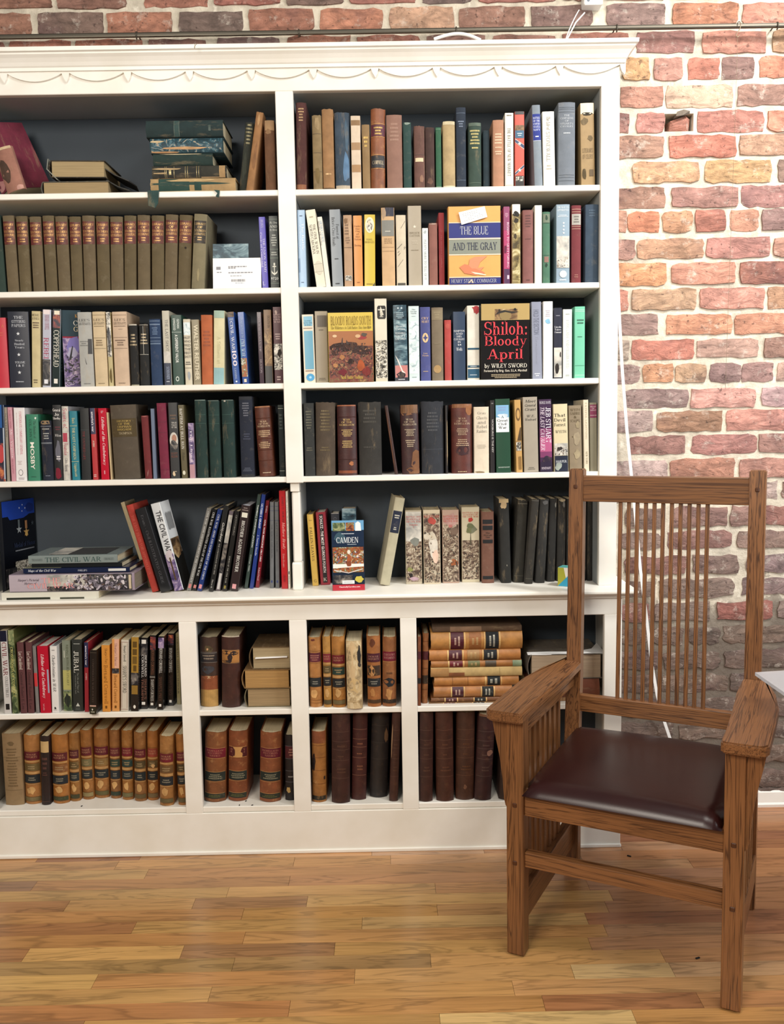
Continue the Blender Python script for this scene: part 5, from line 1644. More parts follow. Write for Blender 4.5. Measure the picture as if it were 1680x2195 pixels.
g = 'books on the counter of the brick-side bay'
ZC = CT + .0003
row('counter of brick-side bay', ZC, .06, g, [
    (651, 671, 1103, 665, 682, 'j', '#d3ad52', 'leaning golden yellow book', [('T', 'FALLEN LEAVES', '#4a3c1c', .18, .65, .3, .7), ('T', 'J', '#8a7030', .07, .09, .3, .75), ('H', 'G', '#6a5424', .91, .955, .3, .75)], {'yb': 1256}),
    (676, 697, 1098, 687, 708, 'j', '#8c2230', 'dark red book with black title strip', [('B', .03, .97, '#191416', .3, .74), ('T', '^SCHULTZ - THE MOST GLORIOUS FOURTH', '#e8dcd8', .05, .83, .38, .66), ('H', 'K', '#d8d0c0', .9, .95, .35, .7)], {'yb': 1254, 'page': '#e6e0d2'}),
    (707, 726, 1100, 713, 731, 'j', '#2d3038', 'charcoal book with grey lettering behind the leaflet', [('T', 'CAUSE OF FAILURE?', '#6c7078', .06, .5, .3, .7), ('B', .54, .6, '#8c7a5c', .1, .6), ('L', '#e0dcd4', .004)], {'yb': 1246, 'page': '#e6e0d2'}),
    (731, 764, 1090, 736, 766, 'g', '#46586a', 'steel blue glossy book behind the leaflet', [('P', .0, .6, 'storm'), ('L', '#a8c0d0', .01)], {'yb': 1236, 'page': '#cfc4b0'}),
    (846, 870, 1068, 815, 835, 'c', '#b5ae94', 'leaning cream book with navy label', [('B', .15, .4, '#1b2238', .06, .94), ('M', .19, .24, 2, '#d8d4c4'), ('M', .33, .37, 2, '#d8d4c4', .3, .7)], {'yb': 1256, 'd': .12, 'yaw': .10}),
    (868, 904, 1094, 870, 905, 'g', '#b8ae98', 'first battle-scene volume with red title', [('P', .02, .5, 'sky_pale'), ('P', .42, .97, 'battle_grey'), ('H', 'BATTLES AND|LEADERS OF|THE CIVIL WAR', '#b8423a', .07, .17, .05, .95), ('H', 'Volume|I', '#b8423a', .18, .24, .2, .8), ('R', .6, .42, .3, .06, '#7f827a'), ('N', .04, .96, .46, .95, 120, .014, ['#2b2420', '#4a3d34', '#6b5848', '#8d7862', '#b8a68a', '#5c4036', '#3a3a34', '#c8bca4']), ('R', .3, .88, .12, .03, '#241c1c'), ('R', .5, .93, .3, .03, '#b89aa4'), ('R', .25, .8, .2, .03, '#8a8a52')], {'yb': 1252, 'group': 'four battle-scene volumes'}),
    (907, 944, 1093, 908, 944, 'g', '#d0c2a8', 'second battle-scene volume with pale smoke', [('P', .05, .98, 'battle_grey'), ('R', .62, .5, .3, .17, '#dcd4c6'), ('R', .7, .62, .18, .1, '#e4c4b0'), ('R', .4, .35, .4, .06, '#cfc4b0'), ('H', 'BATTLES AND', '#b8423a', .07, .105, .05, .95), ('R', .5, .15, .3, .05, '#b04a40'), ('N', .04, .6, .25, .95, 70, .014, ['#2b2420', '#4a3d34', '#6b5848', '#8d7862', '#b8a68a', '#5c4036', '#3a3a34', '#c8bca4']), ('N', .04, .96, .75, .97, 60, .014, ['#2b2420', '#4a3d34', '#6b5848', '#8d7862', '#b8a68a', '#5c4036', '#3a3a34', '#c8bca4'])], {'yb': 1252, 'group': 'four battle-scene volumes'}),
    (947, 984, 1093, 949, 984, 'g', '#b59a8a', 'third battle-scene volume with horse', [('P', .2, .98, 'battle_grey'), ('R', .5, .14, .42, .1, '#b8928a'), ('H', 'BATTLES AND|LEADERS OF|THE CIVIL WAR', '#b8423a', .07, .17, .05, .95), ('H', 'III', '#b8423a', .2, .24, .2, .8), ('R', .7, .3, .3, .05, '#6e5a4c'), ('R', .7, .72, .26, .05, '#a05c34'), ('R', .45, .7, .16, .02, '#d8c8b4'), ('N', .04, .96, .32, .96, 110, .014, ['#2b2420', '#4a3d34', '#6b5848', '#8d7862', '#b8a68a', '#5c4036', '#3a3a34', '#c8bca4'])], {'yb': 1250, 'group': 'four battle-scene volumes'}),
    (989, 1028, 1087, 990, 1028, 'g', '#c9bfa4', 'fourth battle-scene volume with small tree', [('P', .44, .96, 'battle_grey'), ('R', .55, .3, .3, .06, '#7d8068'), ('Q', '#4f4a38', [(.46, .5), (.5, .3), (.54, .5)]), ('R', .5, .25, .22, .05, '#6a7050'), ('R', .4, .31, .16, .04, '#70744e'), ('R', .5, .165, .16, .03, '#b2362e'), ('H', 'BATTLES AND|LEADERS OF|THE CIVIL WAR', '#b8423a', .06, .14, .05, .95), ('N', .04, .96, .5, .95, 120, .014, ['#2b2420', '#4a3d34', '#6b5848', '#8d7862', '#b8a68a', '#5c4036', '#3a3a34', '#c8bca4'])], {'yb': 1248, 'group': 'four battle-scene volumes'}),
    (1032, 1059, 1097, 1033, 1059, 'c', '#6f4a3c', 'red-brown book with black bars', [('B', .11, .17, '#17171a', .08, .9), ('B', .195, .255, '#17171a', .08, .9), ('B', .39, .44, '#17171a', .08, .9), ('B', .90, .945, '#17171a', .06, .92), ('H', 'The|Mountain|Side', '#1e1614', .28, .37, .15, .85)], {'yb': 1250}),
    (1068, 1091, 1070, 1075, 1096, 'o', '#232321', 'dark uniform volume with torn tan head, slanting', [('B', 0, .045, '#b49c74'), ('R', .45, .07, .3, .05, '#b89e78'), ('R', .6, .79, .05, .012, '#8c887c')], {'yb': 1250, 'group': 'dark uniform volumes'}),
    (1109, 1133, 1072, 1101, 1121, 'o', '#2b2923', 'second dark uniform volume, slanting against its neighbour', [('L', '#8e8a7c', .045), ('L', '#5c584c', .92)], {'yb': 1249, 'group': 'dark uniform volumes'}),
    (1134, 1156, 1070, 1119, 1142, 'o', '#2d2a25', 'third dark uniform volume', [('L', '#77736a', .02), ('L', '#5c584c', .94)], {'yb': 1252, 'group': 'dark uniform volumes'}),
    (1157, 1177, 1070, 1147, 1168, 'o', '#2c2b29', 'fourth dark uniform volume with scuffed head', [('R', .6, .04, .3, .03, '#5a5a5a')], {'yb': 1250, 'group': 'dark uniform volumes'}),
    (1178, 1194, 1068, 1171, 1190, 'o', '#242321', 'fifth dark uniform volume', [('R', .8, .08, .1, .03, '#8a8880')], {'yb': 1247, 'group': 'dark uniform volumes'}),
    (1196, 1214, 1069, 1192, 1211, 'o', '#24221f', 'sixth dark uniform volume with torn flap', [('R', .5, .02, .4, .02, '#b0a284'), ('R', .7, .07, .14, .04, '#6c6a66')], {'yb': 1246, 'group': 'dark uniform volumes'}),
    (1216, 1234, 1069, 1214, 1232, 'o', '#211f1c', 'seventh dark uniform volume behind the chair post', [], {'yb': 1246, 'group': 'dark uniform volumes'}),
    (1238, 1258, 1069, 1237, 1257, 'o', '#211f1c', 'dark uniform volume inside chair back', [], {'yb': 1245, 'group': 'dark uniform volumes'}),
    (1262, 1282, 1069, 1262, 1281, 'o', '#262420', 'dark uniform volume against the end post', [], {'yb': 1245, 'group': 'dark uniform volumes'}),
])
# leaflet propped in front of the books
lfY = hit(748, 1266, 2, ZC).y
p0, p1 = hit(712.5, 1267, 1, lfY), hit(782, 1266, 1, lfY)
zt_ = hit(750, 1115, 1, lfY + .02).z
lf = Book('p', .0022, zt_ - ZC, p1.x - p0.x, '#1d2a3e', [
    ('cB', 0, .14, '#6ea4cc', 0, 1), ('cP', .03, .15, 'green_field', .03, .42), ('cP', .03, .15, 'crowd_color', .44, .7), ('cQ', '#e6ecee', [(.74, .04), (.82, .015), (.9, .04), (.92, .15), (.73, .15)]),
    ('cB', .155, .37, '#1c2c44', 0, 1), ('cR', .25, .24, .2, .08, '#2f5060', 'jacket'), ('cM', .18, .2, 1, '#d8e0e8', .25, .75), ('cH', 'CAMDEN', '#e8eef2', .235, .325, .14, .82), ('cM', .335, .35, 1, '#c8d4dc', .45, .8),
    ('cP', .38, .74, 'crowd_color', .02, .98), ('cO', .5, .56, .46, .17, 'crowd_color'), ('cN', .04, .96, .44, .62, 130, .016, ['#8a4426', '#2c2622', '#e4dcd0', '#46683c', '#5a6a9a', '#a0522c', '#c8a070']), ('cR', .52, .55, .07, .07, '#a0522c'), ('cO', .52, .45, .05, .03, '#e4dccc'), ('cQ', '#efe8e0', [(.02, .62), (.98, .62), (.98, .66), (.02, .68)]), ('cR', .52, .62, .08, .05, '#8a4426'), ('cQ', '#e8ded8', [(.05, .7), (.5, .745), (.95, .69), (.95, .7), (.5, .755), (.05, .71)]),
    ('cP', .78, .9, 'photo_dark', .02, .62), ('cR', .84, .84, .14, .05, '#c4b44a', 'jacket'), ('cB', .855, .905, '#eceae6', .3, .68), ('cM', .87, .89, 1, '#8a96a4', .34, .62), ('cB', .915, 1, '#b4323e', 0, 1), ('cH', '^ClassicallyCarolina.com', '#f0dcdc', .935, .965, .2, .85)], '#e8e4dc')
lf.root.name = 'leaflet'
mx = Matrix.Translation((p0.x, lfY + .004, ZC)) @ Matrix.Rotation(.03, 4, 'Z') @ Matrix.Rotation(-.06, 4, 'X') @ Matrix.Rotation(-math.pi / 2, 4, 'Z')
lf.root.matrix_world = mx
tag(lf.root, 'tall glossy leaflet with horse race picture propped against the books', 'leaflet')
# folded paper cube
qc = hit(1210, 1259, 2, ZC)
pc_ = root('paper_cube', (qc.x + .016, qc.y + .03, ZC), 'small yellow and blue folded paper cube on counter', 'cube')
bm = bmesh.new()
bm_box(bm, (-.024, -.024, .0), (.024, .024, .058), .001)
me = bpy.data.meshes.new('m'); bm.to_mesh(me); bm.free()
link('body', me, 'jacket', pc_, '#e8e4da')
link('printed_panel', sheet([(-.0242, -.0242, .001), (.006, -.0242, .001), (-.006, -.0242, .0575), (-.0242, -.0242, .0575)], [[0, 1, 2, 3]]), 'ink', pc_, '#a8a832')
link('printed_panel', sheet([(-.0242, -.0244, .001), (.0235, -.0244, .001), (.0235, -.0244, .05)], [[0, 1, 2]]), 'ink', pc_, '#2c9cc0')
link('printed_panel', sheet([(-.0244, .0, .001), (-.0244, -.0242, .001), (-.0244, -.0242, .0575), (-.0244, .0, .0575)], [[0, 1, 2, 3]]), 'ink', pc_, '#b4ac3a')
link('printed_panel', sheet([(-.0235, -.0238, .0583), (.0235, -.0238, .0583), (.0235, .02, .0583), (-.0235, .02, .0583)], [[0, 1, 2, 3]]), 'ink', pc_, '#5cb4b0')
pc_.rotation_euler = (0, 0, -.5)

# ------------------------------------------------------------------ inner bay
g = 'books on the top shelf of the inner bay'
row('top inner shelf', Z[1], .0205, g, [
    (526, 545, 262, 511, 530, 'o', '#2f332c', 'dark green mottled book, leaning', [('M', .02, .32, 6, '#8a8262g', .1, .9), ('R', .4, .6, .3, .2, '#3e4238')], {'Y': .05}),
    (549, 565, 240, 526, 543, 'o', '#9a7048', 'slim ochre-brown book leaning on its neighbour', [('R', .5, .1, .2, .08, '#b08a60'), ('R', .6, .55, .2, .2, '#8a6240')]),
    (568, 586, 258, 566, 594, 'o', '#6e4c34', 'brown rubbed book half hidden by centre post', [('B', 0, .14, '#a58460', .1, .97), ('R', .4, .16, .3, .04, '#8f6e4e')]),
])
gs = 'stack of old green books'
zz = Z[1] + .0003
zz = flat(322, 505, 381, 409, .012, 'o', '#a98c62', 'lowest book of the green stack, tan with green patches', [('B', .1, .46, '#27433c'), ('R', .6, .4, .1, .5, '#27433c', 'cloth'), ('B', .52, .6, '#27433c'), ('R', .05, .5, .05, .4, '#c8ae82'), ('R', .85, .5, .12, .3, '#bfa273')], gs, z=zz)
zz = flat(325, 486, 354, 381, .014, 'o', '#33322a', 'black-brown gilt banded book, second from bottom of green stack', [('R', .05, .5, .07, .45, '#b0926a'), ('B', .1, .66, '#2a2a26'), ('L', '#b0a070g', .18, .2, .3, .45, .48, .6, .63), ('M', .22, .28, 1, '#b0a070g', .2, .8), ('R', .74, .2, .09, .2, '#b59a72'), ('B', .9, .98, '#a8895f'), ('R', .4, .12, .06, .1, '#b59a72')], gs, z=zz)
zz = flat(327, 456, 328, 354, .016, 'o', '#1f332f', 'short dark green book in middle of the green stack', [('R', .96, .5, .06, .4, '#c9b896')], gs, z=zz)
zz = flat(321, 479, 294, 328, .014, 'o', '#1e3c44', 'fat green book with peeling tan spine, second from top', [('P', .02, .98, 'marbled', .06, .94), ('R', .3, .5, .1, .3, '#c29a70'), ('R', .06, .2, .06, .25, '#b58a60'), ('R', .75, .1, .08, .12, '#d0b890')], gs, z=zz, d=.17)
zz = flat(312, 478, 256, 294, .008, 'o', '#1c2f30', 'topmost dark green book of the green stack', [('B', .375, .43, '#324846'), ('L', '#6a7a70', .37, .435), ('M', .8, .86, 1, '#45564e')], gs, z=zz, d=.175)
# loose flaps of torn green cloth over the shelf edge
for (pl, nm, lab) in (((( 316, 409), (341, 408), (339, 436), (333, 446), (318, 441)), 'torn_flap', 'torn green cloth flap hanging over the shelf edge below the green stack'),
                      (((458, 407), (471, 408), (469, 424), (462, 421), (466, 414)), 'torn_flap', 'small torn green scrap on the shelf edge under the green stack')):
    ps = [hit(px, py, 1, -.002 if i > 1 else .0015) for i, (px, py) in enumerate(pl)]
    ce = sum(ps, Vector()) / len(ps)
    fo = root(nm, ce, lab, 'cloth scrap')
    n = len(ps)
    V = [p_ - ce for p_ in ps] + [p_ - ce + Vector((0, -.0012, 0)) for p_ in ps]
    link('cloth', mesh(V, [list(range(n)), list(range(n, 2 * n))] + [[i, (i + 1) % n, n + (i + 1) % n, n + i] for i in range(n)]), 'oldcloth', fo, '#2c4744')
# two battered books lying by themselves
gp = 'pair of battered flat books'
zz = flat(88, 235, 388, 411, .02, 'o', '#57544a', 'lower battered book of the flat pair, loose boards', [], gp, facing='head', z=Z[1] + .0003, d=.17, page='#a8916a')
flat(104, 226, 342, 386, .015, 'o', '#3a342c', 'upper battered flat book with open page edges', [], gp, facing='head', z=zz + .010, d=.165, page='#b09a72', tilt=.02)
bks = [o for o in bpy.data.objects if o.get('group') == gp]
for o_, (pa, pb_, ya, yb_) in zip(bks, (((228, 387), (277, 409), .03, .16), ((214, 356), (276, 389), .028, .15))):
    A_, B_ = hit(*pa, 1, ya), hit(*pb_, 1, ya)
    V_ = []
    for yy, kx in ((ya, 0), ((ya + yb_) / 2, .006), (yb_, -.004)):
        for tt in (0, .5, 1):
            p_ = A_.lerp(B_, tt)
            V_.append(Vector((p_.x + kx * tt, yy, max(p_.z - .004 * math.sin(3.14 * tt), Z[1] + .001))))
    n9 = len(V_)
    inv_ = o_.matrix_world.inverted()
    V_ += [v_ + Vector((.0006, 0, .0028)) for v_ in V_]
    F_ = []
    for i_ in range(2):
        for j_ in range(2):
            q_ = i_ * 3 + j_
            F_ += [[q_, q_ + 1, q_ + 4, q_ + 3], [n9 + q_, n9 + q_ + 3, n9 + q_ + 4, n9 + q_ + 1]]
    for e0, e1 in ((0, 1), (1, 2), (2, 5), (5, 8), (8, 7), (7, 6), (6, 3), (3, 0)):
        F_.append([e0, e1, n9 + e1, n9 + e0])
    link('loose_board', mesh([inv_ @ v_ for v_ in V_], F_), 'oldcloth', o_, '#3a3a38')
ra_, rb_ = [o for o in bks]
for o_, (x_, y0_, y1_) in ((rb_, (104, 344, 380)),):
    A_, B_, C_ = hit(103, 340, 1, .014), hit(101, 362, 1, .014), hit(124, 385, 1, .014)
    inv_ = o_.matrix_world.inverted()
    L_ = [A_, B_, C_]
    V_ = [inv_ @ (p_ + Vector((0, dy_, 0))) for p_ in L_ for dy_ in (0, .12)] + [inv_ @ (p_ + Vector((-.002, dy_, -.001))) for p_ in L_ for dy_ in (0, .12)]
    link('curled_cover', mesh(V_, [[0, 1, 3, 2], [2, 3, 5, 4], [6, 7, 9, 8], [8, 9, 11, 10], [0, 2, 8, 6], [2, 4, 10, 8], [1, 3, 9, 7], [3, 5, 11, 9], [0, 1, 7, 6], [4, 5, 11, 10]]), 'oldcloth', o_, '#8a8a80')
# big maroon book leaning, with a tan one against it
def leaning(xa, xb, yt, zsh, Y, thick, kind, col, label, dec, group, yaw, lean, d=None, page='#d9cba8'):
    P0 = hit(xb, 400, 1, Y)
    zt = hit((xa + xb) / 2, yt, 1, Y).z
    x_ = xat(xb, Y, zsh)
    h_ = (zt - zsh) / math.cos(lean)
    b = Book(kind, thick, h_, d or .17, col, dec, page)
    mx = Matrix.Translation((x_ - thick * .5 * math.cos(lean), Y, zsh + thick / 2 * abs(math.sin(lean)) + .0004)) @ Matrix.Rotation(lean, 4, 'Y') @ Matrix.Rotation(yaw, 4, 'Z')
    fin(b, mx, label, group)
leaning(-60, 28, 278, Z[1], .03, .052, 'o', '#6d2236', 'large maroon book leaning over at the far end of top inner shelf', [('B', 0, .3, '#a07a64'), ('R', .7, .4, .3, .2, '#8a4a4e'), ('R', .5, .9, .4, .08, '#b07a78')], g, -.62, -.40, .15)
leaning(-50, 52, 322, Z[1], .0, .055, 'o', '#9c6e5e', 'faded pink-tan book leaning in front of the large maroon book', [('R', .3, .55, .3, .3, '#4f3a2e'), ('R', .8, .95, .2, .06, '#c8988c'), ('B', .0, .06, '#c9b08e')], g, -.1, -.27, .02)

g = 'matching brown volumes with red labels'
sets = [(3, 29.5, 16.6, 40), (32, 57, 42.4, 67), (61, 87, 71, 95), (90, 116, 98, 122), (118, 144, 124, 151), (146, 173, 154, 177), (175, 201, 179, 207), (204, 232, 209, 236), (234, 263, 238, 264), (265, 291.5, 266, 291.5), (293, 321, 295, 321), (323.6, 351.7, 325, 351), (353.5, 382, 352.5, 378), (384, 412.5, 380, 408)]
items = [(-24, 0, 461, -10, 13, 'c', '#24382f', 'dark green book just before the brown set', [], {'label': 'dark green book before the matching brown set, second inner shelf', 'group': None})]
for i, (a, b, c, d) in enumerate(sets):
    j = 462 + (i % 3) - (2 if i > 9 else 0)
    items.append((a, b, j, c, d, 'c', '#5f5238' if i % 2 else '#665840', 'brown volume with red label', [
        ('B', .075, .375, '#5e2119', .03, .97, 'leather'), ('H', 'LIBRARY|OF|SOUTHERN|LITERATURE', '#c99a58g', .095, .275, .06, .94), ('M', .29, .35, 2, '#b98a50g', .25, .75)] + ([('R', .55, .44, .08, .015, '#2a2018')] if i == 13 else []),
        {'label': 'brown volume with red label, %s of the matching set counting from the card' % ORD[14 - i]}))
items.append((415, 445, 459, 410, 437, 'c', '#80775c', 'olive volume', [('B', .09, .39, '#2d241c', .05, .95, 'leather'), ('H', 'LIBRARY|OF|SOUTHERN|LITERATURE', '#c0a068g', .11, .29, .08, .92), ('M', .3, .36, 2, '#b09060g', .25, .75), ('R', .5, .8, .1, .1, '#9a8e6c')], {'label': 'pale olive end volume with dark label beside the white card', 'd': .16, 'Y': .012}))
row('second inner shelf', Z[2], .0205, g, items)
g = 'books on the second shelf of the inner bay'
row('second inner shelf', Z[2], .0205, g, [
    (554, 567, 465, 561, 576, 'j', '#5a52b4', 'violet-blue book with white vertical title', [('T', 'Crisis of Command', '#dcd8f4', .22, .7, .1, .4), ('T', 'THE UNION ARMY', '#d8d4f0', .3, .78, .5, .85), ('T', 'BROWN', '#c0bce8', .04, .15, .3, .7), ('H', 'L', '#e0dcf4', .9, .96, .15, .5)]),
    (574, 594, 463, 580, 600, 'j', '#182420', 'black-green book with white anchor', [('H', '/By Sea|AND|/By River', '#d8dcd4', .07, .22, .1, .92), ('M', .25, .42, 5, '#c4c8c0', .2, .85), ('L', '#8a9a8c', .045, .46, .58, .93), ('M', .49, .55, 2, '#c4c8c0', .15, .85), ('O', .5, .665, .1, .02, '#e0e0d4'), ('Q', '#e0e0d4', [(.46, .67), (.54, .67), (.54, .8), (.46, .8)]), ('Q', '#e0e0d4', [(.3, .69), (.7, .69), (.7, .705), (.3, .705)]), ('Q', '#e0e0d4', [(.15, .75), (.25, .77), (.5, .795), (.75, .77), (.85, .75), (.8, .79), (.5, .82), (.2, .79)]), ('H', '9720', '#d8dcd8', .845, .885, .1, .9), ('M', .9, .915, 1, '#9aa49c')]),
])
# white card in a clear sleeve
q0, q1, q2 = hit(456, 616, 1, .008), hit(560, 615, 1, .012), hit(457, 552, 1, .012)
wc, hc_ = q1.x - q0.x, q2.z - Z[2]
cd = root('display_card', (q0.x + wc / 2, .012, Z[2] + .0005), 'white printed card with small barcode leaning beside the brown set', 'card')
link('card', box((-wc / 2, 0, 0), (wc / 2, .0016, hc_)), 'white_plastic', cd)
link('photo_strip', box((-wc / 2, .0018, hc_ * .7), (wc * .24, .0028, hc_ * 1.48)), 'storm', cd)
vs, fs = [], []
def barq(x0, x1, z0, z1):
    b_ = len(vs)
    vs.extend([(x0 * wc, -.0003, z0 * hc_), (x1 * wc, -.0003, z0 * hc_), (x1 * wc, -.0003, z1 * hc_), (x0 * wc, -.0003, z1 * hc_)])
    fs.append([b_, b_ + 1, b_ + 2, b_ + 3])
def words_(x0, x1, z0, z1):
    x = x0
    while x < x1 - .01:
        L_ = rnd.uniform(.03, .07)
        barq(x, min(x + L_, x1), z0, z1)
        x += L_ + .012
for a_ in ((-.18, .2, .70, .735), (-.18, -.02, .655, .69), (-.18, .32, .5, .535), (-.14, .1, .4, .42), (-.42, -.32, .52, .55), (-.04, .14, .17, .185)):
    words_(*a_)
x = -.12
while x < .16:
    barq(x, x + rnd.uniform(.004, .011), .22, .3)
    x += .0125
barq(-.43, -.34, .62, .72)
link('print', sheet(vs, fs), 'ink', cd, '#8a8a90')
cd.rotation_euler = (math.radians(-8), 0, 0)

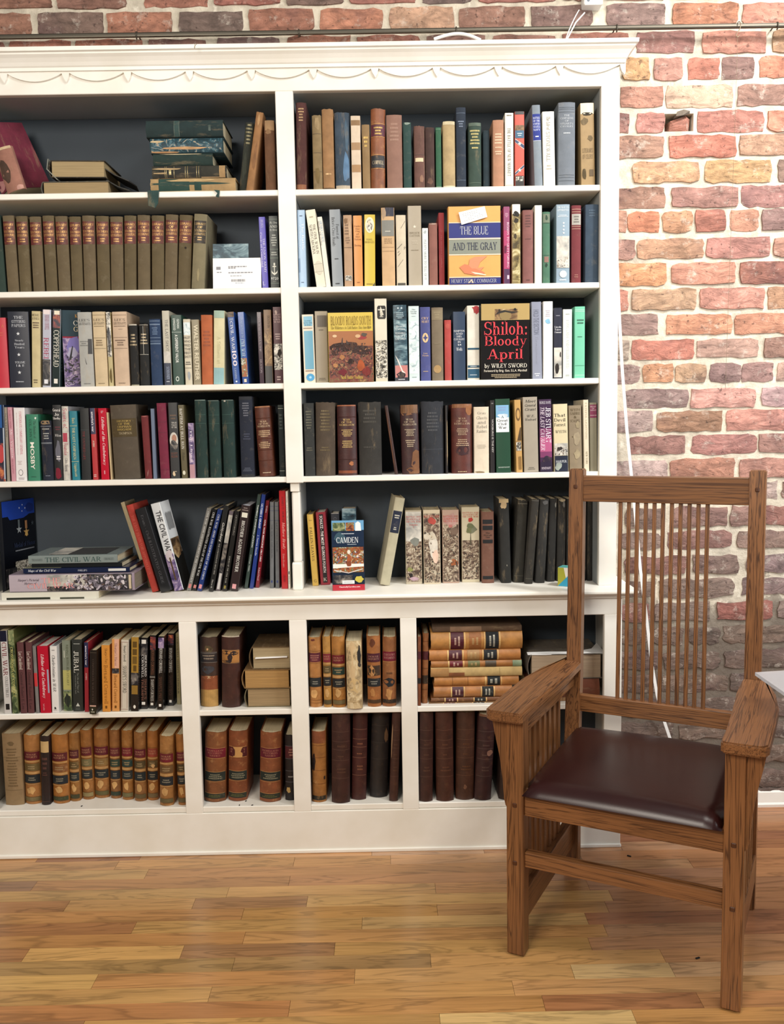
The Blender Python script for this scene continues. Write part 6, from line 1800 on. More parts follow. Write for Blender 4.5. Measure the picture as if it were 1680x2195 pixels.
g = 'books on the third shelf of the inner bay'
row('third inner shelf', Z[3], .0205, g, [
    (-14, 12, 681, 0, 19, 'j', '#c02a3c', 'bright red book', [('H', 'A', '#d0704c', .1, .14, .5, .9), ('M', .2, .27, 2, '#d05a4c')]),
    (14, 60, 668, 21, 66, 'j', '#151a2c', 'wide midnight navy book with silver stars', [('H', 'THE|GETTYSBURG|PAPERS', '#c8ccd4', .05, .21, .2, .85), ('S', .5, .29, .09, '#dcdfe4'), ('H', 'Nearly|Hundred|Years', '#c8ccd4', .36, .49, .3, .78), ('S', .5, .565, .09, '#dcdfe4'), ('H', 'VOLUME|I & II', '#c8ccd4', .645, .73, .3, .78), ('S', .5, .8, .09, '#dcdfe4'), ('M', .91, .935, 1, '#b8bcc4', .2, .8)]),
    (67, 86, 667, 68, 87, 'J', '#c9ba8e', 'cream book with dark blocky title at its head', [('H', 'MICHAEL|JONES', '#4a3c30', .03, .12, .06, .9), ('M', .14, .23, 3, '#5a4438', .1, .9), ('M', .89, .95, 2, '#6a5a44', .2, .7)], {'page': '#e4dcc4'}),
    (91, 109, 664, 91, 109, 'p', '#b9bccb', 'lilac paperback with red vertical title', [('B', 0, .06, '#e8dcdc', .1, .9), ('T', 'BERNARD CORNWELL', '#b87a8c', .07, .26, .3, .8), ('T', 'REBEL', '#b23a5c', .36, .66, .15, .75), ('P', .64, .98, 'photo_dark'), ('B', .9, .955, '#e4e4ea', .22, .68)], {'page': '#cfc4a8'}),
    (113, 130, 663, 111, 129, 'p', '#1c2a2a', 'dark paperback with tall white letters', [('P', .02, .24, 'flames'), ('B', .02, .07, '#ece2cc', .2, .88), ('T', 'COPPERHEAD', '#e4e0d4', .27, .74, .15, .85), ('B', .895, .955, '#e8e4da', .25, .72)]),
    (163, 195, 669, 174, 202, 'J', '#a9a9a4', 'grey jacketed book with black torn patch', [('H', 'LEE\'S|LIEUTENANTS', '#3c3c3c', .085, .18, .08, .92), ('M', .38, .46, 3, '#7a7a78', .1, .7), ('Q', '#26262a', [(.7, .36), (.97, .36), (.97, .56), (.66, .56)]), ('Q', '#3a3a3a', [(.4, .6), (.55, .7), (.5, .7)]), ('M', .95, .97, 1, '#6a6a68')], {'page': '#d8d2c0'}),
    (196, 225, 668, 205, 232, 'J', '#cdb894', 'tan jacketed book with ruled title', [('H', 'LEE\'S|LIEUTENANTS', '#54462f', .085, .18, .08, .92), ('M', .185, .205, 1, '#7a6a4c', .1, .9), ('L', '#7a6a4c', .045, .35, .49), ('M', .37, .46, 3, '#7a6444', .1, .8), ('M', .95, .97, 1, '#8a7654')]),
    (227, 236, 669, 233, 244, 'J', '#c0b284', 'narrow book with black and white photo over yellow', [('P', 0, .6, 'engraving'), ('R', .5, .35, .4, .2, '#3a3c40', 'photo_dark'), ('R', .5, .85, .3, .1, '#6a5a34')]),
    (238, 271, 668, 247, 278, 'J', '#c8ae94', 'pinkish tan jacketed book with ruled title', [('H', 'LEE\'S|LIEUTENANTS', '#4c3c30', .085, .18, .1, .94), ('M', .185, .205, 1, '#6a584a', .1, .9), ('M', .225, .245, 1, '#a08c78', .35, .75), ('L', '#7a6450', .045, .345, .49), ('M', .37, .46, 3, '#6a5240', .15, .85), ('M', .95, .97, 1, '#7a6450')], {'page': '#8c867a'}),
    (275, 294, 695, 281, 298, 'o', '#1f1f1f', 'black book with worn gilt, low', [('M', .15, .36, 4, '#a8987cg', .05, .92), ('B', 0, .02, '#c8c2b4'), ('B', .98, 1, '#b0a890')]),
    (297, 317, 694, 300, 321, 'o', '#212222', 'black book with white-framed gilt title', [('M', .15, .34, 4, '#b8a88cg', .1, .9), ('L', '#c8c4b8', .02, .495), ('Q', '#c0bcb0', [(.44, .04), (.48, .04), (.5, .49), (.46, .49)])]),
    (319, 343, 684, 324, 349, 'c', '#23395a', 'navy cloth book with pale lines', [('L', '#8aa0bc', .03, .075, .085, .28, .33, .36, .375), ('M', .12, .24, 4, '#6c86a8')]),
    (346, 364, 666, 353, 367, 'j', '#b8b3a2', 'cream-grey book over blue foot', [('T', 'THE LAST SHOT', '#5c5a58', .12, .54, .4, .78), ('P', .55, .7, 'sky_pale'), ('B', .7, 1, '#1f2a44'), ('T', 'SCHOONER', '#9aa8c4', .75, .92, .35, .75), ('M', .94, .96, 1, '#d8dce4')], {'page': '#d8d0bc'}),
    (366, 389, 675, 371, 394, 'j', '#1c4034', 'deep green book with white vertical title', [('T', '^GOVAN', '#dce4dc', .06, .19, .55, .78), ('T', '^LIVINGOOD', '#dce4dc', .05, .22, .2, .42), ('L', '#c8d4cc', .245), ('T', '^A DIFFERENT VALOR', '#e8ece6', .28, .68, .32, .6), ('O', .42, .91, .16, .035, '#d8e0d8'), ('O', .42, .91, .1, .022, '#1c4034')]),
    (392, 408, 684, 397, 412, 'J', '#d2cab4', 'off-white book with stencil title', [('P', .05, .24, 'sketch'), ('H', '^HALSEY|^WHO|^FIRED|^THE|^FIRST|^SHOT?', '#6a665e', .25, .6, .02, .98), ('M', .64, .7, 2, '#4a4640', .05, .95), ('L', '#4a4640', .74), ('R', .6, .86, .25, .07, '#aab0b4')]),
    (410, 426, 685, 414, 431, 'j', '#8c8268', 'taupe book with bold cream vertical title', [('T', '^WALTER REUTHER', '#ded4b8', .08, .93, .28, .84), ('L', '#b8ac90', .975)]),
    (429, 455, 675, 433, 456, 'c', '#b5633c', 'terracotta orange cloth book', [('M', .22, .46, 5, '#984e2e', .12, .88)]),
    (457, 482, 666, 458, 480, 'J', '#d8d0a8', 'cream book with powder blue ends', [('B', 0, .1, '#a0b8a8'), ('B', .775, 1, '#90b8bc'), ('T', 'A Stillness at', '#c0b890', .35, .72, .35, .65)]),
    (486, 501, 669, 500, 515, 'j', '#1f4c94', 'blue leaning book with big white vertical title', [('P', 0, .07, 'photo_sepia'), ('T', 'THE', '#c8d4e4', .085, .12, .25, .8), ('T', 'CIVIL WAR', '#e4e8f0', .13, .53, .3, .72), ('T', '100', '#e8dce4', .54, .75, .2, .85), ('T', 'LANNING', '#b8c8e0', .78, .93, .35, .62), ('O', .5, .965, .14, .012, '#d8e4f0')]),
    (508, 523, 669, 520, 533, 'p', '#27509a', 'blue paperback with horsemen at foot', [('T', 'STRANGE BATTLES OF THE', '#a8c0e0', .07, .36, .35, .7), ('T', 'CIVIL WAR', '#c4dce8', .38, .62, .15, .8), ('B', .37, .64, '#3f78a0', .08, .25), ('P', .64, .9, 'crowd_color'), ('B', .91, .985, '#2c4c8c'), ('B', .93, .975, '#e8d8c4', .3, .7)]),
    (549, 560, 669, 557, 566, 'p', '#3d2a34', 'narrow plum paperback with long grey title', [('T', 'CIVIL WAR GENERALSHIP', '#a89aa0', .05, .55, .3, .7), ('T', 'DEATON', '#a89aa0', .66, .85, .3, .7)]),
    (563, 581, 664, 569, 585, 'j', '#7a6046', 'sepia book with misty photo', [('P', .3, .75, 'photo_sepia'), ('T', 'DEATH IN', '#4a3826', .08, .24, .5, .8), ('B', .76, 1, '#3c3c3a'), ('M', .26, .28, 1, '#a8885c')]),
    (584, 602, 658, 588, 607, 'j', '#46141e', 'dark burgundy book with stone photo', [('H', 'GRANT|WINS THE|CIVIL|WAR', '#c8a8a4', .085, .21, .1, .92), ('M', .34, .43, 3, '#c8b0ac', .2, .85), ('P', .48, .82, 'engraving'), ('R', .7, .6, .25, .06, '#2a2420'), ('M', .9, .965, 2, '#d0b8b4', .25, .8), ('R', .4, .07, .14, .03, '#c0a8a0')]),
])
face_out(136, 173, 664, Z[3], .03, .022, 'p', '#33454e', 'glossy paperback with battle cover turned outward beside dark tall-lettered one', [
    ('cB', .34, .36, '#8a2c3c', 0, 1), ('cP', .36, 1, 'photo_violet', 0, 1), ('cR', .6, .45, .4, .12, '#7c74b0', 'gloss'), ('cR', .5, .55, .3, .08, '#a8a4bc', 'gloss'), ('cN', .02, .98, .6, .97, 110, .02, ['#1e1a1e', '#3a343c', '#6a6270', '#a49aa8', '#2a2430']), ('cQ', '#17151a', [(.3, .62), (.48, .46), (.52, .47), (.4, .64)]),
    ('cH', 'C', '#e4e0d4', .13, .2, .6, .82), ('cH', 'G', '#d8c8a4', .21, .28, .6, .82), ('cH', 'K', '#c8943c', .05, .1, .7, .84), ('T', '^CIVIL WAR GENERALS', '#a8b4bc', .1, .8, .3, .7)], g, '#d8d0c0', .35)

g = 'books on the fourth shelf of the inner bay'
row('fourth inner shelf', Z[4], .0205, g, [
    (-8, 8, 868, -2, 13, 'p', '#1c2a44', 'glossy dark book at shelf end with red oval', [('P', .5, 1, 'flames'), ('B', 0, .3, '#2c5c9c', .4, .7), ('O', .4, .64, .5, .12, '#b83a3c'), ('B', .3, .97, '#b8c0cc', .8, .97)]),
    (8, 15, 873, 15, 21, 'J', '#8f877a', 'thin grey book with brown edge', [('T', 'NATHAN', '#5a5248', .08, .4, .3, .7)]),
    (16, 26, 873, 24, 34, 'j', '#c58e9a', 'dusty pink book', [('T', 'ROBERT PENN', '#a85c70', .04, .28, .3, .7), ('T', 'Miss Virginia', '#ecd8dc', .3, .68, .25, .8), ('T', 'BIOGRAPHY', '#b06c80', .7, .9, .3, .7)]),
    (27, 53, 874, 35, 57, 'g', '#e6e2e2', 'white book with rose vertical title', [('T', 'CONFEDERATE COMMISSARY GENERAL', '#c86478', .05, .64, .5, .72), ('T', 'lucius bellinger and the subsistence bureau', '#c8a8ac', .07, .64, .22, .32), ('M', .72, .78, 3, '#c8b8b8', .2, .65), ('O', .48, .885, .2, .042, '#3c3434'), ('O', .48, .885, .17, .036, '#e6e2e2'), ('M', .95, .985, 2, '#a89ca0', .15, .9)], {'page': '#ddd8d0'}),
    (55, 81, 888, 60, 86, 'j', '#2f7a5e', 'green book with bold white vertical word', [('T', '^MOSBY', '#ece8dc', .42, .83, .28, .62), ('T', 'The Memoirs of', '#1c4c3a', .1, .36, .6, .8), ('T', 'COL. JOHN S.', '#1c4c3a', .08, .4, .25, .45), ('R', .8, .06, .08, .02, '#e0e8e0'), ('M', .93, .95, 1, '#1f503e')], {'page': '#2a3a34'}),
    (84, 110, 901, 91, 115, 'o', '#1b2030', 'navy-black book with frayed tan head', [('R', .5, .03, .4, .05, '#8a7458'), ('L', '#9aa0a8', .1, .37, .385), ('M', .13, .16, 1, '#b8b8b0'), ('M', .2, .32, 3, '#a8a8a4', .2, .85), ('M', .91, .93, 1, '#8a90a0')]),
    (111, 130, 868, 117, 135, 'j', '#121214', 'black book with white title and ghostly face', [('H', 'General|Jo|Shelby', '#e8e4e0', .04, .21, .05, .95), ('M', .28, .34, 2, '#6a2a38', .2, .95), ('H', '/Wilson', '#d0ccc8', .385, .42, .25, .95), ('R', .55, .62, .35, .14, '#6a6a74', 'gloss'), ('M', .67, .73, 2, '#e4e0e0', .25, .9), ('R', .5, .9, .4, .08, '#7a2434', 'gloss')]),
    (131, 146, 871, 136, 151, 'J', '#9fa0a6', 'grey torn jacket with rose lettering', [('P', 0, 1, 'sky_pale'), ('T', 'Sword of', '#b04058', .03, .3, .2, .8), ('B', .36, .48, '#b03a50', .1, .75), ('T', 'Roanoke', '#b04a60', .5, .66, .2, .8), ('T', 'Gibbs Bowen', '#5a5458', .7, .88, .3, .7)]),
    (148, 165, 881, 154, 171, 'j', '#177484', 'teal book with pale gold vertical title', [('T', 'Davis', '#d8cc90', .1, .18, .35, .72), ('L', '#d8cc90', .215, .73), ('T', 'THE LAST CAMPAIGN', '#dcd49c', .24, .7, .32, .66), ('T', 'Lippincott', '#d8cc90', .76, .95, .3, .72)]),
    (170, 190, 875, 175, 195, 'j', '#101214', 'black glossy book with dim red vertical title', [('T', 'THE UNTRIED LIFE', '#7a2428', .32, .72, .25, .5), ('L', '#3a4044', .3)]),
    (192, 204, 875, 199, 210, 'j', '#b02c30', 'book with navy top and red lower spine', [('B', 0, .36, '#2f2f4e'), ('T', '^america\'s war', '#e8e4e8', .05, .33, .25, .72), ('T', '^AYERS', '#e0c0b0', .45, .54, .3, .65), ('M', .92, .965, 2, '#e8c8c0', .2, .75)], {'page': '#a89c8c'}),
    (208, 226, 875, 218, 235, 'g', '#b8102c', 'crimson book with white italic vertical title', [('T', '/Lifeline of the Confederacy', '#f0e0e0', .12, .8, .28, .72), ('T', 'Wise', '#e8c8cc', .035, .07, .35, .65), ('M', .85, .95, 1, '#e0a8b0', .4, .55)]),
    (228, 231, 884, 237, 241, 'p', '#c9b088', 'very thin cream book', []),
    (233, 290, 868, 245, 300, 'c', '#51473a', 'very thick olive-brown book with gilt title', [('B', .185, .43, '#4a3c20'), ('H', 'HISTORY|OF THE|ORPHAN|BRIGADE', '#b89c54g', .2, .35, .2, .85), ('H', 'THOMPSON', '#b0a080g', .365, .4, .3, .8)]),
    (301, 317, 891, 311, 326, 'c', '#6a2326', 'dark red cloth book with chalk mark', [('R', .5, .01, .4, .01, '#a8605c'), ('Q', '#c0a098', [(.35, .97), (.45, .9), (.6, .85), (.48, .92)])]),
    (322, 331, 876, 329, 335, 'p', '#6c788e', 'slim blue-grey folder', []),
    (334, 355, 864, 344, 364, 'c', '#74203a', 'magenta-maroon cloth book', [('L', '#5c1a30', .25, .39, .88)]),
    (358, 380, 863, 367, 385, 'j', '#2b2b2c', 'charcoal book with bearded portrait', [('M', .15, .23, 2, '#6a5444', .15, .9), ('H', 'TRUE|TALES|OF THE', '#dcd8d0', .25, .34, .3, .9), ('O', .5, .5, .46, .11, '#c8c2b8'), ('O', .55, .47, .26, .05, '#a87a64'), ('R', .5, .56, .42, .09, '#26262a', 'photo_dark'), ('H', 'SCOTT|NELSON', '#8a5040', .65, .73, .15, .85), ('R', .4, .94, .15, .03, '#d8c0a0'), ('M', .9, .92, 1, '#c8b8a0')]),
    (381, 393, 868, 389, 403, 'j', '#5b5236', 'olive book with white vertical title', [('T', 'BAPTISM AT BULL RUN', '#e8e4d8', .05, .6, .25, .7), ('T', 'Fisher', '#3c3420', .65, .76, .3, .7), ('O', .45, .925, .24, .03, '#d8d4c0')]),
    (401, 414, 907, 408, 419, 'p', '#a892a8', 'small pink and violet photo paperback', [('P', 0, .8, 'photo_violet'), ('T', 'The Lines', '#e8e0ec', .12, .7, .3, .7), ('B', .75, 1, '#b89098')]),
    (414, 440, 857, 423, 446, 'o', '#1c3430', 'first of the green trio', [('B', .0, .012, '#6a7a74'), ('L', '#33524a', .19, .3)], {'label': 'first dark green book of the trio, beside the small violet paperback', 'group': 'trio of dark green books'}),
    (443, 469, 858, 451, 474, 'o', '#1d3632', 'middle of the green trio', [('B', .0, .012, '#5c6c66'), ('L', '#33524a', .19, .3)], {'label': 'middle dark green book of the trio, fourth inner shelf', 'group': 'trio of dark green books'}),
    (473, 500, 857, 479, 505, 'o', '#1a3330', 'last of the green trio', [('B', .0, .012, '#5c6c66'), ('R', .3, .015, .1, .012, '#c8c0b4'), ('L', '#33524a', .19, .3)], {'label': 'third dark green book of the trio, beside the tall navy one', 'group': 'trio of dark green books'}),
    (509, 540, 850, 518, 545, 'c', '#161d2e', 'tall navy book with faint silver lettering', [('B', .0, .04, '#25282e'), ('M', .07, .25, 6, '#6a6c78', .2, .8), ('M', .45, .54, 3, '#3c4258', .25, .8), ('M', .88, .93, 3, '#5c6274', .15, .85), ('B', .965, 1, '#2a2c30')]),
    (543, 579, 871, 556, 589, 'd', '#5b2f20', 'brown ribbed leather volume with pale title', [('K', .17, .32, .46, .62, .77), ('H', 'WAR|OF THE|REBELLION', '#e0c4a0g', .2, .3, .12, .9), ('M', .34, .44, 4, '#d8b890g', .12, .92), ('M', .5, .6, 4, '#d8b890g', .12, .85), ('M', .935, .955, 1, '#e0c8a8'), ('B', .0, .02, '#a8704c')]),
    (592, 607, 868, 601, 611, 'c', '#141c1c', 'dark book half behind the centre post', [('L', '#b0b4a8', .05, .92), ('M', .12, .35, 5, '#3c4844'), ('B', .0, .04, '#2c3430')]),
])
# angled picture board beside the olive book: the paperback's own front, turned a little
g = 'books on the counter of the inner bay'
ZC = CT + .0003
mb_ = [
    ('cB', 0, .17, '#1f3f9c', 0, 1), ('cR', .5, .16, .4, .06, '#1f3f9c', 'gloss'), ('cR', .85, .1, .14, .07, '#1a2f78', 'gloss'), ('cS', .62, .06, .012, '#d8e0f0'), ('cS', .7, .1, .012, '#d8e0f0'), ('cS', .52, .09, .012, '#d8e0f0'), ('cS', .6, .13, .01, '#d8e0f0'),
    ('cS', .48, .33, .05, '#8f9496'), ('cB', .22, .3, '#5c6468', .45, .51), ('cS', .7, .37, .055, '#a88450'), ('cB', .24, .33, '#a87850', .665, .735), ('cO', .7, .385, .04, .035, '#c8a058'), ('cS', .9, .28, .03, '#3c444c'),
    ('cM', .55, .575, 1, '#8a8e94', .3, .95), ('cH', 'Medal of Honor', '#26304c', .47, .53, .3, .96), ('cP', .68, .86, 'engraving', .3, .8), ('cP', .74, .95, 'photo_dark', 0, .34)]
mx_ = xat(79, .2, ZC) - .003
b_ = Book('g', .013, hit(79, 1067, 1, .2).z - ZC, .16, '#0c0e16', [mb_[0]] + list(mb_[1:]), '#c8c0b0')
fin(b_, Matrix.Translation((mx_ - .16 * math.cos(math.radians(76)), .205 - .16 * math.sin(math.radians(76)), ZC)) @ Matrix.Rotation(math.radians(76), 4, 'Z') @ Matrix.Rotation(-math.pi / 2, 4, 'Z'), 'tall black book with three hanging medals, leaning on the end panel', g)
gst = 'stack of flat picture books'
zz = flat(4, 212, 1269, 1281, -.062, 'p', '#d8d6c8', 'lowest thin white book of the flat picture-book stack', [('B', .0, .98, '#dcdacc', .0, 1), ('B', .05, .5, '#2c2e24', .0, .3), ('B', .6, .85, '#4c4c40', .0, .25)], gst, z=ZC, d=.13)
zz = flat(21, 289, 1230, 1268, -.06, 'g', '#9a8c9a', 'thick mauve book with rose title in the flat stack', [('B', .0, .3, '#b4a8b2'), ('P', .3, .98, 'photo_dark'), ('P', .3, .62, 'sky_pale', .3, .97), ('N', .06, .94, .45, .94, 170, .02, ['#2c2830', '#4a444e', '#76707c', '#b8b0bc', '#5c4a44', '#d0c8cc']), ('T', '/Harper\'s Pictorial', '#3a3040', .07, .24, .58, .76), ('T', '/History of', '#3a3040', .12, .22, .4, .56), ('T', 'THE', '#e09a9a', .26, .41, .5, .8), ('T', 'CIVIL WAR', '#e09a9a', .145, .52, .2, .48), ('B', .955, .975, '#c8b89c', .1, .9)], gst, z=zz + .0006, d=.15, page='#8c8270')
zz = flat(50, 278, 1217, 1230, -.05, 'g', '#111c3c', 'thin navy book with white title in the flat stack', [('T', '/Maps of the Civil War', '#e0e4ec', .045, .31, .2, .8), ('T', 'PHILLIPS', '#c8ccd8', .515, .6, .3, .66), ('B', .8, .965, '#d8d8d4', .25, .75), ('cB', .0, .35, '#a8a88c', .0, .3)], gst, z=zz + .0012, d=.155)
zz = flat(68, 262, 1207, 1217, -.04, 'p', '#15181a', 'slim black book under the grey one in the flat stack', [], gst, z=zz, d=.16)
zz = flat(61, 252, 1190, 1207, -.048, 'g', '#7f8a88', 'topmost grey book of the flat stack with green title', [('T', 'THE CIVIL WAR', '#2c4a48', .19, .82, .2, .78), ('T', 'TREASURES', '#5a6664', .04, .16, .36, .64), ('T', 'CHRONICLES', '#5a6664', .85, .96, .36, .64), ('cB', .42, .86, '#3a3430', .1, .85), ('cP', .2, .42, 'sky_pale', .1, .9)], gst, z=zz + .0006, d=.18)
row('counter of inner bay', ZC, .05, g, [
    (255, 269, 1077, 318, 327, 'J', '#b0a07c', 'tan leaning board with curled top', [], {'Y': .098, 'w': .012}),
    (269, 284, 1083, 325, 341, 'c', '#a83428', 'vermilion leaning cloth book', [('T', 'THE LAST TRAIN FOR APPOMATTOX', '#c0584a', .12, .8, .3, .7)], {'yb': 1270}),
    (288, 311, 1091, 343, 369, 'g', '#1c1c1e', 'black leaning book with faint vertical title', [('T', 'Evans - Civil ILLUSTRATED GUIDE', '#46464a', .08, .9, .35, .6)], {'yb': 1271}),
    (320, 343, 1080, 371, 396, 'g', '#d8dcde', 'white leaning book with black tall vertical title', [('T', '^THE CIVIL WAR', '#2c2c30', .09, .57, .3, .86), ('P', .58, 1, 'photo_violet'), ('R', .5, .6, .4, .07, '#cfc4c8', 'gloss'), ('B', .62, .88, '#5a4630', .42, .58),
      ('cZ', .12, .33, .18, .9, 16, '#3a3a40'), ('cP', .42, .62, 'photo_sepia', .05, .95), ('cB', .6, 1, '#141414', 0, 1), ('cR', .4, .58, .4, .08, '#8a7860', 'photo_sepia')], {'yb': 1268, 'yaw': -.2, 'w': .030, 'd': .064}),
    (443, 454, 1090, 400, 409, 'g', '#75736e', 'grey leaning book with white vertical title', [('T', 'CIVIL WAR  ARMS AND EQUIPMENT OF THE CONFEDERACY', '#d8d8d4', .04, .9, .28, .72), ('B', .92, .97, '#c87a78', .2, .8)], {'yb': 1267}),
    (455, 466, 1092, 411, 420, 'g', '#121212', 'black leaning book with white vertical title', [('T', 'CIVIL WAR  ILLUSTRATED ATLAS OF THE CIVIL WAR', '#dcdcd8', .04, .82, .28, .72), ('B', .93, .97, '#c8807a', .2, .8)], {'yb': 1267}),
    (467, 477, 1093, 421, 433, 'g', '#20346e', 'blue leaning book with white vertical title', [('T', 'CIVIL WAR  ARMS AND EQUIPMENT OF THE UNION', '#dce0ea', .06, .86, .28, .72), ('B', .92, .97, '#d08a90', .2, .8)], {'yb': 1268}),
    (480, 490, 1084, 446, 457, 'g', '#1f1f1e', 'dark leaning book with italic vertical title', [('T', '/Gettysburg', '#e0dcd4', .2, .42, .25, .85), ('T', 'THE CONFEDERATE HIGH TIDE', '#a8a49c', .44, .8, .38, .66), ('T', 'Steve R', '#c8c4bc', .86, .96, .35, .66)], {'yb': 1269}),
    (491, 501, 1096, 462, 472, 'g', '#6a6066', 'grey-mauve leaning book with old photo', [('P', .05, .9, 'photo_dark'), ('P', .05, .4, 'sky_pale'), ('B', .78, .98, '#c8c4c0', .2, .8)], {'yb': 1267}),
    (503, 514, 1096, 475, 486, 'g', '#1c1a18', 'dark brown leaning book with small grey title', [('T', 'GETTYSBURG', '#8c8880', .05, .3, .35, .68), ('T', 'VOICES OF THE CIVIL WAR', '#a8a49a', .56, .9, .36, .64), ('B', .93, .97, '#8a7a3c', .3, .7)], {'yb': 1268}),
    (517, 537, 1084, 491, 510, 'g', '#2e2222', 'brown-black leaning book with bold white vertical title', [('T', 'BROTHER AGAINST BROTHER', '#e8e4dc', .18, .78, .32, .68), ('B', .085, .14, '#dcd8c8', .2, .85), ('M', .02, .07, 2, '#8a7a74', .15, .9), ('B', .92, .975, '#d89a9c', .28, .72)], {'yb': 1268, 'page': '#c8ccd8'}),
    (552, 560, 1060, 523, 531, 'g', '#37453f', 'grey-green leaning book with white vertical title', [('T', '^THOMAS J. STONEWALL JACKSON', '#dce0dc', .11, .56, .25, .75), ('T', 'George Mills', '#c8ccc8', .64, .82, .3, .72)], {'yb': 1262}),
    (561, 569, 1060, 534, 543, 'g', '#24387c', 'royal blue leaning book with white vertical title', [('T', '^ULYSSES S. GRANT', '#d8e0f0', .1, .36, .25, .75), ('T', 'J. Norton Bundle', '#c8d0e4', .43, .65, .3, .72)], {'yb': 1262}),
    (570, 577, 1073, 546, 556, 'g', '#741a24', 'wine red leaning book with white vertical title', [('T', '^CIVIL WAR MEDICINE 1861-1865', '#e8d8d8', .22, .7, .3, .7), ('T', 'Weldon', '#d8c0c0', .06, .14, .3, .7), ('T', 'Robert Penwit', '#d8c0c0', .77, .92, .3, .7)], {'yb': 1260}),
    (578, 587, 1076, 578, 587, 'c', '#6a6c6e', 'slim grey book with blue stamp', [('L', '#3a4464', .05, .1, .215), ('T', 'THE NORTH AND SOUTH', '#44464a', .26, .65, .3, .7), ('B', .91, .935, '#3a4474', .3, .7)], {'yb': 1261}),
    (588, 597, 1076, 590, 599, 'c', '#686a6c', 'slim grey book next to bright red one', [('L', '#3a4464', .05, .1, .215), ('T', 'LETTERS HOME', '#44464a', .24, .58, .3, .7), ('B', .91, .935, '#3a4474', .3, .7)], {'yb': 1261}),
    (598, 612, 1052, 603, 617, 'g', '#b82428', 'bright red book with two-tone title', [('T', 'JAMES D. HORAN', '#4a1416', .06, .32, .4, .7), ('T', '/Mathew Brady', '#e8a8a0', .32, .6, .25, .8), ('T', 'Historian with a camera', '#d88a84', .64, .78, .3, .65), ('T', 'CROWN', '#5a181a', .86, .93, .35, .65)], {'yb': 1262}),
    (614, 623, 1053, 619, 627, 'p', '#e0dccf', 'slim white book beside the short post', [('T', 'THE CIVIL WAR IN ART', '#8a8a84', .05, .48, .3, .72), ('B', .82, .85, '#26262a', .3, .7), ('T', 'MOTT', '#6a6a68', .87, .95, .3, .7)], {'yb': 1262}),
])

# ------------------------------------------------------------------ cubbies of the low cabinet
def law(red='#5e1622', mid='#6e5a34', blk='#1c2022', low='#6b5c38', base=.0, txt='HOUSE|REPORTS', midc='#9c8660', seed=0):
    r_ = random.Random(seed)
    s_ = r_.uniform(-.012, .012)
    D_ = [('B', .255 + s_, .375 + s_, red, .02, .98, 'darkleather'), ('H', txt, '#c89a78g', .275 + s_, .345 + s_, .14, .86),
          ('B', .385 + s_, .405 + s_, '#b98e58'), ('B', .425 + s_, .53 + s_, mid, .02, .98), ('M', .45 + s_, .51 + s_, 2, midc, .2, .8), ('B', .54 + s_, .575 + s_, '#b98e58'),
          ('B', .585 + s_, .705 + s_, blk, .02, .98, 'cloth'), ('M', .615 + s_, .675 + s_, 2, '#9a9684g', .2, .82), ('B', .715 + s_, .725 + s_, '#b98e58'),
          ('R', .45, .8, .26, .06, '#c89c62', 'leather'), ('B', .90, .955, low, .02, .98, 'cloth'), ('L', '#6a4420', .24 + s_, .415 + s_, .58 + s_, .895, .96)]
    return D_


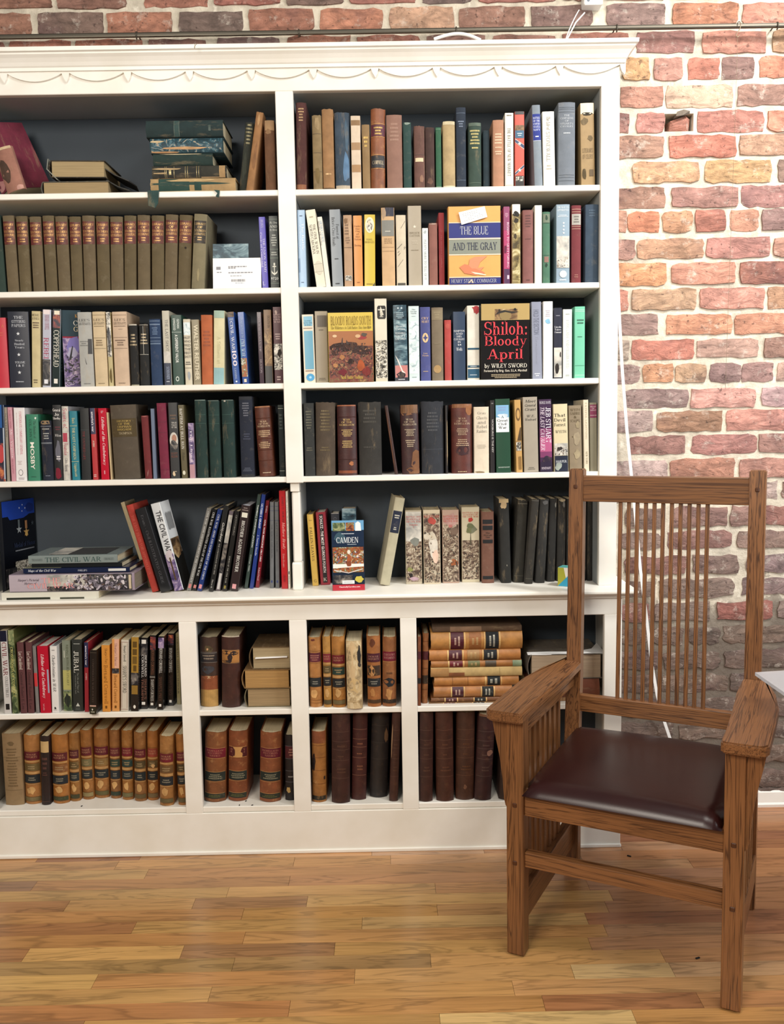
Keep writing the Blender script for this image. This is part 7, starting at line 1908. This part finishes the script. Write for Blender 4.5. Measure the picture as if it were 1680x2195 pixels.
g = 'books in the upper wide cubby'
ZM = MZ + .0003
row('upper wide cubby', ZM, FY + .02, g, [
    (0, 15, 1352, 9, 24, 'p', '#c9c7c4', 'white paperback with red and black lettering', [('B', 0, .13, '#15182c'), ('T', 'CIVIL WAR', '#7a2030', .14, .54, .2, .85), ('T', 'COLLECTIBLES', '#6a6864', .55, .8, .4, .8), ('B', .88, .95, '#202022', .25, .8)], {'yb': 1536}),
    (17, 31, 1351, 26, 39, 'g', '#5c6038', 'olive book with yellow vertical title', [('P', .0, 1, 'green_field'), ('T', 'CROSSROADS OF CONFLICT', '#d0c878', .2, .8, .28, .7)], {'yb': 1535}),
    (35, 50, 1377, 44, 58, 'j', '#5b3638', 'plum-brown book with cream blackletter', [('T', 'Lee Considered', '#d8ccc0', .13, .38, .2, .75), ('T', 'General Robert E. Lee', '#3c2224', .42, .94, .3, .7)], {'yb': 1533, 'group': 'pair of plum-brown books', 'label': 'first of two plum-brown books, beside the olive one, upper wide cubby'}),
    (53, 68, 1377, 60, 73, 'j', '#5b3638', 'second plum-brown book', [('T', 'Lee Considered', '#d8ccc0', .13, .38, .2, .75), ('T', 'General Robert E. Lee', '#3c2224', .42, .94, .3, .7)], {'yb': 1533, 'group': 'pair of plum-brown books', 'label': 'second of two plum-brown books, beside thin grey one, upper wide cubby'}),
    (70, 77, 1385, 76, 84, 'c', '#787472', 'thin grey book with red band', [('B', .4, .6, '#c03034')], {'yb': 1534}),
    (79, 103, 1385, 86, 109, 'g', '#b4142e', 'cherry red book with white script title', [('T', '/Lifeline of the Confederacy', '#f0e4e4', .12, .78, .25, .62), ('B', .35, .7, '#9aa0b4', .82, .97), ('T', 'South Carolina', '#e0a8b0', .86, .96, .3, .45)], {'yb': 1534, 'page': '#e4e0d8'}),
    (105, 122, 1385, 112, 126, 'g', '#e0dedb', 'white book with thin black script title', [('T', '/Charlestonians in WAR', '#2c2a2a', .14, .68, .3, .72), ('M', .05, .075, 1, '#8a8684'), ('R', .5, .93, .15, .02, '#2a2828'), ('M', .95, .965, 1, '#a8a4a0')], {'yb': 1529, 'page': '#8a8f96'}),
    (131, 151, 1373, 137, 154, 'j', '#7c8474', 'sage book with trees at its foot', [('B', .42, .7, '#b0ac68'), ('T', 'RIDING WITH JEB STUART', '#4a5034', .06, .64, .5, .75), ('P', .72, 1, 'green_field'), ('R', .5, .85, .4, .1, '#1c2418'), ('M', .1, .3, 1, '#d8d8c8', .2, .35)], {'yb': 1524}),
    (152, 176, 1371, 157, 178, 'j', '#262b28', 'charcoal-green book with big white vertical word', [('T', 'JUBAL', '#e0e0d8', .16, .46, .18, .66), ('T', 'The Life and Times of', '#8c908a', .46, .74, .48, .64), ('T', 'General Jubal A. Early', '#8c908a', .5, .76, .24, .38), ('Q', '#c8ccc4', [(.5, .88), (.7, .93), (.3, .93)]), ('M', .05, .07, 1, '#b0b4ac'), ('M', .945, .985, 3, '#6a6e68', .2, .8)], {'yb': 1525}),
    (179, 190, 1377, 182, 190, 'j', '#9c2430', 'narrow book, navy head and red foot', [('B', 0, .36, '#23264a'), ('T', '^america\'s war', '#dcd8e4', .05, .33, .25, .72), ('T', '^AYERS', '#e0b8b0', .44, .54, .3, .65)], {'yb': 1526}),
    (192, 208, 1394, 192, 206, 'g', '#1c1816', 'black-brown book pulled forward over the shelf edge', [('L', '#5a4c3c', .04), ('T', 'CONFEDERATE WAR POETRY', '#4a3c34', .14, .82, .35, .62), ('B', .86, .88, '#c8a090'), ('B', .88, 1, '#24261c'), ('R', .45, .925, .12, .015, '#d8d4c8'), ('M', .95, .98, 1, '#b8b4a0')], {'Y': FY - .012, 'd': .14}),
    (217, 234, 1383, 219, 237, 'p', '#d08c3c', 'orange paperback with brown vertical lettering', [('T', 'Sharpe\'s Fury', '#8a5a20', .05, .28, .35, .75), ('T', 'Bernard Cornwell', '#9c6420', .3, .88, .3, .75), ('B', .91, .95, '#6a4418', .38, .62)], {'yb': 1527}),
    (239, 256, 1370, 240, 256, 'p', '#d29454', 'orange and pink paperback with dark middle band', [('B', 0, .4, '#d8a890', .35, .97), ('T', 'Sharpe\'s Havoc', '#8a5c58', .06, .37, .3, .72), ('P', .405, .475, 'photo_dark'), ('T', 'Bernard Cornwell', '#9c6424', .5, .88, .3, .72), ('B', .92, .955, '#6a4418', .38, .62)], {'yb': 1525}),
    (259, 276, 1372, 259, 275, 'p', '#c9c2b2', 'cream framed paperback with black blackletter title', [('L', '#8a5a50', .03, .97), ('T', 'Bernard Cornwell', '#3c3632', .08, .3, .35, .68), ('T', 'SHARPE\'S SWORD', '#4a4038', .36, .74, .26, .74), ('Q', '#a07a70', [(.12, .04), (.16, .04), (.16, .95), (.12, .95)]), ('Q', '#a07a70', [(.84, .04), (.88, .04), (.88, .95), (.84, .95)])], {'yb': 1529}),
    (281, 298, 1366, 280, 297, 'p', '#1b1a1a', 'black paperback with gold blocks', [('B', 0, .48, '#a07c34'), ('B', .06, .14, '#5c4620', .2, .75), ('B', .16, .24, '#5c4620', .2, .75), ('B', .26, .36, '#6a5226', .2, .75), ('B', .38, .46, '#5c4620', .3, .7), ('P', .48, .64, 'photo_dark'), ('B', .65, .77, '#8a6a30', .1, .9), ('O', .5, .94, .16, .025, '#e0dcd0')], {'yb': 1525}),
    (301, 317, 1367, 300, 316, 'p', '#141416', 'black paperback with double white and bronze title', [('P', .02, .25, 'photo_dark'), ('B', .03, .085, '#e4e0d8', .1, .75), ('T', 'BERNARD', '#e4e0dc', .25, .54, .55, .88), ('T', 'CORNWELL', '#e4e0dc', .24, .56, .12, .45), ('T', 'SHARPE\'S', '#8a5c4c', .58, .86, .55, .88), ('T', 'TRIUMPH', '#8a5c4c', .58, .88, .12, .45), ('B', .9, .94, '#e0dcd4', .2, .7)], {'yb': 1520}),
    (321, 335, 1362, 320, 332, 'p', '#151515', 'black paperback with dim bronze and white title', [('P', .02, .2, 'flames'), ('T', 'BERNARD CORNWELL', '#8a5a44', .2, .54, .25, .75), ('L', '#b8b4ac', .56, .575), ('T', 'SHARPE\'S FORTRESS', '#d8d4cc', .6, .9, .25, .75), ('B', .92, .955, '#e0dcd4', .25, .7)], {'yb': 1519}),
    (339, 352, 1364, 336, 350, 'p', '#121212', 'black paperback with white name above bronze', [('P', .02, .16, 'photo_violet'), ('T', 'BERNARD CORNWELL', '#dcd8d0', .16, .5, .25, .75), ('T', 'SHARPE\'S PREY', '#5c3a2a', .55, .88, .25, .75), ('B', .92, .955, '#e0dcd4', .3, .7)], {'yb': 1522}),
    (358, 372, 1358, 356, 373, 'p', '#121113', 'black paperback near the dividing wall', [('P', .02, .16, 'flames'), ('T', 'BERNARD CORNWELL', '#d8d4cc', .2, .54, .25, .75), ('T', 'SHARPE\'S SIEGE', '#4a3630', .58, .86, .25, .75), ('B', .92, .955, '#e0dcd4', .3, .7)], {'yb': 1513}),
    (376, 385, 1358, 379, 388, 'p', '#857c5a', 'khaki paperback with black title, half hidden', [('T', 'CORNWELL SHARPE\'S HONOUR', '#1e1c18', .05, .85, .2, .62)], {'yb': 1510}),
])
g = 'law volumes in the lower wide cubby'
ZF = FZ + .0003
row('lower wide cubby', ZF, .0, g, [
    (2, 43, 1573, 10, 50, 'c', '#8c7250', 'wide tan cloth volume with brown printed lines', [('R', .5, .14, .2, .03, '#6e5838'), ('M', .2, .75, 14, '#6a5538', .15, .85), ('L', '#6e5a3c', .33, .79)], {'yb': 1726}),
    (46, 82, 1576, 53, 86, 'l', '#a8713c', 'broad tan law volume', law(seed=1), {'yb': 1724}),
    (84, 104, 1578, 88, 107, 'd', '#241615', 'thin dark volume with cream scrap', [('B', .08, .24, '#c0a06c', .05, .95, 'oldjacket'), ('M', .3, .5, 3, '#6a4a44g'), ('M', .52, .58, 2, '#6a4a44g'), ('L', '#5a4038', .95)], {'yb': 1726}),
    (106, 141, 1575, 112, 146, 'l', '#a2682f', 'broad law volume with brown middle label', law('#5a1a20', '#80502c', '#191d22', '#3a3c20', seed=2), {'yb': 1723}),
    (143, 166, 1572, 148, 171, 'l', '#93632f', 'slim law volume', law('#4c1420', '#5c4a2a', '#1e2626', '#3c3a20', seed=3), {'yb': 1718}),
    (168, 194, 1565, 175, 199, 'l', '#96622e', 'law volume with grey middle label', law('#5c1a22', '#6c6444', '#1f2424', '#8a7a50', seed=4), {'yb': 1714}),
    (197, 229, 1563, 201, 233, 'l', '#9c6734', 'broad law volume with tan middle label', law('#5c1426', '#8a6a3c', '#1b2224', '#5c5430', seed=5), {'yb': 1711}),
    (231, 255, 1565, 237, 258, 'l', '#8c5c30', 'law volume with green middle label', law('#64202a', '#2f4438', '#22282c', '#2f3a2c', seed=6), {'yb': 1712}),
    (257, 283, 1566, 262, 284, 'l', '#9a662f', 'law volume with dark teal label', law('#6c1426', '#1f3a38', '#1d2628', '#6c6440', seed=7), {'yb': 1715}),
    (285, 310, 1570, 287, 313, 'l', '#8a5c30', 'law volume with dull middle label', law('#5c1424', '#4f4228', '#1a2022', '#5c4c2c', seed=8), {'yb': 1718}),
    (313, 337, 1567, 316, 338, 'l', '#9a622e', 'law volume with torn labels', law('#8a3a2c', '#5c4a2c', '#1c1e20', '#6c5838', seed=9) + [('R', .6, .5, .2, .03, '#c8a06c', 'leather'), ('R', .7, .72, .2, .012, '#c8a06c', 'leather')], {'yb': 1716}),
    (340, 370, 1578, 341, 371, 'l', '#9a6a38', 'law volume standing forward', law('#6a1424', '#6a4c2c', '#1a1e22', '#5f5434', seed=10), {'yb': 1728}),
    (375, 398, 1574, 381, 404, 'l', '#96622f', 'law volume half hidden by dividing wall', law('#5e1424', '#4a3c24', '#1b1f22', '#5a4e30', seed=11), {'yb': 1726}),
])
g = 'books in the upper second cubby'
row('upper second cubby', ZM, .0, g, [
    (425, 466, 1366, 430, 467, 'd', '#3f2a20', 'worn leather volume, gilt label and bare cream foot', [('R', .5, .17, .25, .06, '#4f4228'), ('R', .45, .175, .06, .02, '#c89870'), ('B', .225, .36, '#262022'), ('M', .25, .33, 2, '#a09080g', .1, .9), ('L', '#8a8078', .22, .235, .365), ('R', .5, .47, .35, .07, '#38363a'), ('B', .56, .76, '#8a4a2a'), ('R', .5, .575, .35, .02, '#c0a078'), ('B', .755, 1, '#b0884c', .02, .98, 'leather')], {'yb': 1515}),
    (472, 514, 1364, 475, 513, 'd', '#3e1f18', 'dark leather volume with flaked tan label', [('B', .2, .375, '#a8743c'), ('R', .3, .23, .28, .03, '#241214'), ('R', .7, .24, .22, .03, '#241214'), ('R', .5, .3, .14, .05, '#241214'), ('R', .35, .355, .3, .02, '#241214'), ('L', '#8a6a4c', .195, .38), ('B', 0, .015, '#c8bca8')], {'yb': 1517}),
])
gq = 'three old books lying in the second cubby'
zz = flat(524, 624, 1475, 1516, -.012, 'o', '#6b6148', 'lowest flat book in the second cubby, rounded page edges', [], gq, facing='head', z=ZM, d=.17, page='#a08660')
zz = flat(518, 622, 1435, 1475, -.015, 'o', '#7a5c34', 'middle flat book in the second cubby, browner page edges', [], gq, facing='head', z=zz, d=.17, page='#b08850')
zz = flat(534, 624, 1386, 1434, -.012, 'o', '#5a4426', 'upper flat book in second cubby with white slip between pages', [], gq, facing='head', z=zz, d=.17, page='#a89470')
a_, b_ = hit(547, 1411, 1, -.0125), hit(616, 1407, 1, -.0125)
sl = root('paper_slip', (a_ + b_) / 2, 'white paper slip sticking out of the upper flat book', 'paper')
link('paper', box((-(b_.x - a_.x) / 2, -.006, -.0016), ((b_.x - a_.x) / 2, .02, .0016), .0008), 'white_plastic', sl)
sl.rotation_euler = (0, -.03, 0)
g = 'law volumes in the lower second cubby'
BR = lambda red, torn=0: [('B', .235, .37, red, .02, .98, 'darkleather'), ('H', 'REBELLION|RECORDS|NAVIES', '#b8806cg', .25, .355, .12, .88), ('B', .575, .70, '#1d241e', .02, .98, 'cloth'), ('M', .6, .68, 3, '#9a9880g', .15, .9), ('B', .885, .955, '#26281c', .02, .98, 'cloth'), ('M', .9, .94, 2, '#6a6a3cg', .1, .9), ('L', '#c09058', .23, .375, .57, .71, .88)] + ([('B', .232, .372, '#b98a50', .28, .76, 'oldjacket'), ('R', .3, .30, .08, .06, '#4a1418', 'darkleather'), ('R', .76, .28, .08, .04, '#4a1418', 'darkleather')] if torn else [])
row('lower second cubby', ZF, .0, g, [
    (437, 484, 1570, 436, 482, 'l', '#7c4a28', 'brown law volume beside the cubby wall', BR('#6e1426'), {'yb': 1720}),
    (488, 530, 1567, 488, 528, 'l', '#7a4224', 'brown law volume with torn red label', BR('#4a1418', 1), {'yb': 1718}),
    (556, 603, 1570, 555, 600, 'l', '#80482a', 'brown law volume standing apart', BR('#5e1426'), {'yb': 1720}),
    (610, 634, 1575, 610, 636, 'd', '#191416', 'near-black volume half hidden by stile', [('B', .18, .36, '#4c1820'), ('M', .21, .33, 3, '#b08070g', .3, .95), ('L', '#6a6468', .175, .365, .55, .72), ('M', .62, .66, 1, '#8a8480'), ('R', .32, .84, .2, .05, '#b09058')], {'yb': 1716}),
])
g = 'law volumes in the upper third cubby'
row('upper third cubby', ZM, .0, g, [
    (660, 688, 1366, 663, 689, 'l', '#a8723c', 'law volume at the inner wall, no middle label', [('B', .225, .355, '#5a1c2a', .02, .98, 'darkleather'), ('M', .25, .34, 3, '#b07a6cg', .15, .85), ('B', .58, .71, '#16181a', .02, .98, 'cloth'), ('M', .62, .68, 2, '#9a9a90g'), ('R', .4, .81, .28, .06, '#d0a064', 'leather'), ('L', '#7a4c24', .2, .37, .57, .9, .94), ('R', .4, .04, .2, .015, '#5a2018')], {'yb': 1516}),
    (690, 708, 1364, 694, 711, 'l', '#b0813f', 'slim law volume', law('#7a2030', '#5c4c2c', '#18191b', '#4a4024', seed=21), {'yb': 1516}),
    (709, 739, 1364, 713, 740, 'l', '#a87338', 'law volume with dark green label', law('#6a1422', '#203a34', '#15181a', '#6a5c38', seed=22), {'yb': 1518}),
    (741, 775, 1374, 743, 777, 'o', '#b09a74', 'bare cream broken spine pulled forward', [('P', .0, 1, 'torn_board'), ('R', .4, .3, .3, .3, '#cdb084', 'oldjacket'), ('R', .5, .65, .38, .12, '#c9ab78', 'oldjacket'), ('R', .85, .22, .12, .17, '#1c1a1a'), ('R', .85, .35, .1, .04, '#3a322a'), ('L', '#a88c60', .9)], {'Y': FY - .006, 'd': .15}),
    (785, 816, 1363, 788, 816, 'l', '#9a6032', 'brown law volume with peeled middle label', [('R', .45, .1, .25, .06, '#5e3018'), ('B', .25, .37, '#4a1426', .02, .98, 'darkleather'), ('H', 'HOUSE|REPORTS', '#c0907cg', .275, .345, .12, .88), ('B', .42, .56, '#3c2a1c'), ('R', .35, .49, .28, .08, '#c08a54', 'leather'), ('B', .6, .715, '#161719', .02, .98, 'cloth'), ('M', .63, .69, 2, '#9a9a90g'), ('B', .9, .95, '#46301c', .02, .98), ('R', .4, .8, .2, .06, '#b07a44', 'leather')], {'yb': 1516}),
    (819, 850, 1365, 820, 849, 'l', '#8e5a34', 'brown law volume with black torn label', [('B', .215, .35, '#6e1428', .02, .98, 'darkleather'), ('H', 'EXECUTIVE|DOCUMENTS', '#c8988cg', .235, .325, .1, .9), ('M', .5, .55, 1, '#5a3820'), ('R', .5, .65, .55, .07, '#16181c', 'cloth'), ('B', .9, .955, '#2a2018', .02, .98), ('R', .48, .82, .26, .08, '#c08c54', 'leather'), ('L', '#c09058', .36)], {'yb': 1515}),
])
g = 'volumes in the lower third cubby'
OL = lambda c='#5f4338': [('L', c, .2, .31, .4, .52, .72), ('M', .345, .38, 1, c + 'g', .25, .8), ('M', .46, .49, 1, c + 'g', .3, .7), ('M', .6, .67, 2, c + 'g', .25, .85)]
row('lower third cubby', ZF, .0, g, [
    (663, 699, 1568, 667, 698, 'l', '#9a6632', 'tan volume with dark stain, shortest of five', [('B', .0, .17, '#80482a', .02, .98), ('R', .14, .43, .14, .12, '#2a1a18', 'darkleather'), ('R', .1, .5, .1, .06, '#241618', 'darkleather'), ('L', '#6a3c1c', .2, .37, .55, .74), ('B', .91, .97, '#241f16'), ('R', .9, .66, .06, .03, '#2a1a12')], {'yb': 1720}),
    (709, 751, 1529, 711, 749, 'd', '#3a1f1b', 'tall brown leather volume', OL(), {'yb': 1726}),
    (755, 789, 1526, 753, 784, 'd', '#401d1a', 'tall red-brown leather volume with gilt rules', OL('#8a5c48'), {'yb': 1715}),
    (797, 835, 1526, 791, 830, 'd', '#211c1b', 'tall blackish leather volume, slightly slanting', [('R', .85, .28, .1, .1, '#6a4c30'), ('L', '#3c3430', .16, .36, .55)], {'yb': 1710}),
    (841, 868, 1527, 833, 862, 'd', '#40241c', 'tall brown leather volume with scraped edge', OL('#5c4034') + [('R', .08, .3, .06, .2, '#a08060')], {'yb': 1718}),
])
g = 'books in the upper cubby behind the chair'
row('upper cubby behind the chair', ZM, .0, g, [
    (893, 903, 1364, 894, 902, 'l', '#7a4428', 'narrow red-brown volume at cubby wall', [('B', .22, .33, '#4a1420'), ('B', .6, .68, '#16181a')], {'yb': 1513}),
    (905, 920, 1357, 904, 916, 'l', '#8a5630', 'narrow tan leather volume', [('B', .26, .38, '#4a1820', .02, .98, 'darkleather'), ('B', .6, .72, '#33281e', .02, .98), ('L', '#4a2a14', .12, .5, .8)], {'yb': 1508}),
])
gl = 'flat stack of law volumes'
def lawflat(red, mid, blk, a=.2, tan='#b8834a'):
    return [('B', a, a + .14, red, .02, .98, 'darkleather'), ('M', a + .03, a + .11, 2, '#d0b0a0g', .2, .8), ('B', a - .018, a - .004, '#d8b878g'[:7]), ('B', a + .145, a + .16, '#d8b070')] + \
           ([('B', a + .2, a + .33, mid, .02, .98), ('M', a + .22, a + .31, 2, '#c0a070g', .2, .8)] if mid else []) + \
           ([('B', a + .38, a + .52, blk, .02, .98, 'cloth'), ('M', a + .41, a + .49, 2, '#c0beb0g', .15, .85), ('B', a + .362, a + .376, '#d8b070'), ('B', a + .525, a + .54, '#d8b070')] if blk else [])
zz = flat(919, 1084, 1505, 1516, -.01, 'l', '#7e5c38', 'bottom thin volume of the flat law stack', lawflat('#5e1a24', None, '#1c1c1c'), gl, z=ZM)
zz = flat(923, 1086, 1495, 1505, -.008, 'l', '#6e4424', 'second thin volume from the bottom of flat law stack', lawflat('#4c1c20', None, '#1a1a1a'), gl, z=zz)
zz = flat(929, 1098, 1472, 1494.5, -.01, 'l', '#aa7240', 'third volume from bottom of flat law stack, purple label', lawflat('#461626', None, '#171a1c', .24), gl, z=zz)
zz = flat(930, 1112, 1450, 1472, -.006, 'l', '#b0763c', 'fourth volume from bottom of flat law stack, only a black label', [('B', .63, .78, '#171b1c', .02, .98, 'cloth'), ('M', .65, .76, 2, '#c0beb0g', .2, .8), ('B', .6, .62, '#d8b070'), ('B', .79, .8, '#d8b070'), ('L', '#6a4420', .22, .4)], gl, z=zz)
zz = flat(923, 1119, 1431, 1448.5, -.008, 'o', '#c0a46e', 'cream unlabelled volume in the flat law stack', [('B', .0, .2, '#a87e4c'), ('B', .2, .37, '#8a5634', .05, .5), ('L', '#a08a58', .755)], gl, z=zz)
zz = flat(923, 1118, 1416, 1431, -.006, 'l', '#a8703c', 'thin volume under the cream pair-top in the flat law stack, red label', lawflat('#6e1a26', '#6a6a40', None, .21) + [('B', .6, .72, '#54483a'), ('B', .9, 1, '#8a9c7c')], gl, z=zz)
zz = flat(919, 1116, 1393, 1416, -.008, 'l', '#b87c44', 'second volume from top of flat law stack', lawflat('#4c1426', '#a07a4c', '#191c20', .22), gl, z=zz)
zz = flat(923, 1120, 1355, 1393, -.012, 'l', '#bd8648', 'topmost and thickest volume of flat law stack', lawflat('#4e1424', '#9a6234', '#181c20', .22), gl, z=zz)
zz = flat(926, 1118, 1342, 1355, -.006, 'o', '#5a4432', 'loose brown boards lying on the flat law stack', [('B', .2, .55, '#8a6c54')], gl, z=zz, d=.12)
gb = 'big old books behind the chair'
zz = flat(1128, 1285, 1457, 1517, -.018, 'o', '#6e3c26', 'red-brown thick flat book seen through the chair back', [('B', 0, 1, '#a07a54', .02, .2), ('L', '#52301e', .5)], gb, z=ZM, d=.17)
zz = flat(1130, 1290, 1402, 1457, -.01, 'o', '#5c544b', 'large dark flat book with torn white endpaper behind the chair', [], gb, facing='head', z=zz, d=.19, page='#b09a80', tilt=0.0)
c0 = hit(1212, 1402, 1, -.01)
P_ = [(-.115, -.017), (-.06, -.021), (-.02, -.015), (.03, -.02), (.07, -.014), (.122, -.019), (.122, .10), (.09, .03), (.03, -.002), (-.05, .004), (-.115, .0)]
n = len(P_)
ep = link('torn_endpaper', mesh([(x, y, (-.003 if y < -.012 else .0004)) for x, y in P_] + [(x, y, (-.0015 if y < -.012 else .0016)) for x, y in P_], [list(range(n)), list(range(n, 2 * n))] + [[i, (i + 1) % n, n + (i + 1) % n, n + i] for i in range(n)]), 'white_plastic')
ep.location = (xat(1212, -.01, zz), .01, zz + .0012)
tag(ep, 'torn white sheet lying on the large dark flat book behind the chair', 'paper')
ep.name = 'torn_sheet'
g = 'volumes in the lower cubby behind the chair'
row('lower cubby behind the chair', ZF, .0, g, [
    (897, 931, 1527, 899, 926, 'd', '#3c211b', 'tall brown volume at the cubby wall', OL(), {'yb': 1719}),
    (934, 973, 1527, 935, 972, 'd', '#43241a', 'tall warm brown volume', OL('#6a4636'), {'yb': 1718}),
    (978, 1020, 1527, 978, 1015, 'd', '#42261a', 'tall brown volume with pale rubbed foot', OL('#64422f') + [('R', .5, .85, .1, .03, '#6a4630')], {'yb': 1715}),
    (1026, 1063, 1532, 1016, 1053, 'd', '#331a1a', 'tall plum-brown volume slanting, chipped edge', OL('#5c4640') + [('B', .0, .03, '#6e4a34'), ('R', .75, .45, .18, .04, '#7a5444')], {'yb': 1720}),
    (1078, 1112, 1530, 1068, 1104, 'd', '#2a1c18', 'dark volume hidden by the chair leg', OL('#40302a'), {'yb': 1720}),
    (1120, 1156, 1534, 1118, 1154, 'd', '#3a1518', 'wine-brown volume by the chair slats', [], {'yb': 1718}),
])
